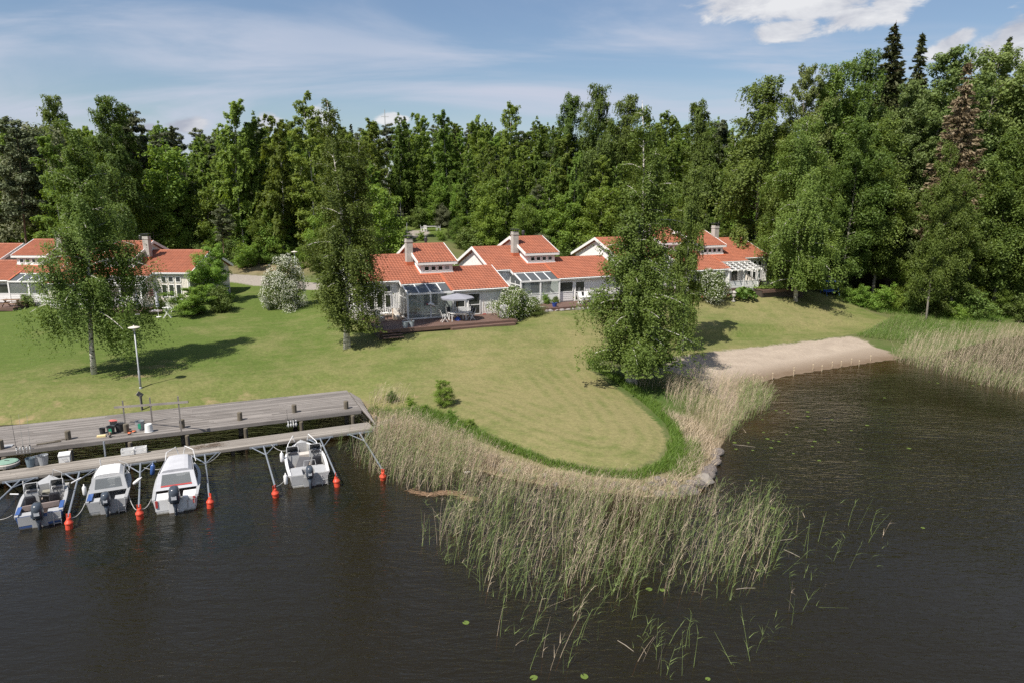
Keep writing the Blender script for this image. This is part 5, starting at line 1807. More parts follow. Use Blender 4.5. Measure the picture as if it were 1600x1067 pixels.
def board_platform(name, label, fl, fr, bl, br, z, width, mat, segs, th=0.05, fascia=0.20):
    """platform of long boards; corners in plan: front left/right, back left/right"""
    fl, fr, bl, br = (Vector((p[0], p[1], 0)) for p in (fl, fr, bl, br))
    ex = (fr - fl).normalized()
    ey = Vector((-ex.y, ex.x, 0))
    ang = math.atan2(ex.y, ex.x)
    root = empty(name, (fr.x, fr.y, z), ang, label, 'dock')
    D = max((br - fr).dot(ey), 0.5)
    Lf, Lb = (fl - fr).dot(ex), (bl - fr).dot(ex)
    sb = (br - fr).dot(ex)
    n = int(D / width)
    rg = random.Random(len(name))
    meshes = {}
    for i in range(n):
        q = (i + .5) / n
        xr = sb * q + rg.uniform(-.03, .03)
        xl = Lf + (Lb - Lf) * q
        cuts = [xl] + sorted(xl + (xr - xl) * (k + rg.uniform(-.25, .25)) / segs for k in range(1, segs)) + [xr]
        for a, b in zip(cuts[:-1], cuts[1:]):
            L = round(b - a, 1)
            me = meshes.get(L)
            if me is None:
                mb = MB().box(-L / 2, L / 2, -width / 2 + .006, width / 2 - .006, -th, 0)
                me = bpy.data.meshes.new('plank')
                me.from_pydata(mb.v, [], mb.f)
                me.materials.append(mat)
                meshes[L] = me
            o = link('plank', me, None, root)
            o.location = ((a + b) / 2, D * q, rg.uniform(-.008, .006))
            o.rotation_euler = (rg.gauss(0, .008), 0, 0)
            o.scale = ((b - a - .008) / L, 1, 1)
    f = MB().box(Lf, 0, -.05, -.004, -fascia, -.012)
    link_f = f.build('fascia_board', mat, root)
    MB().bar((0.02, 0, -fascia / 2 - .01), (sb + .02, D, -fascia / 2 - .01), .05, fascia - .02).build('end_board', mat, root)
    for k in range(4):
        y = .18 + (D - .36) * k / 3
        MB().box(max(Lf, Lb) + .1, min(0, sb) - .1, y - .06, y + .06, -.26, -th - .004).build('beam', PILE, root)
    return root, D, Lf, ang


def post(root, x, y, z0, z1, r, name='pile', mat=PILE):
    m = MB().lathe([(r * .96, z0), (r, z1 - .05), (r * .93, z1 - .01), (r * .5, z1)], 9, (x, y, 0))
    return m.build(name, mat, root, smooth=False)


dock_root, DD, DL, DANG = board_platform('wooden_dock', 'big weathered grey wooden dock along the lawn edge', P(-150, 724, .95), P(564, 640, .95), P(-150, 686, .95), P(541, 609, .95), .95, .155, OLDWOOD, 5, fascia=.22)
walk_root, WD, WL, WANG = board_platform('floating_walkway', 'long narrow pale walkway with the boats moored along it', P(-150, 770, .5), P(585, 669, .5), P(-150, 750, .5), P(574, 659, .5), .5, .17, PALEWOOD, 5, fascia=.16)


def in_local(root, p):
    a = root.rotation_euler[2]
    d = Vector(p) - root.location
    return Vector((d.x * math.cos(a) + d.y * math.sin(a), -d.x * math.sin(a) + d.y * math.cos(a), d.z))


for (u, v) in ((2, 701), (107, 686), (198, 675), (285, 668), (375, 656), (460, 644), (541, 638)):
    q = in_local(dock_root, P(u, v, .95))
    post(dock_root, q.x, max(q.y, .22), -3.0 if u not in (198,) else -3.0, .52, .15, 'bollard_post')
    post(dock_root, q.x + .25, -.16, -3.0, -.24, .12, 'pile')
for k in range(7):
    x = -1.2 - k * 3.4
    post(walk_root, x, .25, -3.0, -.17, .11, 'pile')
    post(walk_root, x, WD - .25, -3.0, -.17, .11, 'pile')
post(walk_root, in_local(walk_root, P(169, 700, .5)).x, WD + .12, -3.0, .85, .045, 'steel_pole', GALV)

# ribbed ramp and loose planks at the end of the dock
rp = empty('gangway', (0, 0, 0), 0, 'ribbed ramp from the end of the dock down to the walkway end', 'ramp')
a0, a1, b0, b1 = P(545, 612, .93), P(566, 640, .93), P(563, 622, .55), P(588, 665, .56)
MB().plate([a0, b0, b1, a1], .05).build('ramp_board', OLDWOOD, rp)
for k in range(16):
    t = (k + .5) / 16
    p = Vector(a0) + (Vector(a1) - Vector(a0)) * t
    q = Vector(b0) + (Vector(b1) - Vector(b0)) * t
    MB().bar(p + Vector((.01, 0, .02)), q + Vector((0, 0, .02)), .05, .03).build('rib', OLDWOOD, rp)
gp = empty('plank_path', (0, 0, 0), 0, 'two loose planks from the walkway end into the reeds', 'planks')
for k in range(2):
    MB().bar(Vector(P(583 + k * 1, 667 - k * 4, .48)), Vector(P(617, 656 - k * 3, .42)), .22, .05).build('plank', OLDWOOD, gp)
for (u, v, nm, lb) in ((588, 664, 'mooring_post', 'dark short post at the end of the ribbed ramp'), (616, 662, 'mooring_post', 'thin short post where the loose planks end in the reeds')):
    p = P(u, v, .4)
    o = MB().lathe([(.09, -1.2), (.09, .55), (.05, .6)], 8, (0, 0, 0)).build(nm, PILE)
    o.location = p
    tag(o, lb, 'post')

# --- mooring booms with red buoys
BOOMS = [(34, 746, -28, 806), (125, 735, 106, 808), (220, 721, 217, 793), (320, 710, 327, 776), (412, 697, 430, 760), (500, 684, 526, 744), (562, 676, 598, 734)]
B_LAB = ['beyond the blue boat, mostly out of frame', 'between the blue boat and the white-topped cabin boat', 'between the white-topped cabin boat and the grey canopy boat', 'beside the grey canopy boat, on its dock-end side',
         'standing alone left of the silver bowrider', 'beside the silver bowrider towards the reeds', 'in the reeds near the walkway end']
BOOM_END = []
wex = Vector((math.cos(WANG), math.sin(WANG), 0))
for (u0, v0, u1, v1), lb in zip(BOOMS, B_LAB):
    a = Vector(P(u0, v0, .38))
    b = Vector(P(u1, v1, .52))
    q = in_local(walk_root, a)
    a = Vector(walk_root.location) + wex * q.x + Vector((-wex.y, wex.x, 0)) * -.09
    a.z = .38
    root = empty('mooring_boom', a, 0, 'galvanised Y-shaped mooring boom ' + lb, 'mooring boom', 'mooring booms along the walkway')
    d = b - a
    MB().tube([(0, 0, 0), tuple(d)], .045, 8).build('pole', GALV, root)
    j = d * .24
    for s in (-1, 1):
        MB().tube([tuple(wex * .62 * s), tuple(j)], .030, 6).build('brace', GALV, root)
    MB().bar(tuple(wex * -.75), tuple(wex * .75), .06, .09).build('mounting_rail', GALV, root)
    bu = empty('mooring_buoy', (b.x, b.y, random.uniform(-.06, .03)), random.uniform(0, 6), 'red float on the boom ' + lb, 'buoy', 'red buoys under the mooring booms')
    MB().lathe([(.08, -.30), (.17, -.28), (.185, -.1), (.19, .26), (.225, .30), (.22, .36), (.13, .50), (.10, .62), (.06, .64)], 16).build('float', BUOY, bu, smooth=False)
    MB().bar((-.07, 0, .56), (-.07, 0, .86), .03, .09).bar((.07, 0, .56), (.07, 0, .86), .03, .09).build('bracket', BUOY, bu)
    bu.scale = (.78, .78, .80)
    bu.rotation_euler = (random.uniform(-.16, .05), random.uniform(-.12, .12), bu.rotation_euler[2])
    BOOM_END.append(b)

# --- boats
def hull_mat(name, c1, rough, metal=0.0):
    """boat paint with a line of lake grime where the water stands"""
    m, t = new_mat(name)
    co = t.n('ShaderNodeTexCoord').outputs['Object']
    z = t.n('ShaderNodeSeparateXYZ', {0: co}).outputs[2]
    n = t.noise(co, 6.0, 4, 0.6)
    col = t.mix(t.ramp(t.noise(co, 1.5, 4), 0.3, 0.7), c1, tuple(c * 0.85 for c in c1))
    st = t.noise(t.n('ShaderNodeMapping', {'Vector': co, 'Scale': (9, 9, .6)}).outputs[0], 1.5, 4, 0.6)
    col = t.mix(t.math('MULTIPLY', t.ramp(st, 0.52, 0.8), 0.4), col, (0.20, 0.18, 0.14))
    g = t.ramp(t.math('ADD', z, t.math('MULTIPLY', n, 0.10)), 0.06, 0.17, 0.85, 0.0)
    col = t.mix(g, col, (0.085, 0.075, 0.040))
    b = t.n('ShaderNodeBsdfPrincipled', {'Base Color': col, 'Roughness': rough, 'Metallic': metal})
    t.n('ShaderNodeOutputMaterial', {0: b})
    return m


HULL_ALU = hull_mat('aluminium_hull', (0.42, 0.42, 0.42), 0.42, 0.2)
HULL_GEL = hull_mat('white_hull', (0.66, 0.65, 0.63), 0.32)
HULL_BLUE = hull_mat('blue_hull', (0.050, 0.110, 0.300), 0.32)
ALU = M('bare_aluminium', (0.42, 0.42, 0.42), (0.34, 0.34, 0.34), 3, 0.40, 0.25)
GEL = M('white_gelcoat', (0.74, 0.73, 0.72), (0.66, 0.65, 0.64), 2.0, 0.30)
GREYGEL = M('grey_gelcoat', (0.40, 0.40, 0.40), (0.34, 0.34, 0.34), 2.0, 0.40)
BLUE = M('blue_boat_paint', (0.050, 0.110, 0.300), (0.042, 0.090, 0.250), 2, 0.30)
REDP = M('red_boat_paint', (0.45, 0.055, 0.05), (0.38, 0.05, 0.045), 2, 0.3)
OUTB = M('outboard_cowl', (0.060, 0.072, 0.090), (0.045, 0.055, 0.070), 3, 0.28)
LINER = M('boat_liner', (0.36, 0.35, 0.33), (0.27, 0.265, 0.25), 3, 0.7)
FLOORB = M('boat_floor', (0.34, 0.29, 0.25), (0.27, 0.23, 0.2), 5, 0.85)
SEATD = M('dark_vinyl', (0.030, 0.030, 0.036), (0.05, 0.05, 0.055), 4, 0.5)
CANVAS = M('grey_canopy', (0.46, 0.46, 0.48), (0.40, 0.40, 0.42), 2.5, 0.85, bump=.3, bscale=5)
CANVASW = M('white_canopy', (0.66, 0.65, 0.63), (0.58, 0.57, 0.56), 2.5, 0.8, bump=.2, bscale=5)
BROWNC = M('brown_seat_cover', (0.24, 0.19, 0.17), (0.19, 0.15, 0.14), 4, 0.9)
PLASTIC = glass_mat('clear_plastic', (0.66, 0.68, 0.70), 0.22)
SMOKED = glass_mat('smoked_screen', (0.42, 0.44, 0.46), 0.10)


def beam_at(t, B):
    b = B / 2 * (0.95 + 0.05 * min(1, t / .25))
    if t > .42: b *= max(0.0, 1 - ((t - .42) / .585) ** 2.3)
    return b


def sheer_at(t, h):
    return h * (1 + .30 * t * t)


def hull(root, L, B, h, mats, strake=GREYGEL, stripe=None, deck_from=.72, well=.16, floor_z=.16):
    """mats: outside, liner, deck, floor"""
    NT_ = 16
    ts = [i / NT_ for i in range(NT_ + 1)]
    ts[-1] = .995

    def ring(t, inset=0.0, zt=None):
        b, s = max(.03, beam_at(t, B) - inset), sheer_at(t, h)
        ch = max(.02, b * (.86 - .25 * t * t))
        zc = -.02 + .34 * t ** 3
        zk = -.22 + .62 * max(0, t - .35) ** 2 * 1.2
        return [(-b, s), (-ch, zc), (0, zk), (ch, zc), (b, s)]
    o = MB()
    vs = []
    for t in ts:
        for x, z in ring(t): vs.append((x, t * L, z))
    fs = []
    for i in range(NT_):
        for k in range(4): fs.append((i * 5 + k, i * 5 + k + 1, (i + 1) * 5 + k + 1, (i + 1) * 5 + k))
    o.add(vs, fs)
    o.add([(x, -.004, z) for x, z in ring(0)], [(0, 1, 2, 3, 4)])
    o.build('hull', mats[0], root)
    # gunwale all round
    g, w = MB(), .10
    for s in (-1, 1):
        vs, fs = [], []
        for i, t in enumerate(ts):
            b, z = beam_at(t, B), sheer_at(t, h)
            b = max(b, .03)
            vs += [(s * (b + .035), t * L, z - .06), (s * (b + .035), t * L, z + .03), (s * max(b - w, .0), t * L, z + .035), (s * max(b - w, .0), t * L, z - .06)]
        for i in range(NT_):
            a = i * 4
            for k in range(4): fs.append((a + k, a + (k + 1) % 4, a + 4 + (k + 1) % 4, a + 4 + k))
        fs += [(0, 1, 2, 3), tuple(NT_ * 4 + k for k in (3, 2, 1, 0))]
        g.add(vs, fs)
    g.build('gunwale', strake, root)['kind'] = 'stuff'
    if stripe:
        for s in (-1, 1):
            st = MB()
            vs, fs = [], []
            for t in ts:
                (b0, z0), (b1, z1) = ring(t)[4], ring(t)[3]
                for q in (.16, .42): vs.append((s * (b0 + (b1 - b0) * q + .006), t * L, z0 + (z1 - z0) * q))
            for i in range(NT_): fs.append((2 * i, 2 * i + 1, 2 * i + 3, 2 * i + 2))
            st.add(vs, fs)
            st.build('stripe', stripe, root)
    # inside: walls and floor
    inn = MB()
    vs, fs = [], []
    kk = [i for i, t in enumerate(ts) if t <= deck_from + .07]
    for i in kk:
        t = max(ts[i], .02)
        b, z = max(.04, beam_at(t, B) - w), sheer_at(t, h)
        vs += [(-b, t * L, z), (-b * .9, t * L, floor_z), (b * .9, t * L, floor_z), (b, t * L, z)]
    for i in range(len(kk) - 1):
        for k in (0, 2): fs.append((i * 4 + k, i * 4 + k + 1, i * 4 + 5 + k, i * 4 + 4 + k))
    inn.add(vs, fs)
    inn.build('liner', mats[1], root)
    fl = MB()
    vs2 = []
    for i in kk: vs2 += [vs[kk.index(i) * 4 + 1], vs[kk.index(i) * 4 + 2]]
    fl.add([(x, y, z + .004) for x, y, z in vs2], [(2 * i, 2 * i + 1, 2 * i + 3, 2 * i + 2) for i in range(len(kk) - 1)])
    fl.build('floor', mats[3], root)
    # fore deck
    dk = MB()
    vs, fs = [], []
    dts = [deck_from + (1 - deck_from) * i / 6 for i in range(7)]
    for t in dts:
        t = min(t, .995)
        b, z = max(.02, beam_at(t, B) - .02), sheer_at(t, h)
        for q in (-1, -.5, 0, .5, 1): vs.append((b * q, t * L, z + .045 + .05 * (1 - q * q)))
    for i in range(6):
        for k in range(4): fs.append((i * 5 + k, i * 5 + k + 1, (i + 1) * 5 + k + 1, (i + 1) * 5 + k))
    b0 = len(vs)
    z0 = floor_z
    bb = beam_at(dts[0], B) - .06
    vs += [(-bb * .9, dts[0] * L, z0), (bb * .9, dts[0] * L, z0)]
    fs.append((0, 1, 2, 3, 4, b0 + 1, b0))
    dk.add(vs, fs)
    dk.build('fore_deck', mats[2], root)
    # stern: splash well between two pods
    for s in (-1, 1):
        x0, x1 = sorted((s * .30, s * (beam_at(.05, B) - .08)))
        MB().box(x0, x1, -.012, L * well, floor_z, h - .03).build('stern_deck', mats[2], root)
    MB().box(-.298, .298, -.02, .10, -.05, h - .16).build('transom', mats[2], root)
    MB().box(-.296, .296, .104, L * well - .04, floor_z, h - .30).build('splash_well', mats[1], root)
    return ring


def rbox(mb, cx, cy, secs, n=12, e=3.2):
    """rounded box lofted upward: secs (z, half x, half y, dy)"""
    vs, fs = [], []
    for z, hx, hy, dy in secs:
        for k in range(n):
            a = 2 * math.pi * (k + .5) / n
            c, s = math.cos(a), math.sin(a)
            r = (abs(c) ** e + abs(s) ** e) ** (-1 / e)
            vs.append((cx + c * r * hx, cy + s * r * hy + dy, z))
    for i in range(len(secs) - 1):
        for k in range(n):
            a, b = i * n + k, i * n + (k + 1) % n
            fs.append((a, b, b + n, a + n))
    fs += [tuple(range(n - 1, -1, -1)), tuple((len(secs) - 1) * n + k for k in range(n))]
    return mb.add(vs, fs)


def outboard(root, h, big=1.0, x=0.0):
    m = empty('outboard_motor', (0, 0, 0))
    m.parent = root
    m.location = (x, -.12, h - .10)
    c = MB()
    rbox(c, 0, -.12, [(.02, .17 * big, .22 * big, 0), (.12, .20 * big, .28 * big, 0), (.42 * big, .19 * big, .29 * big, -.01), (.56 * big, .16 * big, .25 * big, -.02), (.62 * big, .10 * big, .16 * big, -.02)])
    c.build('cowl', OUTB, m, smooth=True)
    MB().box(-.09 * big, .09 * big, -.12 - .292 * big, -.12 - .282 * big, .20 * big, .34 * big).build('badge', M('grey_badge', (.55, .56, .58), (.45, .46, .48), 9, .5), m)
    leg = MB()
    rbox(leg, 0, -.10, [(-.95, .06, .20, 0), (-.30, .07, .15, 0), (.03, .13, .19, 0)])
    leg.build('leg', OUTB, m, smooth=True)
    MB().bar((0, .05, -.05), (0, .16, -.10), .26, .20).build('clamp', BLACK, m)
    return m


def ladder(root, x, y, h):
    m = MB()
    for s in (-.14, .14): m.tube([(x + s, y + .10, h + .02), (x + s, y - .06, h + .04), (x + s, y - .12, -.05)], .018, 6)
    for z in (.08, .30): m.bar((x - .14, y - .10, z), (x + .14, y - .10, z), .05, .03)
    m.build('ladder', ALU, root)['kind'] = 'stuff'


def console(root, cx, y, w, h0, h1, shell, screen=SMOKED, dark=True):
    """helm or passenger console with its wrap-round screen"""
    c = empty('console', (0, 0, 0))
    c.parent = root
    b = MB()
    b.prism([(y - .05, h0), (y + .42, h0), (y + .50, h1 - .12), (y + .30, h1), (y + .02, h1 - .05)], cx - w / 2, cx + w / 2)
    b.build('shell', shell, c)
    if dark: MB().bar((cx - w * .40, y + .09, h1 - .012), (cx + w * .40, y + .09, h1 - .012), .20, .05).build('dashboard', SEATD, c)
    s = MB()
    zt = h1 + .36
    s.hexa([(cx - w / 2, y + .44, h1 - .06), (cx + w / 2, y + .44, h1 - .06), (cx + w / 2, y + .455, h1 - .06), (cx - w / 2, y + .455, h1 - .06),
            (cx - w / 2 + .03, y + .14, zt), (cx + w / 2 - .03, y + .14, zt), (cx + w / 2 - .03, y + .155, zt), (cx - w / 2 + .03, y + .155, zt)])
    s.build('windscreen', screen, c)
    f = MB().tube([(cx - w / 2, y + .45, h1 - .08), (cx - w / 2 + .02, y + .145, zt), (cx + w / 2 - .02, y + .145, zt), (cx + w / 2, y + .45, h1 - .08)], .022, 6)
    f.tube([(cx - w / 2 + .02, y + .145, zt), (cx - w / 2, y - .12, h1 + .22), (cx - w / 2, y - .14, h1 - .15)], .018, 6)
    f.tube([(cx + w / 2 - .02, y + .145, zt), (cx + w / 2, y - .12, h1 + .22), (cx + w / 2, y - .14, h1 - .15)], .018, 6)
    f.build('screen_frame', GREYGEL, c)
    return c


def wheel(root, cx, y, z):
    w = MB()
    pts = [(cx + .15 * math.cos(a), y + .05 * math.sin(a), z + .13 * math.sin(a)) for a in [2 * math.pi * k / 14 for k in range(15)]]
    w.tube(pts, .018, 5, cap=False)
    w.tube([(cx - .14, y, z), (cx + .14, y, z)], .014, 5)
    w.tube([(cx, y - .04, z - .12), (cx, y + .12, z + .02)], .014, 5)
    w.build('steering_wheel', BLACK, root)


def seat(root, cx, y, z, mat=SEATD, w=.46, ang=0.0):
    s = empty('seat', (cx, y, z))
    s.parent = root
    s.rotation_euler = (0, 0, ang)
    b = MB()
    rbox(b, 0, 0, [(.22, w / 2, .22, 0), (.34, w / 2, .22, 0), (.37, w / 2 - .04, .19, 0)])
    b.build('cushion', mat, s)
    b = MB()
    rbox(b, 0, -.20, [(.30, w / 2, .06, 0), (.72, w / 2 - .02, .06, -.10), (.80, w / 2 - .06, .04, -.12)])
    b.build('backrest', mat, s)
    MB().lathe([(.16, 0), (.05, .02), (.05, .22)], 10).build('pedestal', ALU, s)
    return s


def rail(root, pts, r=.018, mat=GEL):
    MB().tube(pts, r, 6).build('bow_rail', mat, root)


def boat_root(name, label, st, bow, Lm):
    a, b = Vector(P(st[0], st[1], .30)), Vector(P(bow[0], bow[1], .75))
    d = b - a
    root = empty(name, (a.x, a.y, 0), math.atan2(d.y, d.x) - math.pi / 2, label, 'boat', 'boats moored at the walkway')
    L = math.hypot(d.x, d.y)
    return root, L


def fender(loc, label, mat=GEL, r=.09, L=.5, tilt=0.0):
    o = MB().lathe([(.02, 0), (r * .7, .03), (r, .09), (r, L - .09), (r * .7, L - .03), (.025, L), (.02, L + .08)], 10).build('fender', mat, None, smooth=True)
    o.location = loc
    o.rotation_euler = (0, tilt, 0)
    tag(o, label, 'fender')
    return o


# blue open boat
BA, LA = boat_root('motor_boat', 'blue-sided open motor boat with two consoles and brown stern bench', (62, 812), (78, 744), 5)
print('boat A length', LA)
hA, WB = .60, 1.80
hull(BA, LA, WB, hA, (HULL_BLUE, LINER, GREYGEL, FLOORB), strake=GREYGEL, deck_from=.76, well=.12)
for s in (-1, 1):
    console(BA, s * .50, LA * .53, .52, .18, .86, GREYGEL)
    seat(BA, s * .46, LA * .40, .16)
    MB().bar((s * .80, LA * .04, hA + .05), (s * .80, LA * .24, hA + .05), .16, .03).build('side_deck', BLUE, BA)
bm = MB()
rbox(bm, 0, LA * .25, [(.16, .72, .16, 0), (.50, .73, .20, 0), (.56, .70, .16, 0)], 16, 5)
bm.build('stern_bench', BROWNC, BA)
bm = MB()
rbox(bm, 0, LA * .21, [(.50, .72, .06, 0), (.72, .70, .05, 0)], 16, 5)
bm.build('bench_back', BROWNC, BA)
wheel(BA, .50, LA * .50, .80)
outboard(BA, hA, 1.12)
ladder(BA, .66, -.02, hA - .1)
MB().bar((.2, LA * .62, .3), (-.05, LA * .50, .62), .5, .05).build('folded_cover', SEATD, BA)
MB().box(-.2, .2, LA * .66, LA * .74, .17, .52).build('bow_cushion', M('khaki_cushion', (.26, .25, .20), (.2, .19, .15), 4, .9), BA)
rail(BA, [(-.86, LA * .66, hA + .1), (-.86, LA * .66, hA + .62)], .025)
rail(BA, [(.55, LA * .78, hA + .12), (.60, LA * .84, hA + .50), (.20, LA * .96, hA + .55), (.12, LA * .97, hA + .2)], .016, ALU)
MB().tube([(-1.05, LA * .60, hA + .12), (-1.38, LA * .62, hA + .16)], .035, 8).build('rod_holder', GEL, BA)
MB().tube([(1.00, LA * .66, hA + .16), (1.40, LA * .72, hA + .26)], .035, 8).build('rod_holder', GEL, BA)
MB().box(.45, .9, LA * .66, LA * .73, .5, .72).build('tackle_box', LINER, BA)

# aluminium boat with white cabin top
BB, LB = boat_root('motor_boat', 'aluminium boat with a white cabin top and clear plastic rear curtain', (168, 792), (180, 727), 5)
print('boat B length', LB)
hB, WBB = .64, 1.68
hull(BB, LB, WBB, hB, (HULL_ALU, GREYGEL, GREYGEL, LINER), strake=ALU, deck_from=.88, well=.13)


def cabin(root, L, B, h, y0, y1, ztop, roofmat, skirt, aft=.55, win=PLASTIC, edge=None):
    """soft top: roof, slanting clear front, sides and rear curtain"""
    yr0, yr1 = y0 + aft, y1 - .28
    b0, b1 = beam_at(y0 / L, B) - .06, beam_at(y1 / L, B) - .04
    c = empty('canopy', (0, 0, 0))
    c.parent = root
    z0 = h + .04
    rr = MB()
    vs, fs = [], []
    for i in range(6):
        y = yr0 + (yr1 - yr0) * i / 5
        b = (b0 + (b1 - b0) * (y - y0) / (y1 - y0)) * .84
        for q in range(9):
            x = -1 + q / 4
            vs.append((b * x, y, ztop + .10 * (1 - abs(x) ** 4) + .03 * math.sin(math.pi * i / 5) - .10 * (abs(x) > .99)))
    for i in range(5):
        for q in range(8): fs.append((i * 9 + q, i * 9 + q + 1, i * 9 + 10 + q, i * 9 + 9 + q))
    n = len(vs)
    vs += [(x, y, z - .12) for x, y, z in vs]
    fs += [(q[3] + n, q[2] + n, q[1] + n, q[0] + n) for q in fs[:40]]
    bd = [q for q in range(9)] + [i * 9 + 8 for i in range(1, 6)] + [45 + q for q in range(7, -1, -1)] + [i * 9 for i in range(4, 0, -1)]
    for a, b in zip(bd, bd[1:] + bd[:1]): fs.append((a, b, b + n, a + n))
    rr.add(vs, fs)
    rr.build('canopy_roof', roofmat, c, smooth=False)
    br0, br1 = b0 * .84, (b0 + (b1 - b0) * (yr1 - y0) / (y1 - y0)) * .84
    zt = ztop - .03

    def panel(a, b, c_, d, mat, nm, th=.015):
        a, b, c_, d = map(Vector, (a, b, c_, d))
        nrm = (b - a).cross(d - a).normalized() * th
        return MB().hexa([a, b, c_, d, a + nrm, b + nrm, c_ + nrm, d + nrm]).build(nm, mat, c)

    def framed(a, b, c_, d, nm, m=.12, low=.2):
        """a curtain: fabric margins round a clear window"""
        a, b, c_, d = map(Vector, (a, b, c_, d))
        def at(s, t): return (a + (b - a) * s) * (1 - t) + (d + (c_ - d) * s) * t
        panel(at(0, 0), at(1, 0), at(1, low), at(0, low), skirt, nm + '_fabric')
        panel(at(0, low), at(m, low), at(m, 1), at(0, 1), skirt, nm + '_fabric')
        panel(at(1 - m, low), at(1, low), at(1, 1), at(1 - m, 1), skirt, nm + '_fabric')
        panel(at(m, .90), at(1 - m, .90), at(1 - m, 1), at(m, 1), skirt, nm + '_fabric')
        panel(at(m, low), at(1 - m, low), at(1 - m, .90), at(m, .90), win, nm + '_window')
        if edge: panel(at(m, low - .015) + Vector((0, -.02, .01)), at(1 - m, low - .015) + Vector((0, -.02, .01)), at(1 - m, low + .06) + Vector((0, -.02, .01)), at(m, low + .06) + Vector((0, -.02, .01)), edge, 'curtain_hem')
    framed((-b0, y0, z0), (b0, y0, z0), (br0, yr0, zt), (-br0, yr0, zt), 'curtain')
    for s in (-1, 1):
        framed((s * b0, y0, z0), (s * b1, y1, z0), (s * br1, yr1, zt), (s * br0, yr0, zt), 'side', .08, .12)
    panel((-b1, y1, z0), (b1, y1, z0), (br1, yr1, zt), (-br1, yr1, zt), SMOKED, 'windscreen')
    fr = MB()
    for s in (-1, 1): fr.tube([(s * b1, y1 + .01, z0), (s * br1, yr1 + .01, zt)], .03, 6)
    fr.tube([(-b1, y1 + .01, z0), (b1, y1 + .01, z0)], .03, 6)
    fr.tube([(0, y1 + .01, z0), (0, yr1 + .01, zt)], .02, 6)
    fr.build('screen_frame', GREYGEL, c)
    return c


cabin(BB, LB, WBB, hB, LB * .24, LB * .68, hB + .70, CANVASW, GREYGEL, aft=.30)
seat(BB, .4, LB * .50, .18)
seat(BB, -.4, LB * .50, .18)
outboard(BB, hB, .95)
ladder(BB, .58, -.02, hB - .08)
rail(BB, [(-.55, LB * .86, hB + .15), (-.55, LB * .86, hB + .75)], .025)
rail(BB, [(.72, LB * .74, hB + .15), (.66, LB * .80, hB + .40), (.18, LB * .98, hB + .42)], .016, ALU)
MB().box(-.5, .5, LB * .76, LB * .84, .2, .44).build('bow_bench', LINER, BB)
MB().bar((-.70, LB * .03, hB + .05), (-.70, LB * .22, hB + .05), .2, .03).build('side_deck', BLUE, BB)

# grey canopy boat with red and white stern
BC, LC = boat_root('motor_boat', 'white and red boat under a grey canopy with a red-hemmed rear window', (275, 790), (284, 717), 5)
print('boat C length', LC)
hC, WBC = .70, 1.95
hull(BC, LC, WBC, hC, (HULL_GEL, LINER, GEL, FLOORB), strake=GREYGEL, stripe=REDP, deck_from=.80, well=.17)
cabin(BC, LC, WBC, hC, LC * .20, LC * .76, hC + .74, CANVAS, CANVAS, aft=.50, edge=REDP)
seat(BC, .5, LC * .50, .18)
seat(BC, -.5, LC * .50, .18)
outboard(BC, hC, 1.2)
for s in (-1, 1):
    rail(BC, [(s * .72, LC * .82, hC + .2), (s * .62, LC * .88, hC + .72), (s * .22, LC * .985, hC + .78), (s * .10, LC * .985, hC + .30)], .022)
    MB().bar((s * .78, -.034, hC - .36), (s * .78, -.034, hC - .02), .10, .02, up=(0, 1, 0)).build('stern_stripe', REDP, BC)
MB().tube([(.50, -.035, .18), (.50, -.06, .55), (.58, -.06, .62), (.72, -.06, .62), (.80, -.06, .55), (.80, -.035, .18)], .018, 6).build('stern_rail', ALU, BC)
fender(Vector(P(238, 742, .5)), 'blue fender hanging on the side of the grey canopy boat', BLUE, .11, .6, .15)

# silver bowrider
BD, LD = boat_root('motor_boat', 'silver-grey open bowrider with a red-striped side moored alone near the reeds', (484, 750), (470, 691), 5)
print('boat D length', LD)
hD, WBD = .66, 2.0
hull(BD, LD, WBD, hD, (HULL_GEL, LINER, GREYGEL, FLOORB), strake=GEL, stripe=REDP, deck_from=.90, well=.22)
console(BD, -.58, LD * .56, .60, .18, .88, GREYGEL)
console(BD, .58, LD * .56, .60, .18, .88, GREYGEL)
wheel(BD, .58, LD * .53, .82)
seat(BD, .55, LD * .42, .16, SEATD, .5)
MB().bar((-.30, LD * .36, .25), (.02, LD * .50, .72), .62, .07).build('folded_seat', SEATD, BD)
MB().box(.42, .68, LD * .64, LD * .68, .88, .90).build('chart', GEL, BD)
bm = MB()
rbox(bm, 0, LD * .26, [(.16, .86, .14, 0), (.52, .86, .16, 0), (.58, .82, .13, 0)], 16, 5)
bm.build('stern_bench', GREYGEL, BD)
rail(BD, [(-.15, LD * .27, .62), (-.12, LD * .30, .85), (.42, LD * .30, .85), (.45, LD * .27, .62)], .018, ALU)
for s in (-1, 1):
    rail(BD, [(s * .86, LD * .64, hD + .12), (s * .74, LD * .78, hD + .42), (s * .42, LD * .96, hD + .60), (s * .34, LD * .97, hD + .25)], .024)
MB().box(-.45, .45, LD * .74, LD * .84, .18, .46).build('bow_cushion', M('pale_cushion', (.52, .48, .44), (.45, .42, .38), 4, .8), BD)
outboard(BD, hD, .95)
ladder(BD, .72, -.02, hD - .2)
fender(Vector(P(441, 722, .55)), 'white fender amidships on the silver bowrider', GEL, .10, .55)
fender(Vector(P(447, 757, .25)), 'white fender near the stern of the silver bowrider', GEL, .10, .55)
fender(Vector(P(133, 774, .45)), 'white fender on the side of the white-topped cabin boat', GEL, .09, .5)
fender(Vector(P(208, 756, .75)), 'white tilted fender at the bow quarter of the white-topped cabin boat', GEL, .08, .5, .9)


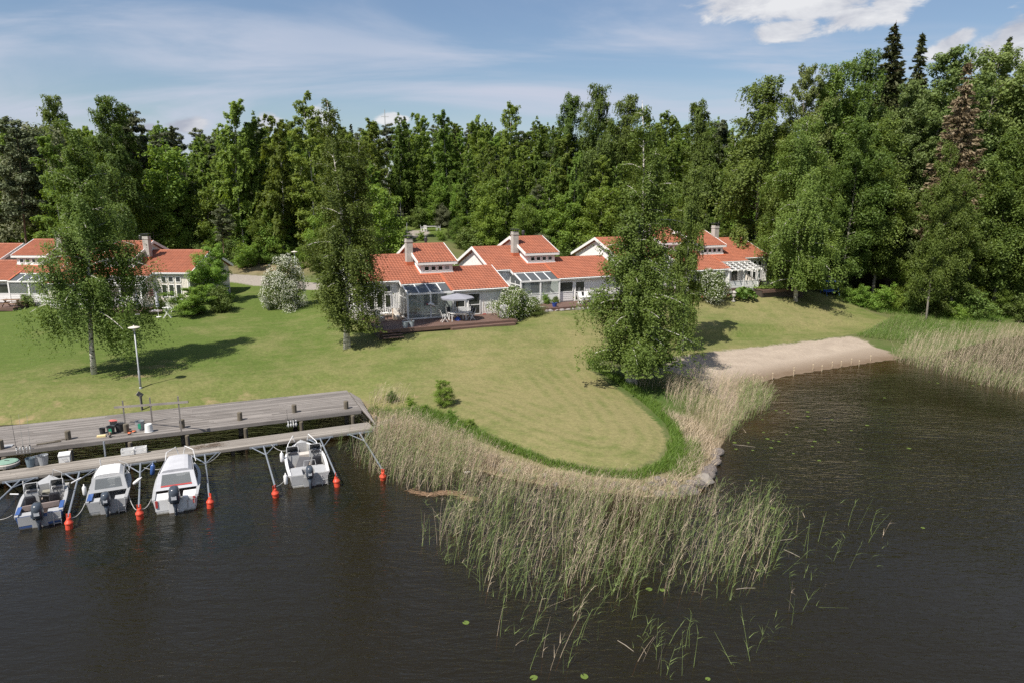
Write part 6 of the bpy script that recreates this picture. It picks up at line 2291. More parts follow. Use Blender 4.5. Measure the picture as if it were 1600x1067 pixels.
def hang(a, b, sag, r, label):
    a, b = Vector(a), Vector(b)
    pts = [a + (b - a) * t - Vector((0, 0, sag * 4 * t * (1 - t))) for t in [i / 10 for i in range(11)]]
    o = MB().tube([tuple(p) for p in pts], r, 5).build('mooring_rope', ROPE)
    tag(o, label, 'rope', 'mooring ropes')


def bpt(root, x, y, z):
    return local(root, x, y, z)


hang(BOOM_END[1], bpt(BB, -.85, .05, hB), .25, .016, 'slack rope from the white-topped cabin boat to the buoy on its blue neighbour\'s side')
hang(BOOM_END[2], bpt(BC, -1.0, .3, hC), .22, .016, 'rope from the grey canopy boat to the buoy beside the cabin boat')
hang(BOOM_END[2], bpt(BB, .85, .3, hB), .35, .016, 'rope from the cabin boat ladder side down to the nearer buoy')
hang(BOOM_END[0], bpt(BA, -1.0, .4, hA), .20, .014, 'long rope from the blue boat out to the frame edge')
hang(BOOM_END[4], bpt(BD, -.9, .5, hD), .15, .014, 'rope from the stern of the bowrider to the lone buoy')
hang(bpt(BA, .55, LA * .85, hA + .1), Vector(P(150, 735, .4)), .15, .014, 'rope from the bow of the blue boat to the walkway')
hang(bpt(BB, .6, LB * .8, hB + .1), Vector(P(205, 724, .42)), .10, .014, 'rope from the bow of the cabin boat to the boom foot')
hang(bpt(BC, -.7, LC * .78, hC + .1), Vector(P(225, 730, .42)), .10, .014, 'rope from the grey canopy boat bow to the boom foot on its left')
hang(bpt(BC, .9, LC * .75, hC + .1), Vector(P(345, 706, .42)), .18, .014, 'rope from the grey canopy boat bow to the walkway on its right')
hang(bpt(BD, -.75, LD * .78, hD + .1), Vector(P(424, 694, .42)), .18, .014, 'rope from the bow of the bowrider to the walkway')
# ------------------------------------------------------------------ things on the dock
def pail(u, v, z, r0, r1, h, mat, name, label, cat, inside=BLACK, turned=False, handle=True, patch=None):
    root = empty(name, P(u, v, z), random.uniform(0, 6), label, cat)
    t = .012
    if turned:
        MB().lathe([(r1, 0), (r1 + .015, .02), (r1 - .004, .05), (r0, h - .02), (r0 - .02, h)], 18).build('shell', mat, root)
    else:
        MB().lathe([(r0, 0), (r1, h), (r1 + .015, h), (r1 + .015, h - .03), (r1, h - .035)][:3] + [(r1 - t, h), (r0 - t, .02)], 18).build('shell', mat, root)
        MB().lathe([(r0 - t, h * .35), (.001, h * .352)], 18, cap=False).build('contents', inside, root)
    if handle and not turned:
        MB().tube([(r1 * math.cos(a), r1 * math.sin(a) * .25 - r1 * .1, h - .02 + .05 * math.sin(a)) for a in [math.pi * k / 8 for k in range(9)]], .006, 5).build('handle', GALV, root)
    if patch: MB().bar((0, -(r0 + r1) / 2 - .012, h * .25), (0, -(r0 + r1) / 2 - .03, h * .8), .14, .01, up=(0, 1, 0)).build('sticker', patch, root)
    if patch: root.rotation_euler = (0, 0, 0.35)
    return root


GREEN = M('green_sticker', (0.03, 0.36, 0.20), (.025, .3, .17), 9, .5)
BLKP = M('bucket_black', (.030, .030, .032), (.04, .04, .042), 5, .5)
GRYP = M('bucket_grey', (.30, .31, .32), (.25, .26, .27), 5, .6)
BLUG = M('tub_blue_grey', (.15, .20, .23), (.12, .16, .19), 5, .6)
WHTP = M('white_plastic', (.72, .71, .69), (.64, .63, .61), 5, .5)
ORNG = M('orange_fabric', (.62, .16, .06), (.50, .12, .05), 8, .8)
YELL = M('pale_yellow_foam', (.70, .56, .30), (.62, .5, .27), 8, .8)
ZD = .955
pail(160.5, 676.5, ZD, .13, .16, .32, BLKP, 'bucket', 'small dark bucket with a white and red lid rim on the dock', 'bucket', WHTP)
pail(174, 677, ZD, .17, .22, .46, BLKP, 'bucket', 'black bucket with a green sticker on the dock', 'bucket', BLACK, patch=GREEN)
pail(188, 673, ZD, .20, .26, .46, BLKP, 'bucket', 'black bucket without sticker next to the bollard post', 'bucket', M('bucket_water', (.02, .025, .03), (.03, .03, .03), 5, .1))
pail(219.5, 671, ZD, .19, .25, .55, GRYP, 'bucket', 'grey bucket with a green sticker on the dock', 'bucket', GRYP, patch=GREEN)
pail(233, 674, ZD, .19, .23, .48, WHTP, 'bucket', 'white bucket standing upside down beside the grey one', 'bucket', turned=True)
o = empty('cloth', P(178, 666, ZD), 0.3, 'crumpled red cloth behind the black buckets', 'cloth')
MB().rock((0, 0, .38), .20, 5, 2, (1.3, .8, .35)).build('fold', M('faded_red_cloth', (.50, .13, .11), (.42, .1, .09), 8, .9), o)
MB().box(-.16, .16, -.14, .14, 0, .33).build('crate', BLKP, o)
o = empty('foam_block', P(158.5, 682, ZD), DANG, 'pale yellow flat block lying in front of the small bucket', 'block')
MB().box(-.22, .22, -.12, .12, 0, .09).box(-.20, .20, -.10, .10, .09, .10).build('block', YELL, o)['kind'] = 'stuff'
o = empty('boot', P(172, 682.5, ZD), 0.2, 'dark boot lying by the black bucket with sticker', 'boot')
MB().rock((0, 0, .08), .13, 8, 2, (.55, 1.2, .6)).build('foot', BLKP, o)
MB().lathe([(.06, .06), (.065, .26), (.07, .28)], 10, (0, .06, 0)).build('shaft', M('tan_leather', (.33, .22, .15), (.25, .17, .12), 8, .8), o)
for (u, v, a, lb) in ((202, 677, .5, 'orange glove lying nearer the bollard post'), (209, 674, .9, 'orange glove lying nearer the grey bucket')):
    o = empty('glove', P(u, v, ZD), a, lb, 'glove', 'orange gloves on the dock')
    m = MB()
    rbox(m, 0, 0, [(.0, .07, .13, 0), (.045, .075, .135, 0), (.06, .05, .11, 0)])
    m.build('palm', ORNG, o)
    for k in range(4): MB().tube([(-.055 + .036 * k, .11, .03), (-.06 + .04 * k, .24 - .02 * abs(k - 1.5), .025)], .018, 6).build('finger', ORNG, o)
    MB().tube([(.06, -.01, .03), (.13, .08, .025)], .019, 6).build('thumb', ORNG, o)
    rb = MB(); rbox(rb, 0, -.17, [(.0, .075, .05, 0), (.05, .08, .05, 0)]); rb.build('cuff', BLKP, o)
# drying rack of three posts and a rail
rk = empty('net_rack', P(240, 671, ZD), DANG + .02, 'grey wooden rack of one rail on three posts on the dock', 'rack')
base = Vector(P(240, 671, ZD))


def rk_local(p):
    a = -rk.rotation_euler[2]
    d = Vector(p) - base
    return Vector((d.x * math.cos(a) - d.y * math.sin(a), d.x * math.sin(a) + d.y * math.cos(a), d.z))


tops = []
for (u, v, vt) in ((196, 665, 625.5), (238, 659, 620.5), (284, 679, 618.5)):
    f = rk_local(P(u, v, ZD))
    f.z = 0
    d = dir_of(u - (5 if u < 200 else 4 if u < 250 else 4), vt)
    wp = P(u, v, ZD)
    zt = CAM_H + d[2] * wp[1] / d[1] - ZD
    MB().bar((f.x, f.y, 0), (f.x, f.y, zt), .075, .06, up=(0, 1, 0)).build('post', OLDWOOD, rk)
    tops.append((f.x, f.y, zt))
a, b = Vector(tops[0]), Vector(tops[2])
e = (b - a).normalized()
MB().bar(a - e * .75 + Vector((0, -.06, -.36)), b + e * .75 + Vector((0, -.06, -.36)), .04, .13).build('rail', OLDWOOD, rk)
sg = empty('sign_post', G(222, 640), DANG + .6, 'weathered slanting sign board on a post at the lawn edge behind the dock', 'sign')
MB().box(-.06, .06, -.05, .05, -.4, 1.0).build('post', OLDWOOD, sg)
MB().bar((-.16, 0.07, 1.22), (.16, .07, .92), .04, .30, up=(0, 0, 1)).build('board', OLDWOOD, sg)
# fishing rods in white holders
def rods(u, v, n, label, z, rot, rodlen):
    r = empty('rod_rack', P(u, v, z), rot, label, 'fishing rods')
    for k in range(n):
        x = (k - (n - 1) / 2) * .15
        MB().lathe([(.035, .10), (.035, .42), (.045, .43), (.045, .46)], 8, (x, 0, 0)).lathe([(.05, .18), (.05, .26)], 8, (x, -.02, 0)).build('rod_holder', WHTP, r)['kind'] = 'stuff'
        if k % 2 == 0 or n < 4:
            MB().tube([(x, 0, .02), (x + .03 * (k - 1.5), .03, rodlen)], [.014, .005], 5).build('rod', M('rod_blank', (.45, .44, .40), (.3, .3, .28), 8, .4) if k else BLACK, r)
            MB().lathe([(.03, .50), (.05, .53), (.03, .57)], 8, (x + .01, -.05, 0)).build('reel', BLACK, r)
    MB().box(-.15 * n / 2 - .03, .15 * n / 2 + .03, .02, .06, .14, .20).build('mount', GALV, r)
    return r


rods(38, 711, 5, 'row of white rod holders with tall fishing rods at the dock edge', .62, DANG, 2.3)
rods(457, 668, 4, 'row of white rod holders with dark rods on the walkway behind the bowrider', .52, WANG, 1.2)
ZW = .512
pail(48.5, 728, ZW, .17, .22, .46, BLUG, 'bucket', 'blue-grey tub, bluest of three tubs on the walkway', 'bucket', BLUG)
pail(58.5, 725.5, ZW, .16, .21, .46, GRYP, 'bucket', 'grey tub in the middle of three tubs on the walkway', 'bucket', BLUG)
pail(68.5, 725, ZW, .19, .25, .52, GRYP, 'bucket', 'grey tub nearest the white crate of three tubs on the walkway', 'bucket', GRYP)
hb = empty('hatch_cover', P(12, 727, ZW), 0, 'round green lid on a grey ring on the walkway end by the tubs', 'barrel lid')
MB().lathe([(.52, 0), (.55, .16), (.50, .20)], 24).build('ring', CONC, hb)
MB().lathe([(.47, .201), (.49, .24), (.40, .27), (.05, .285)], 24).build('lid', M('pale_green_lid', (.21, .33, .25), (.17, .27, .21), 3, .6), hb)
MB().bar((-.12, 0, .29), (.12, 0, .29), .03, .03).build('handle', BLACK, hb)


def crate(u, v, label, w, d, h, rot=0.0, slats=True):
    r = empty('fish_crate', P(u, v, ZW), WANG + rot, label, 'crate')
    MB().box(-w / 2, w / 2, -d / 2, d / 2, 0, .03).build('bottom', WHTP, r)
    for y in (-d / 2, d / 2 - .025):
        for k in range(2): MB().box(-w / 2, w / 2, y, y + .025, .03 + k * h * .52, .03 + k * h * .52 + h * .40).build('side_slat', WHTP, r)
    for x in (-w / 2 + .003, w / 2 - .028):
        for k in range(2): MB().box(x, x + .025, -d / 2 + .026, d / 2 - .026, .03 + k * h * .52, .03 + k * h * .52 + h * .40).build('end_slat', WHTP, r)
    for x in (-w / 2 + .003, w / 2 - .03):
        for y in (-d / 2 + .026, d / 2 - .052): MB().box(x + .002, x + .026, y + .002, y + .024, .03, h).build('corner', WHTP, r)
    MB().rock((0, 0, .10), w * .3, 3, 2, (1.1, .7, .35)).build('contents', GRYP, r)
    return r


crate(200, 709, 'white fish crate, the one nearer the steel pole of the pair', .62, .40, .30)
crate(220, 706, 'white fish crate, the one farther from the steel pole of the pair', .62, .40, .30)
c = empty('cool_box', P(102, 720, ZW), WANG, 'white box with a slanted lid standing alone on the walkway', 'box')
MB().prism([(-.22, 0), (.22, 0), (.22, .42), (-.22, .36)], -.25, .25).build('body', WHTP, c)
MB().slab(-.27, .27, -.24, .41, .24, .47, .05).build('lid', WHTP, c)
MB().tube([(-.1, -.23, .22), (-.08, -.28, .22), (.08, -.28, .22), (.1, -.23, .22)], .012, 5).build('handle', GRYP, c)
o = empty('driftwood', P(76, 692, ZD), DANG + .12, 'dark weathered board lying flat at the dock edge', 'board')
MB().bar((-.55, 0, .03), (.55, 0, .04), .16, .05).build('board', PILE, o)
MB().bar((.3, .02, .07), (.95, .10, .09), .05, .04).build('stick', PILE, o)
o = empty('scrap_plate', P(10, 697, ZD), .3, 'pale bent sheet of metal lying by the bollard post at the frame edge', 'scrap')
MB().slab(-.3, .3, -.15, .02, .15, .06, .015).box(-.25, .1, -.22, -.16, .0, .03).build('plate', ALU, o)['kind'] = 'stuff'
net = MB()
rg = random.Random(4)
for k in range(60):
    p = Vector((rg.uniform(-.7, .7), rg.uniform(-.18, .18), .02))
    net.tube([tuple(p), tuple(p + Vector((rg.uniform(-.35, .35), rg.uniform(-.15, .15), rg.uniform(.03, .16)))), tuple(p + Vector((rg.uniform(-.6, .6), rg.uniform(-.25, .25), .015)))], .006, 4, cap=False)
o = net.build('dry_weed', M('dry_weed', (.22, .17, .12), (.16, .12, .09), 6, .9))
o.location = P(322, 698, ZW)
o.rotation_euler = (0, 0, WANG)
tag(o, 'tangle of dry twigs and weed on the walkway above the boom', 'twigs', None, 'stuff')

# ------------------------------------------------------------------ lamp posts
LAMPG = M('lamp_grey', (.40, .41, .42), (.36, .37, .38), 5, .5, .2)


def lamp_post(u, v, h, label):
    r = empty('lamp_post', G(u, v), .3, label, 'lamp post')
    MB().lathe([(.075, -.3), (.075, 1.3), (.05, 1.36), (.042, h - .25)], 12).build('pole', LAMPG, r, smooth=True)
    MB().lathe([(.10, -.05), (.10, .10), (.076, .14)], 12).build('base_collar', LAMPG, r)
    MB().lathe([(.05, h - .26), (.10, h - .18), (.10, h - .04), (.04, h)], 14).build('globe', M('opal_globe', (.62, .6, .55), (.56, .54, .5), 3, .3), r, smooth=True)
    MB().lathe([(.30, h - .02), (.38, h), (.36, h + .03), (.20, h + .075), (.06, h + .10), (.03, h + .16)], 22).build('lamp_shade', M('pale_shade', (.62, .56, .48), (.55, .5, .43), 3, .5), r, smooth=False)
    return r


lamp_post(220, 607, 4.35, 'grey lamp post with a flat round shade on the lawn behind the dock')
p = lamp_post(459, 440, 4.3, 'grey lamp post beside the road above the blossoming lilac')
q = PY(459, 381, 82.0)
p.location = (q[0], 82.0, gz(q[0], 82.0))

# ------------------------------------------------------------------ furniture round the houses
def L1(x, y, z=0.0): return local(H1.root, x, y, z)
def L2(x, y, z=0.0): return local(H2.root, x, y, z)


def parasol(loc, rz, label, R=1.55, h=2.35):
    r = empty('parasol', loc, rz, label, 'parasol')
    mat = M('parasol_cloth', (.27, .27, .30), (.22, .22, .25), 1.2, .85, bump=.2, bscale=3)
    n = 8
    vs = [(0, 0, h + .12)]
    for rr, zz in ((.5, h - .05), (1.0, h - .24)):
        for k in range(n):
            a = 2 * math.pi * k / n
            vs.append((R * rr * math.cos(a), R * rr * math.sin(a), zz))
    fs = [(0, 1 + k, 1 + (k + 1) % n) for k in range(n)] + [(1 + k, 9 + k, 9 + (k + 1) % n, 1 + (k + 1) % n) for k in range(n)]
    vs += [(x, y, z - .14) for x, y, z in vs[9:17]]
    fs += [(9 + k, 17 + k, 17 + (k + 1) % n, 9 + (k + 1) % n) for k in range(n)]
    MB().add(vs, fs).build('canopy', mat, r)
    for k in range(n):
        a = 2 * math.pi * k / n
        MB().tube([(0, 0, h + .06), (R * .97 * math.cos(a), R * .97 * math.sin(a), h - .29)], .012, 4).build('rib', M('pole_wood', (.28, .18, .10), (.22, .14, .08), 5, .6), r)
    MB().tube([(0, 0, .05), (0, 0, h + .14)], .025, 8).build('pole', M('pole_wood', (.28, .18, .10)), r)
    MB().lathe([(.28, 0), (.28, .10), (.20, .20), (.05, .34)], 14).build('base', M('blue_plastic', (.04, .10, .40), (.03, .08, .34), 5, .5), r)
    return r


def folding_chair(loc, rz, label, seatmat, frame=WHITE, group=None):
    r = empty('folding_chair', loc, rz, label, 'chair', group)
    for s in (-1, 1):
        MB().bar((s * .26, -.28, 0), (s * .26, .16, .66), .03, .045).build('leg', frame, r)
        MB().bar((s * .24, .28, 0), (s * .24, -.20, .62), .03, .045).build('leg', frame, r)
        MB().bar((s * .27, -.20, .64), (s * .27, .24, .64), .05, .03).build('armrest', frame, r)
        MB().bar((s * .22, .18, .40), (s * .22, .40, 1.10), .03, .04).build('back_post', frame, r)
    MB().slab(-.22, .22, -.24, .45, .20, .42, .035).build('seat', seatmat, r)
    MB().hexa([(-.21, .185, .46), (.21, .185, .46), (.21, .215, .46), (-.21, .215, .46), (-.21, .375, 1.08), (.21, .375, 1.08), (.21, .405, 1.08), (-.21, .405, 1.08)]).build('backrest', seatmat, r)
    return r


def table(loc, rz, label, w, d, h, mat, name='garden_table'):
    r = empty(name, loc, rz, label, 'table')
    n = max(4, int(d / .14))
    for k in range(n): MB().box(-w / 2, w / 2, -d / 2 + d * k / n + .004, -d / 2 + d * (k + 1) / n - .004, h - .03, h).build('slat', mat, r)
    for x in (-w / 2 + .08, w / 2 - .08):
        for y in (-d / 2 + .08, d / 2 - .08): MB().box(x - .03, x + .03, y - .03, y + .03, 0, h - .03).build('leg', mat, r)
    MB().box(-w / 2 + .1, w / 2 - .1, -d / 2 + .06, -d / 2 + .09, h - .12, h - .031).box(-w / 2 + .1, w / 2 - .1, d / 2 - .09, d / 2 - .06, h - .12, h - .031).build('apron', mat, r)['kind'] = 'stuff'
    return r


R1 = H1.root.rotation_euler[2]
l_ = L1(14.3, -3.5)
plant('spirea', (l_.x, l_.y, gz(l_.x, l_.y) - .05), 2.75, 0.6, 'round shrub dotted with white blossom at the deck end beside the covered grill', 'shrub', None, 1.0)
l_ = L1(15.6, -5.3)
plant('fine_bush', (l_.x, l_.y, gz(l_.x, l_.y) - .05), 1.15, 0.4, 'low dark green bush below the white-flowering shrub at the deck corner', 'shrub', None, 1.9)
parasol(L1(7.9, -4.7), R1 + .2, 'wide pale grey parasol open over the dark chairs on the deck')
table(L1(7.9, -4.7), R1, 'white garden table under the open grey parasol', 1.5, .9, .72, WHITE)
for x, y, a, lb in ((6.5, -5.0, 1.5, 'dark-seated white folding chair nearest the glass veranda'), (7.5, -3.75, .1, 'dark-seated white folding chair behind the table under the parasol'),
                    (9.1, -5.0, -1.4, 'dark-seated white folding chair at the grill end of the table'), (9.2, -4.2, -1.6, 'dark-seated white folding chair behind the one at the grill end')):
    folding_chair(L1(x, y), R1 + a, lb, BLACK, WHITE, 'dark folding chairs under the parasol')
g = empty('covered_grill', L1(12.3, -5.2), R1, 'barbecue grill under a grey cloth cover at the deck end', 'grill')
m = MB()
rbox(m, 0, 0, [(.03, .44, .36, 0), (.3, .42, .34, 0), (.75, .40, .32, 0), (1.05, .37, .29, 0), (1.2, .26, .20, 0), (1.24, .10, .08, 0)], 20, 2.8)
m.build('cover', M('grill_cover', (.34, .33, .33), (.24, .23, .23), 3, .9, bump=.6, bscale=3, stretch=(3, 3, .6)), g, smooth=True)
for s in (-1, 1): MB().lathe([(.05, -.02), (.09, 0), (.09, .04), (.05, .06)], 10, (s * .36, -.2, 0)).build('wheel', BLACK, g)
RATTAN = M('pale_rattan', (.46, .36, .27), (.36, .28, .21), 14, .8, bump=.5, bscale=20)
CUSH = M('cream_cushion', (.74, .68, .60), (.68, .62, .55), 3, .9)


def wicker(loc, rz, label):
    r = empty('wicker_armchair', loc, rz, label, 'armchair', 'wicker armchairs on the deck')
    MB().box(-.36, .36, -.36, .34, .02, .30).build('base', RATTAN, r)
    for s in (-1, 1): MB().box(min(s * .36, s * .27), max(s * .36, s * .27), -.36, .34, .30, .56).build('armrest', RATTAN, r)
    MB().slab(-.36, .36, .25, .30, .26, .30, .01).hexa([(-.36, .24, .3), (.36, .24, .3), (.36, .34, .3), (-.36, .34, .3), (-.36, .38, .98), (.36, .38, .98), (.36, .48, .98), (-.36, .48, .98)]).build('backrest', RATTAN, r)['kind'] = 'stuff'
    m = MB(); rbox(m, 0, -.06, [(.30, .26, .29, 0), (.40, .27, .30, 0), (.44, .23, .26, 0)], 12, 5); m.build('seat_cushion', CUSH, r)
    MB().hexa([(-.26, .14, .42), (.26, .14, .42), (.26, .23, .40), (-.26, .23, .40), (-.25, .27, 1.0), (.25, .27, 1.0), (.25, .36, 1.0), (-.25, .36, 1.0)]).build('back_cushion', CUSH, r)
    return r


wicker(L1(1.3, -2.3), R1 + .45, 'wicker armchair with cream cushions nearest the twin-stemmed birch')
wicker(L1(3.0, -1.9), R1 - .1, 'wicker armchair with cream cushions beside the glass veranda')
t = empty('side_table', L1(2.1, -2.0), R1, 'small round table between the two wicker armchairs', 'table')
MB().lathe([(.30, .46), (.31, .50), (.29, .51)], 16).build('top', RATTAN, t)
MB().lathe([(.18, 0), (.05, .06), (.05, .46)], 10).build('foot', RATTAN, t)
MB().lathe([(.06, .515), (.09, .62), (.07, .66)], 10).build('bowl', CONC, t)
bn = empty('garden_bench', L1(2.4, -.55), R1, 'white slatted bench against the wall under the triple windows', 'bench')
for k in range(9): MB().box(-.85 + k * .2, -.81 + k * .2, .22, .25, .45, .86).build('back_slat', WHITE, bn)
MB().box(-.95, .95, .2, .27, .86, .92).build('top_rail', WHITE, bn)
MB().box(-.95, .95, -.22, .2, .42, .46).build('seat', WHITE, bn)
for x in (-.9, .9):
    for y in (-.18, .2): MB().box(x - .03, x + .03, y - .03, y + .03, 0, .42).build('leg', WHITE, bn)
for x, y, r_, lb in ((2.55, -6.2, .27, 'grey bucket planter nearest the deck steps'), (3.15, -6.05, .25, 'grey planter with dry twigs beside the bucket planter')):
    pt = empty('planter', L1(x, y), R1, lb, 'planter', 'grey planters at the deck edge')
    MB().lathe([(r_ * .8, 0), (r_, .48), (r_ + .02, .5), (r_ - .02, .5), (r_ - .04, .40), (.02, .39)], 16).build('pot', M('pot_grey_blue', (.30, .33, .35), (.24, .27, .29), 4, .6), pt)
    if r_ < .26:
        for k in range(14): MB().tube([(0, 0, .4), (math.cos(k * 1.9) * .18, math.sin(k * 1.9) * .18, .75 + .04 * (k % 4))], .006, 4).build('twig', B_STEM, pt)
    else:
        MB().tube([(r_ * math.cos(a), 0, .5 + .2 * math.sin(a)) for a in [math.pi * k / 8 for k in range(9)]], .01, 5).build('handle', GALV, pt)
bt = empty('round_table', L1(4.9, -1.7, .04), R1, 'small wooden table inside the glass veranda', 'table')
MB().lathe([(.42, .70), (.44, .74), (.42, .745)], 16).build('top', M('brown_wood', (.26, .15, .09), (.2, .12, .07), 5, .5), bt)
MB().lathe([(.2, 0), (.05, .06), (.05, .70)], 10).build('foot', M('brown_wood', (.26, .15, .09)), bt)
hg = empty('hanging_ornament', L1(5.9, -3.0), R1, 'white ornament with a red tip hanging before the veranda panes', 'ornament')
MB().tube([(-.25, 0, 1.38), (-.05, 0, 1.42), (.25, 0, 1.30), (.5, 0, 1.05)], [.06, .13, .14, .03], 8).build('body', WHTP, hg, smooth=True)
MB().lathe([(.02, -.07), (.08, 0), (.02, .08)], 8, (-.32, 0, 1.38)).build('tip', REDP, hg)
MB().tube([(.02, .0, 1.5), (.02, .25, 2.15)], .006, 4).build('cord', BLACK, hg)
MB().tube([(.05, 0, 0), (.05, 0, 1.35)], .012, 6).build('stake', GALV, hg)
wb = empty('white_bench', L1(9.2, -3.0), R1, 'white bench behind the parasol by the low wall', 'bench')
MB().box(-.75, .75, -.2, .2, .40, .44).build('seat', WHITE, wb)
for k in range(3): MB().box(-.75, .75, .20, .23, .5 + k * .13, .59 + k * .13).build('back_slat', WHITE, wb)
for x in (-.7, .7): MB().box(x - .03, x + .03, -.18, .2, 0, .40).build('leg', WHITE, wb)
br = empty('broom', L1(11.35, -2.75), R1, 'red-headed broom leaning on the wall by the glazed door', 'broom')
MB().tube([(0, 0, .08), (.05, .28, 1.25)], .014, 6).build('handle', M('pole_wood', (.28, .18, .1)), br)
MB().box(-.16, .16, -.05, .03, 0, .10).build('head', REDP, br)

# house with the white dining set
R2 = H2.root.rotation_euler[2]
table(L2(10.3, -4.5), R2, 'white dining table outdoors on the deck of the railed house', 1.5, .85, .72, WHITE)
for x, y, a, lb in ((9.55, -4.7, 1.4, 'white folding chair at the shrub end of the white dining table'), (10.2, -3.8, .1, 'white folding chair behind the white dining table, nearer the shrub'), (10.9, -3.8, -.1, 'white folding chair behind the white dining table, nearer the tree'),
                    (11.6, -4.5, -1.5, 'white folding chair at the tree end of the white dining table')):
    folding_chair(L2(x, y), R2 + a, lb, WHITE, WHITE, 'white chairs round the dining table')


def pot(loc, mat, label, r=.22, h=.34, key='bush_1', ph=.35, cat='plant pot'):
    q = empty('plant_pot', loc, 0, label, cat)
    MB().lathe([(r * .7, 0), (r, h - .05), (r + .02, h - .05), (r + .02, h), (r - .03, h), (r - .04, h - .06), (.01, h - .07)], 16).build('pot', mat, q)
    if ph:
        p_ = plant(key, (0, 0, 0), ph, random.uniform(0, 6), None, None, None, 1.0, 'foliage')
        me = [m_ for n_, m_ in PROTO[key][2] if n_ in ('crown', 'foliage')][0]
        for c in list(p_.children): bpy.data.objects.remove(c, do_unlink=True)
        bpy.data.objects.remove(p_, do_unlink=True)
        f = link('foliage', me, None, q)
        s = ph / PROTO[key][1]
        f.scale = (s, s, s)
        f.location = (0, 0, h - .06)
    return q


pot(L2(6.4, -5.0), M('blue_glaze', (.03, .07, .30), (.025, .05, .24), 4, .25), 'blue glazed plant pot on the deck by the dining set', .27, .40, 'bush_1', .35)
pot(L2(3.6, -4.9), M('stone_lantern', (.35, .33, .3), (.25, .24, .22), 6, .9), 'grey stone pot beside the white-flowering shrub', .24, .75, 'bush_0', .4)
TERRA = M('terracotta', (.46, .17, .09), (.40, .14, .08), 5, .8)
for x, y, h, key, lb in ((5.2, -2.95, .8, 'bush_0', 'low green plants under the veranda railing nearest the corner post'), (6.6, -3.0, 1.1, 'bush_1', 'leafy green plant under the middle of the veranda railing'), (7.6, -3.0, .7, 'bush_0', 'low green plants at the end of the veranda railing'),
                        (10.6, -6.2, .7, 'bush_0', 'green perennial in the flower bed before the white chairs'), (11.8, -6.1, 1.1, 'bush_1', 'bright green perennial in the flower bed before the table'), (13.2, -6.0, .9, 'bush_1', 'bright green perennial at the tree end of the flower bed')):
    l_ = L2(x, y)
    plant(key, (l_.x, l_.y, H2.root.location.z if y > -4 else gz(l_.x, l_.y)), h, random.uniform(0, 6), lb, 'plant', None, 1.0, 'perennial')
for k in range(16):
    l_ = L2(4.6 + k * .60 + random.uniform(-.1, .1), -6.5 + random.uniform(-.12, .12))
    o = MB().rock((0, 0, .06), random.uniform(.20, .30), 40 + k, 2, (1.2, .8, .75)).build('edging_stone', M('field_stone', (.30, .27, .25), (.21, .19, .18), 5, .9, bump=.4))
    o.location = (l_.x, l_.y, gz(l_.x, l_.y))
    tag(o, None, 'stone', 'edging stones of the flower bed')
    later(o, ('', 'grey edging stones of the bed before the white dining set'), k)
mt = empty('paving_slab', L2(4.7, -4.2), R2, 'pale triangular slab on the deck beside the flowering shrub', 'slab')
MB().plate([(-.2, -.6, .03), (.9, -.6, .03), (-.1, .3, .03)], .028).build('slab', CONC, mt)
pot(L2(16.6, -3.4), TERRA, 'terracotta pot beside the bushy waterside birch', .2, .3, 'bush_1', .3)

# pergola house
R4 = H4.root.rotation_euler[2]
def L4(x, y, z=0.0): return local(H4.root, -x, y, z)
for k in range(7):
    l_ = L4(12.6 - k * .62, -3.4 + .05 * (k % 3))
    l_.z = max(gz(l_.x, l_.y), H4.root.location.z - .5)
    q_ = pot(l_, TERRA, None, .15, .24, 'bush_1' if k % 2 else 'bush_0', .28)
    q_['group'] = 'terracotta pots in a row'
    later(q_, ('', 'terracotta flower pots under the pergola house railing'), k)
l_ = L4(7.1, -4.0)
hs = empty('hosta', (l_.x, l_.y, gz(l_.x, l_.y)), 0, 'large broad-leaved green plant before the pergola post', 'plant')
rg = np.random.default_rng(3)
n = 420
a = rg.random(n) * 6.28
rr = 1.25 * rg.random(n) ** .6
pos = np.stack([rr * np.cos(a) * 1.2, rr * np.sin(a), 1.25 * (1 - (rr / 1.35) ** 2) * rg.uniform(.5, 1, n) + .12], -1)
me = leaf_mesh('hosta_leaves', pos, rg.uniform(.30, .50, n), rg, 1.1, .75, None, np.stack([np.cos(a), np.sin(a), np.full(n, -.3)], -1))
link('leaves', me, L_HOSTA, hs)
bx = empty('covered_box', L4(2.2, -2.4), R4, 'black covered box on the deck under the pergola edge', 'box')  # a plain dark storage box with a lid, not a spa
m = MB(); rbox(m, 0, 0, [(0, .85, .6, 0), (.62, .86, .61, 0), (.72, .80, .55, 0)], 16, 6); m.build('body', BLACK, bx)
MB().box(-.7, .7, -.45, .45, .722, .76).build('lid', DARKMET, bx)
dc = empty('stone_lantern', L4(8.9, -4.3), R4, 'small white stone lantern standing before the hosta', 'lantern')
dc.location.z = gz(dc.location.x, dc.location.y)
MB().lathe([(.20, 0), (.20, .08), (.08, .12), (.08, .55), (.22, .60), (.22, .95), (.30, 1.0), (.05, 1.2)], 12).build('body', CONC, dc)
bl = empty('blue_pot', L4(-1.2, -4.6), 0, 'pale blue pot at the deck corner by the wide hanging birch', 'pot')
bl.location.z = H4.root.location.z
MB().lathe([(.13, 0), (.2, .3), (.16, .34), (.14, .30)], 12).build('pot', M('pale_blue', (.30, .42, .60), (.26, .36, .52), 4, .4), bl)

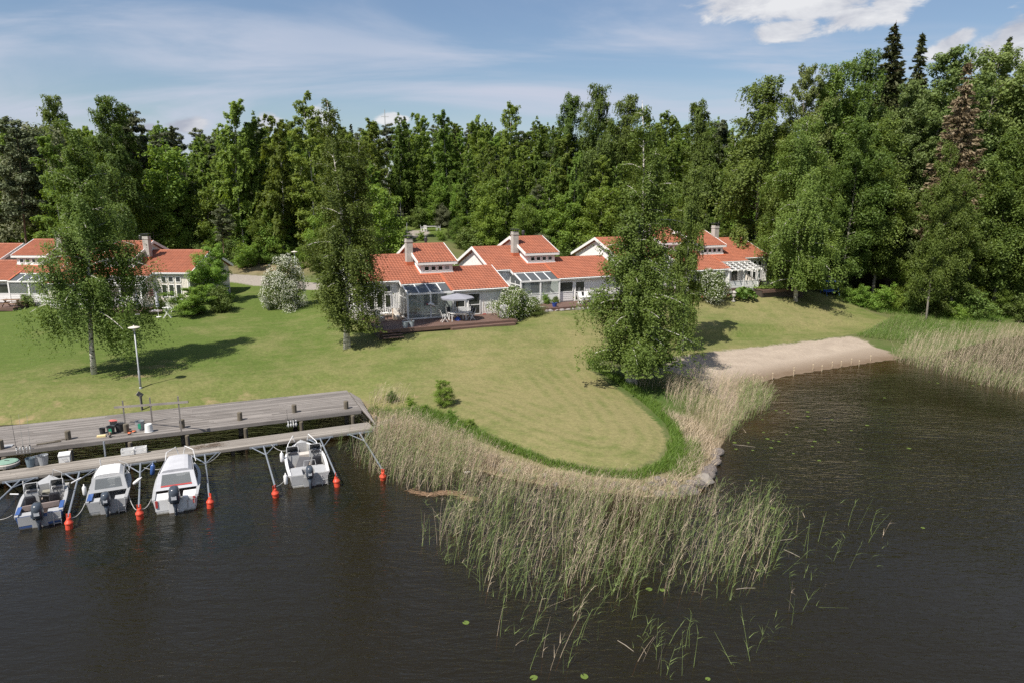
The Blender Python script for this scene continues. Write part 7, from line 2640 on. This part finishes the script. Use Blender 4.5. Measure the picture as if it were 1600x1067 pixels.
# closed parasol house
def L5(x, y, z=0.0): return local(H5.root, -x, y, z)
p0 = G(325 - 8, 498)
cp = empty('closed_parasol', G(248, 496), 0, 'closed pale lilac parasol standing on the lawn before the cream house', 'parasol')
MB().lathe([(.03, .95), (.16, 1.05), (.15, 1.5), (.11, 2.0), (.05, 2.45), (.02, 2.6)], 9).build('canopy', M('lilac_cloth', (.55, .54, .62), (.42, .41, .49), 6, .9, stretch=(4, 4, .3)), cp)
MB().tube([(0, 0, 0), (0, 0, 2.66)], .022, 6).build('pole', WHTP, cp)
MB().lathe([(.26, 0), (.26, .05), (.05, .09)], 12).build('base', WHTP, cp)
MB().lathe([(.165, 1.1), (.175, 1.16), (.165, 1.22)], 9).build('tie', M('tie_band', (.25, .24, .35), (.2, .2, .3), 4, .8), cp)
cp2 = copy_tree(cp, None, 'closed white parasol beside the pendulous birch foliage at the cream house')
cp2.location = G(216, 492)
bt = empty('folding_table', G(262, 497), .2, 'white folding bar table on crossed legs on the lawn', 'table')
MB().lathe([(.38, 1.0), (.40, 1.03), (.38, 1.04)], 18).build('top', WHITE, bt)
for s in (-1, 1):
    MB().bar((-.36, s * .2, 0), (.30, s * .2, 1.0), .03, .05).build('leg', WHITE, bt)
    MB().bar((.36, s * .16, 0), (-.30, s * .16, 1.0), .03, .05).build('leg', WHITE, bt)
MB().bar((0, -.22, .5), (0, .22, .5), .03, .03).build('stretcher', WHITE, bt)
fc = folding_chair(G(267, 489), 2.9, 'white folding chair behind the white bar table', WHITE)
l_ = G(243, 491)
kt = empty('woven_bowl', l_, 0, 'round dark woven bowl seat on the lawn behind the closed parasol', 'bowl')
MB().lathe([(.35, 0), (.62, .10), (.72, .30), (.66, .34), (.50, .18), (.05, .12)], 22).build('bowl', M('dark_rattan', (.16, .12, .11), (.22, .18, .17), 16, .8, bump=.5, bscale=20), kt)
for k in range(3):
    MB().rock((.22 * math.cos(k * 2.1), .22 * math.sin(k * 2.1), .30), .20, 90 + k, 2, (1, 1, .7)).build('cushion', M('greyish_cushion', (.40, .38, .40), (.3, .28, .3), 4, .9), kt)
stand('bush_0', 252, 484, 468, 'small clipped round bush beside the cream house wall', 'shrub', wide=1.25, name='shrub')
ac = empty('heat_pump', L5(.9, -.6, -.15), H5.root.rotation_euler[2], 'white heat pump box against the cream wall', 'heat pump')
MB().box(-.45, .45, -.16, .16, .12, .78).build('case', WHITE, ac)
MB().lathe([(.25, 0), (.27, .02)], 18, (0, 0, 0)).build('fan_grille', DARKMET, ac).rotation_euler = (math.radians(90), 0, 0)
ac.children[-1].location = (-.12, -.16, .45)
for x in (-.35, .35): MB().box(x - .03, x + .03, -.14, .14, 0, .12).build('foot', DARKMET, ac)
tw = MB()
for k in range(6): tw.hexa([(-.3 + k * .1, -.02 * (k % 2), .0), (-.2 + k * .1, -.02 * ((k + 1) % 2), .0), (-.2 + k * .1, .01 - .02 * ((k + 1) % 2), .0), (-.3 + k * .1, .01 - .02 * (k % 2), .0),
                            (-.3 + k * .1, -.02 * (k % 2), .8), (-.2 + k * .1, -.02 * ((k + 1) % 2), .8), (-.2 + k * .1, .01 - .02 * ((k + 1) % 2), .8), (-.3 + k * .1, .01 - .02 * (k % 2), .8)])
o = tw.build('towel', M('pink_towel', (.60, .25, .32), (.52, .21, .27), 8, .95))
o.location = L5(3.55, -1.2, .95)
o.rotation_euler = (0, 0, H5.root.rotation_euler[2] + math.pi / 2)
tag(o, 'pink towel hanging by the veranda end of the cream house', 'towel')
o = empty('storage_box', L5(4.2, -3.3, -.1), 0, 'dark storage box behind the round bowl seat', 'box')
MB().box(-.4, .4, -.28, .28, 0, .55).build('body', BLKP, o)
MB().box(-.42, .42, -.30, .30, .55, .60).build('lid', GRYP, o)

# picnic bench at the frame edge
pb = empty('picnic_bench', G(17, 468), .0, 'brown picnic table with crossed legs on the deck at the frame edge', 'picnic table')
q = PY(17, 468, 70.5)
pb.location = (q[0], 70.5, H6.root.location.z)
BRN = M('brown_wood', (.26, .15, .09))
for k in range(4): MB().box(-.9, .9, -.36 + k * .185, -.20 + k * .185, .72, .76).build('top_slat', BRN, pb)
for y in (-.72, .52): MB().box(-.9, .9, y, y + .22, .42, .46).build('seat', BRN, pb)
for x in (-.65, .65):
    MB().bar((x, -.62, 0), (x + .04, .28, .78), .05, .09).build('leg', BRN, pb)
    MB().bar((x + .06, .62, 0), (x + .02, -.28, .78), .05, .09).build('leg', BRN, pb)
    MB().bar((x, -.70, .39), (x, .70, .39), .05, .08).build('crossbar', BRN, pb)
stand('bush_0', 38, 480, 460, 'low green shrub at the deck corner beside the picnic table', 'shrub', wide=1.3, name='shrub')

# blue garden swing in the shade
sw = empty('garden_swing', G(1296, 462), .35, 'blue-canopied garden swing with dark clothes in the shade of the shore trees', 'swing')
SB = M('swing_blue', (.030, .085, .32), (.025, .07, .26), 3, .8)
for x in (-.95, .95):
    MB().tube([(x, -.6, 0), (x, 0, 1.75), (x, .6, 0)], .03, 6).build('stand', SB, sw)
MB().slab(-1.1, 1.1, -.65, 1.70, 0, 1.85, .03).slab(-1.1, 1.1, .65, 1.70, 0, 1.85, .03).build('canopy', SB, sw)['kind'] = 'stuff'
MB().box(-.8, .8, -.3, .25, .45, .55).build('seat', SB, sw)
MB().slab(-.8, .8, .22, .55, .42, 1.1, .08).build('backrest', SB, sw)
for x in (-.4, .25): MB().rock((x, -.05, 1.05), .34, 14 + int(x * 10), 2, (.9, .35, .9)).build('garment', M('dark_cloth', (.05, .05, .055), (.10, .10, .11), 4, .9), sw)

# upper lawn: white table with chairs
u0 = G(673, 361)
table(u0, .1, 'white garden table alone on the upper lawn at the forest edge', 2.0, .9, .74, WHITE)
for dx, dy, a, lb in ((-1.35, -.1, 1.5, 'white plastic chair at the road end of the upper lawn table'), (-.75, -.75, 3.0, 'white plastic chair in front of the upper lawn table'), (1.35, .1, -1.5, 'white plastic chair at the far end of the upper lawn table')):
    r = empty('plastic_chair', (u0.x + dx, u0.y + dy, gz(u0.x + dx, u0.y + dy)), a, lb, 'chair', 'white chairs on the upper lawn')
    for x in (-.24, .24):
        for y in (-.22, .22): MB().box(x - .03, x + .03, y - .03, y + .03, 0, .44).build('leg', WHTP, r)
        MB().box(x - .03, x + .03, -.22, .25, .64, .68).build('armrest', WHTP, r)
    MB().box(-.26, .26, -.25, .25, .44, .48).build('seat', WHTP, r)
    MB().slab(-.26, .26, .22, .48, .36, 1.02, .05).build('backrest', WHTP, r)
for u, v, lb in ((636, 364, 'thin grey post at the gravel edge of the upper lawn'), (1111, 362, 'thin white post behind the pergola house roof')):
    o = MB().lathe([(.05, -.2), (.05, 1.5), (.09, 1.5), (.09, 1.65)], 8).build('marker_post', LAMPG)
    o.location = G(u, v)
    tag(o, lb, 'post')
mast = empty('radio_mast', (-57, 320, 11), 0, 'very thin lattice radio mast rising behind the forest', 'mast')
MB().tube([(0, 0, 0), (0, 0, 43)], [.35, .18], 5).build('mast', LAMPG, mast)
MB().bar((-1.6, 0, 40), (1.6, 0, 40), .25, .25).build('crossarm', LAMPG, mast)

# shed in the dark under the shore trees
sh = empty('shed', Vector((52, 92, gz(52, 92))), .3, 'dark brown shed half hidden in the shade behind the shore trees', 'shed')
MB().prism([(-2, -.6), (2, -.6), (2, 2.3), (0, 3.3), (-2, 2.3)], -4, 4).build('wall', M('dark_stain', (.05, .035, .028), (.04, .03, .024), 3, .8), sh)
MB().slab(-4.3, 4.3, -2.5, 2.25, 0, 3.5, .12).build('roof', DARKMET, sh)
MB().slab(-4.3, 4.3, 2.5, 2.25, 0, 3.5, .12).build('roof', DARKMET, sh)
MB().box(-.5, .5, -2.06, -2.0, 0, 1.95).build('door', M('dark_stain', (.05, .035, .028)), sh)

# ------------------------------------------------------------------ shore: boulders, lily pads, stakes, drift
for (u, v, h, key, lb) in ((640, 632, .55, 'bush_1', 'low green bush on the bank beside the loose planks'), (665, 642, .5, 'bush_1', 'low green bush on the bank before the sapling'), (704, 654, .6, 'bush_1', 'green bush on the bank right below the sapling'),
                           (737, 668, .65, 'bush_1', 'larger green bush where the bank meets the mown tongue'), (720, 678, .6, 'bush_1', 'small green bush among the tall reeds of the bank'), (615, 626, .7, 'bush_0', 'small green bush by the clump of dry reeds')):
    l_ = G(u, v)
    plant(key, l_, h, random.uniform(0, 6), lb, 'bush', None, 1.25)
STONE = M('shore_stone', (.165, .140, .125), (.10, .085, .077), 3, .9, bump=.5, bscale=9)
big = empty('boulder', G(1101, 752), .4, 'pale flat-topped boulder, largest at the water of the tongue', 'boulder')
MB().rock((0, 0, .10), .55, 3, 3, (1.1, .8, .6)).build('rock', M('pale_stone', (.235, .21, .18), (.175, .155, .135), 3, .9, bump=.4, bscale=9), big)
SM = []
for k in range(8):
    m = MB().rock((0, 0, 0), 1.0, 200 + k, 2, (1.1, .85, .65))
    me = bpy.data.meshes.new('stone')
    me.from_pydata(m.v, [], m.f)
    me.materials.append(STONE)
    SM.append(me)
rg = random.Random(12)
shore_pts = [(1122, 708), (1120, 716), (1117, 724), (1113, 730), (1118, 734), (1108, 738), (1102, 742), (1095, 746), (1110, 746), (1088, 752), (1083, 758), (1092, 760), (1078, 764), (1084, 768), (1072, 768), (1066, 762), (1055, 756), (1040, 752), (1034, 758),
             (1030, 748), (1020, 756), (1010, 762), (996, 760), (980, 764), (965, 758), (950, 762), (930, 756), (912, 760), (890, 752), (870, 756), (850, 744), (830, 746), (810, 738), (790, 736), (770, 728), (1062, 772), (1048, 770), (1030, 772)]
for k, (u, v) in enumerate(shore_pts):
    o = link('stone', SM[k % 8])
    p = G(u + rg.uniform(-3, 3), v + rg.uniform(-2, 2))
    s = rg.uniform(.26, .52) if u > 1070 else rg.uniform(.18, .36) if u > 1000 else rg.uniform(.14, .28)
    o.location = (p.x, p.y, max(p.z, -.05) + s * .15)
    o.scale = (s, s, s)
    o.rotation_euler = (0, 0, rg.uniform(0, 6.28))
    tag(o, None, 'stone', 'stones along the shore of the lawn tongue')
    wh = ('grey stones at the tip of the lawn tongue' if u > 1000 else 'brownish stones behind the tall reeds')
    later(o, (wh, wh), u + v * .001)
PAD = M('lily_pad', (.120, .165, .030), (.085, .120, .022), 3, .45)
pads = [(1213, 641), (1226, 641), (1231, 645), (1262, 643), (1170, 651), (1191, 655), (1262, 650), (1148, 673), (1193, 675), (1229, 678), (1289, 671), (1273, 689), (1199, 685), (1208, 688), (1217, 689), (1205, 699), (1169, 691), (1148, 691), (1150, 701), (1269, 697),
        (1240, 708), (1280, 719), (1176, 703), (1245, 667), (1330, 672), (1355, 664), (1452, 596), (1465, 598), (1530, 600), (1545, 602), (1513, 588), (1520, 602), (1382, 621), (1300, 655), (1310, 690), (1345, 701), (904, 862), (1014, 920), (1002, 844), (913, 1056), (1106, 1060), (834, 1058), (728, 972), (1035, 921), (1174, 750), (1183, 890), (1207, 793), (1442, 824), (1420, 700)]
pm = bpy.data.meshes.new('lily_pad')
vs = [(0, 0, 0)] + [(math.cos(a) * (1 + .05 * math.sin(5 * a)), math.sin(a), .02) for a in [.25 + (6.283 - .5) * k / 14 for k in range(15)]]
pm.from_pydata(vs + [(x, y, z - .05) for x, y, z in vs], [], [(0, k, k + 1) for k in range(1, 15)] + [(k, k + 16, k + 17, k + 1) for k in range(1, 15)])
pm.materials.append(PAD)
for u, v in pads:
    o = link('lily_pad', pm)
    o.location = P(u, v, .012)
    s = rg.uniform(.07, .12)
    o.scale = (s * 1.1, s, s * .3)
    o.rotation_euler = (0, 0, rg.uniform(0, 6.28))
    tag(o, None, 'lily pad', 'lily pads on the lake')
    wh = 'off the beach' if v < 760 and u > 1100 else 'around the reeds'
    later(o, ('lily pad ' + wh, 'small lily pads floating ' + wh), u + v * .001)
stk = MB().lathe([(.022, -1.0), (.022, .42), (.05, .42), (.05, .52), (.01, .54)], 8)
sme = bpy.data.meshes.new('stake')
sme.from_pydata(stk.v, [], stk.f)
sme.materials.append(M('yellowed_stake', (.52, .42, .28), (.42, .33, .22), 6, .8))
for u, v in ((1158, 596), (1177, 592), (1190, 596), (1207, 590), (1240, 585), (1240, 581), (1270, 576), (1284, 578), (1300, 572), (1314, 571), (1330, 567), (1342, 570), (1360, 562)):
    o = link('swim_stake', sme)
    o.location = P(u, v + 2, 0)
    tag(o, None, 'stake', 'stakes marking the swimming beach')
    later(o, ('', 'thin pale stakes standing at the waterline of the beach'), u + v * .001)
LOG = M('wet_reed_drift', (.25, .155, .09), (.17, .11, .065), 6, .8)
drift = MB()
for k in range(150):
    t = rg.random()
    u, v = 640 + 100 * t, 764 + 14 * t + 4 * math.sin(t * 7)
    p = Vector(P(u + rg.gauss(0, 4), v + rg.gauss(0, 1.6), rg.uniform(.0, .05)))
    a = -.15 + rg.gauss(0, .35)
    L = rg.uniform(.2, .8)
    drift.bar(tuple(p - Vector((math.cos(a), math.sin(a), 0)) * L / 2), tuple(p + Vector((math.cos(a), math.sin(a), .02)) * L / 2), .02, .015)
tag(drift.build('reed_drift', LOG), 'rust-brown line of dead stalks floating before the reeds', 'drift', None, 'stuff')
for (u0, v0, u1, v1, lb) in ((1145, 694, 1180, 698, 'pale thin stick floating near the lily pads'), (1205, 847, 1240, 841, 'pale stick floating off the end of the reeds'), (1225, 858, 1250, 870, 'broken reed stem floating beside the pale stick'), (965, 1000, 990, 1017, 'dark stick floating below the reeds'), (1150, 920, 1180, 918, 'thin stick floating at the outer reed edge')):
    o = MB().tube([tuple(P(u0, v0, .02)), tuple((P(u0, v0, .03) + P(u1, v1, .03)) / 2 + np.array((0, .04, 0))), tuple(P(u1, v1, .02))], [.010, .013, .007], 6).build('floating_stick', M('bleached_stick', (.30, .26, .20), (.24, .20, .16), 6, .8))
    tag(o, lb, 'stick')
o = empty('floating_bottle', P(730, 737, .03), .2, 'small white bottle caught among the reeds', 'bottle')
MB().lathe([(.045, -.14), (.05, -.12), (.05, .06), (.02, .12), (.02, .15)], 10).build('bottle', WHTP, o).rotation_euler = (0, math.radians(85), 0)
settle()
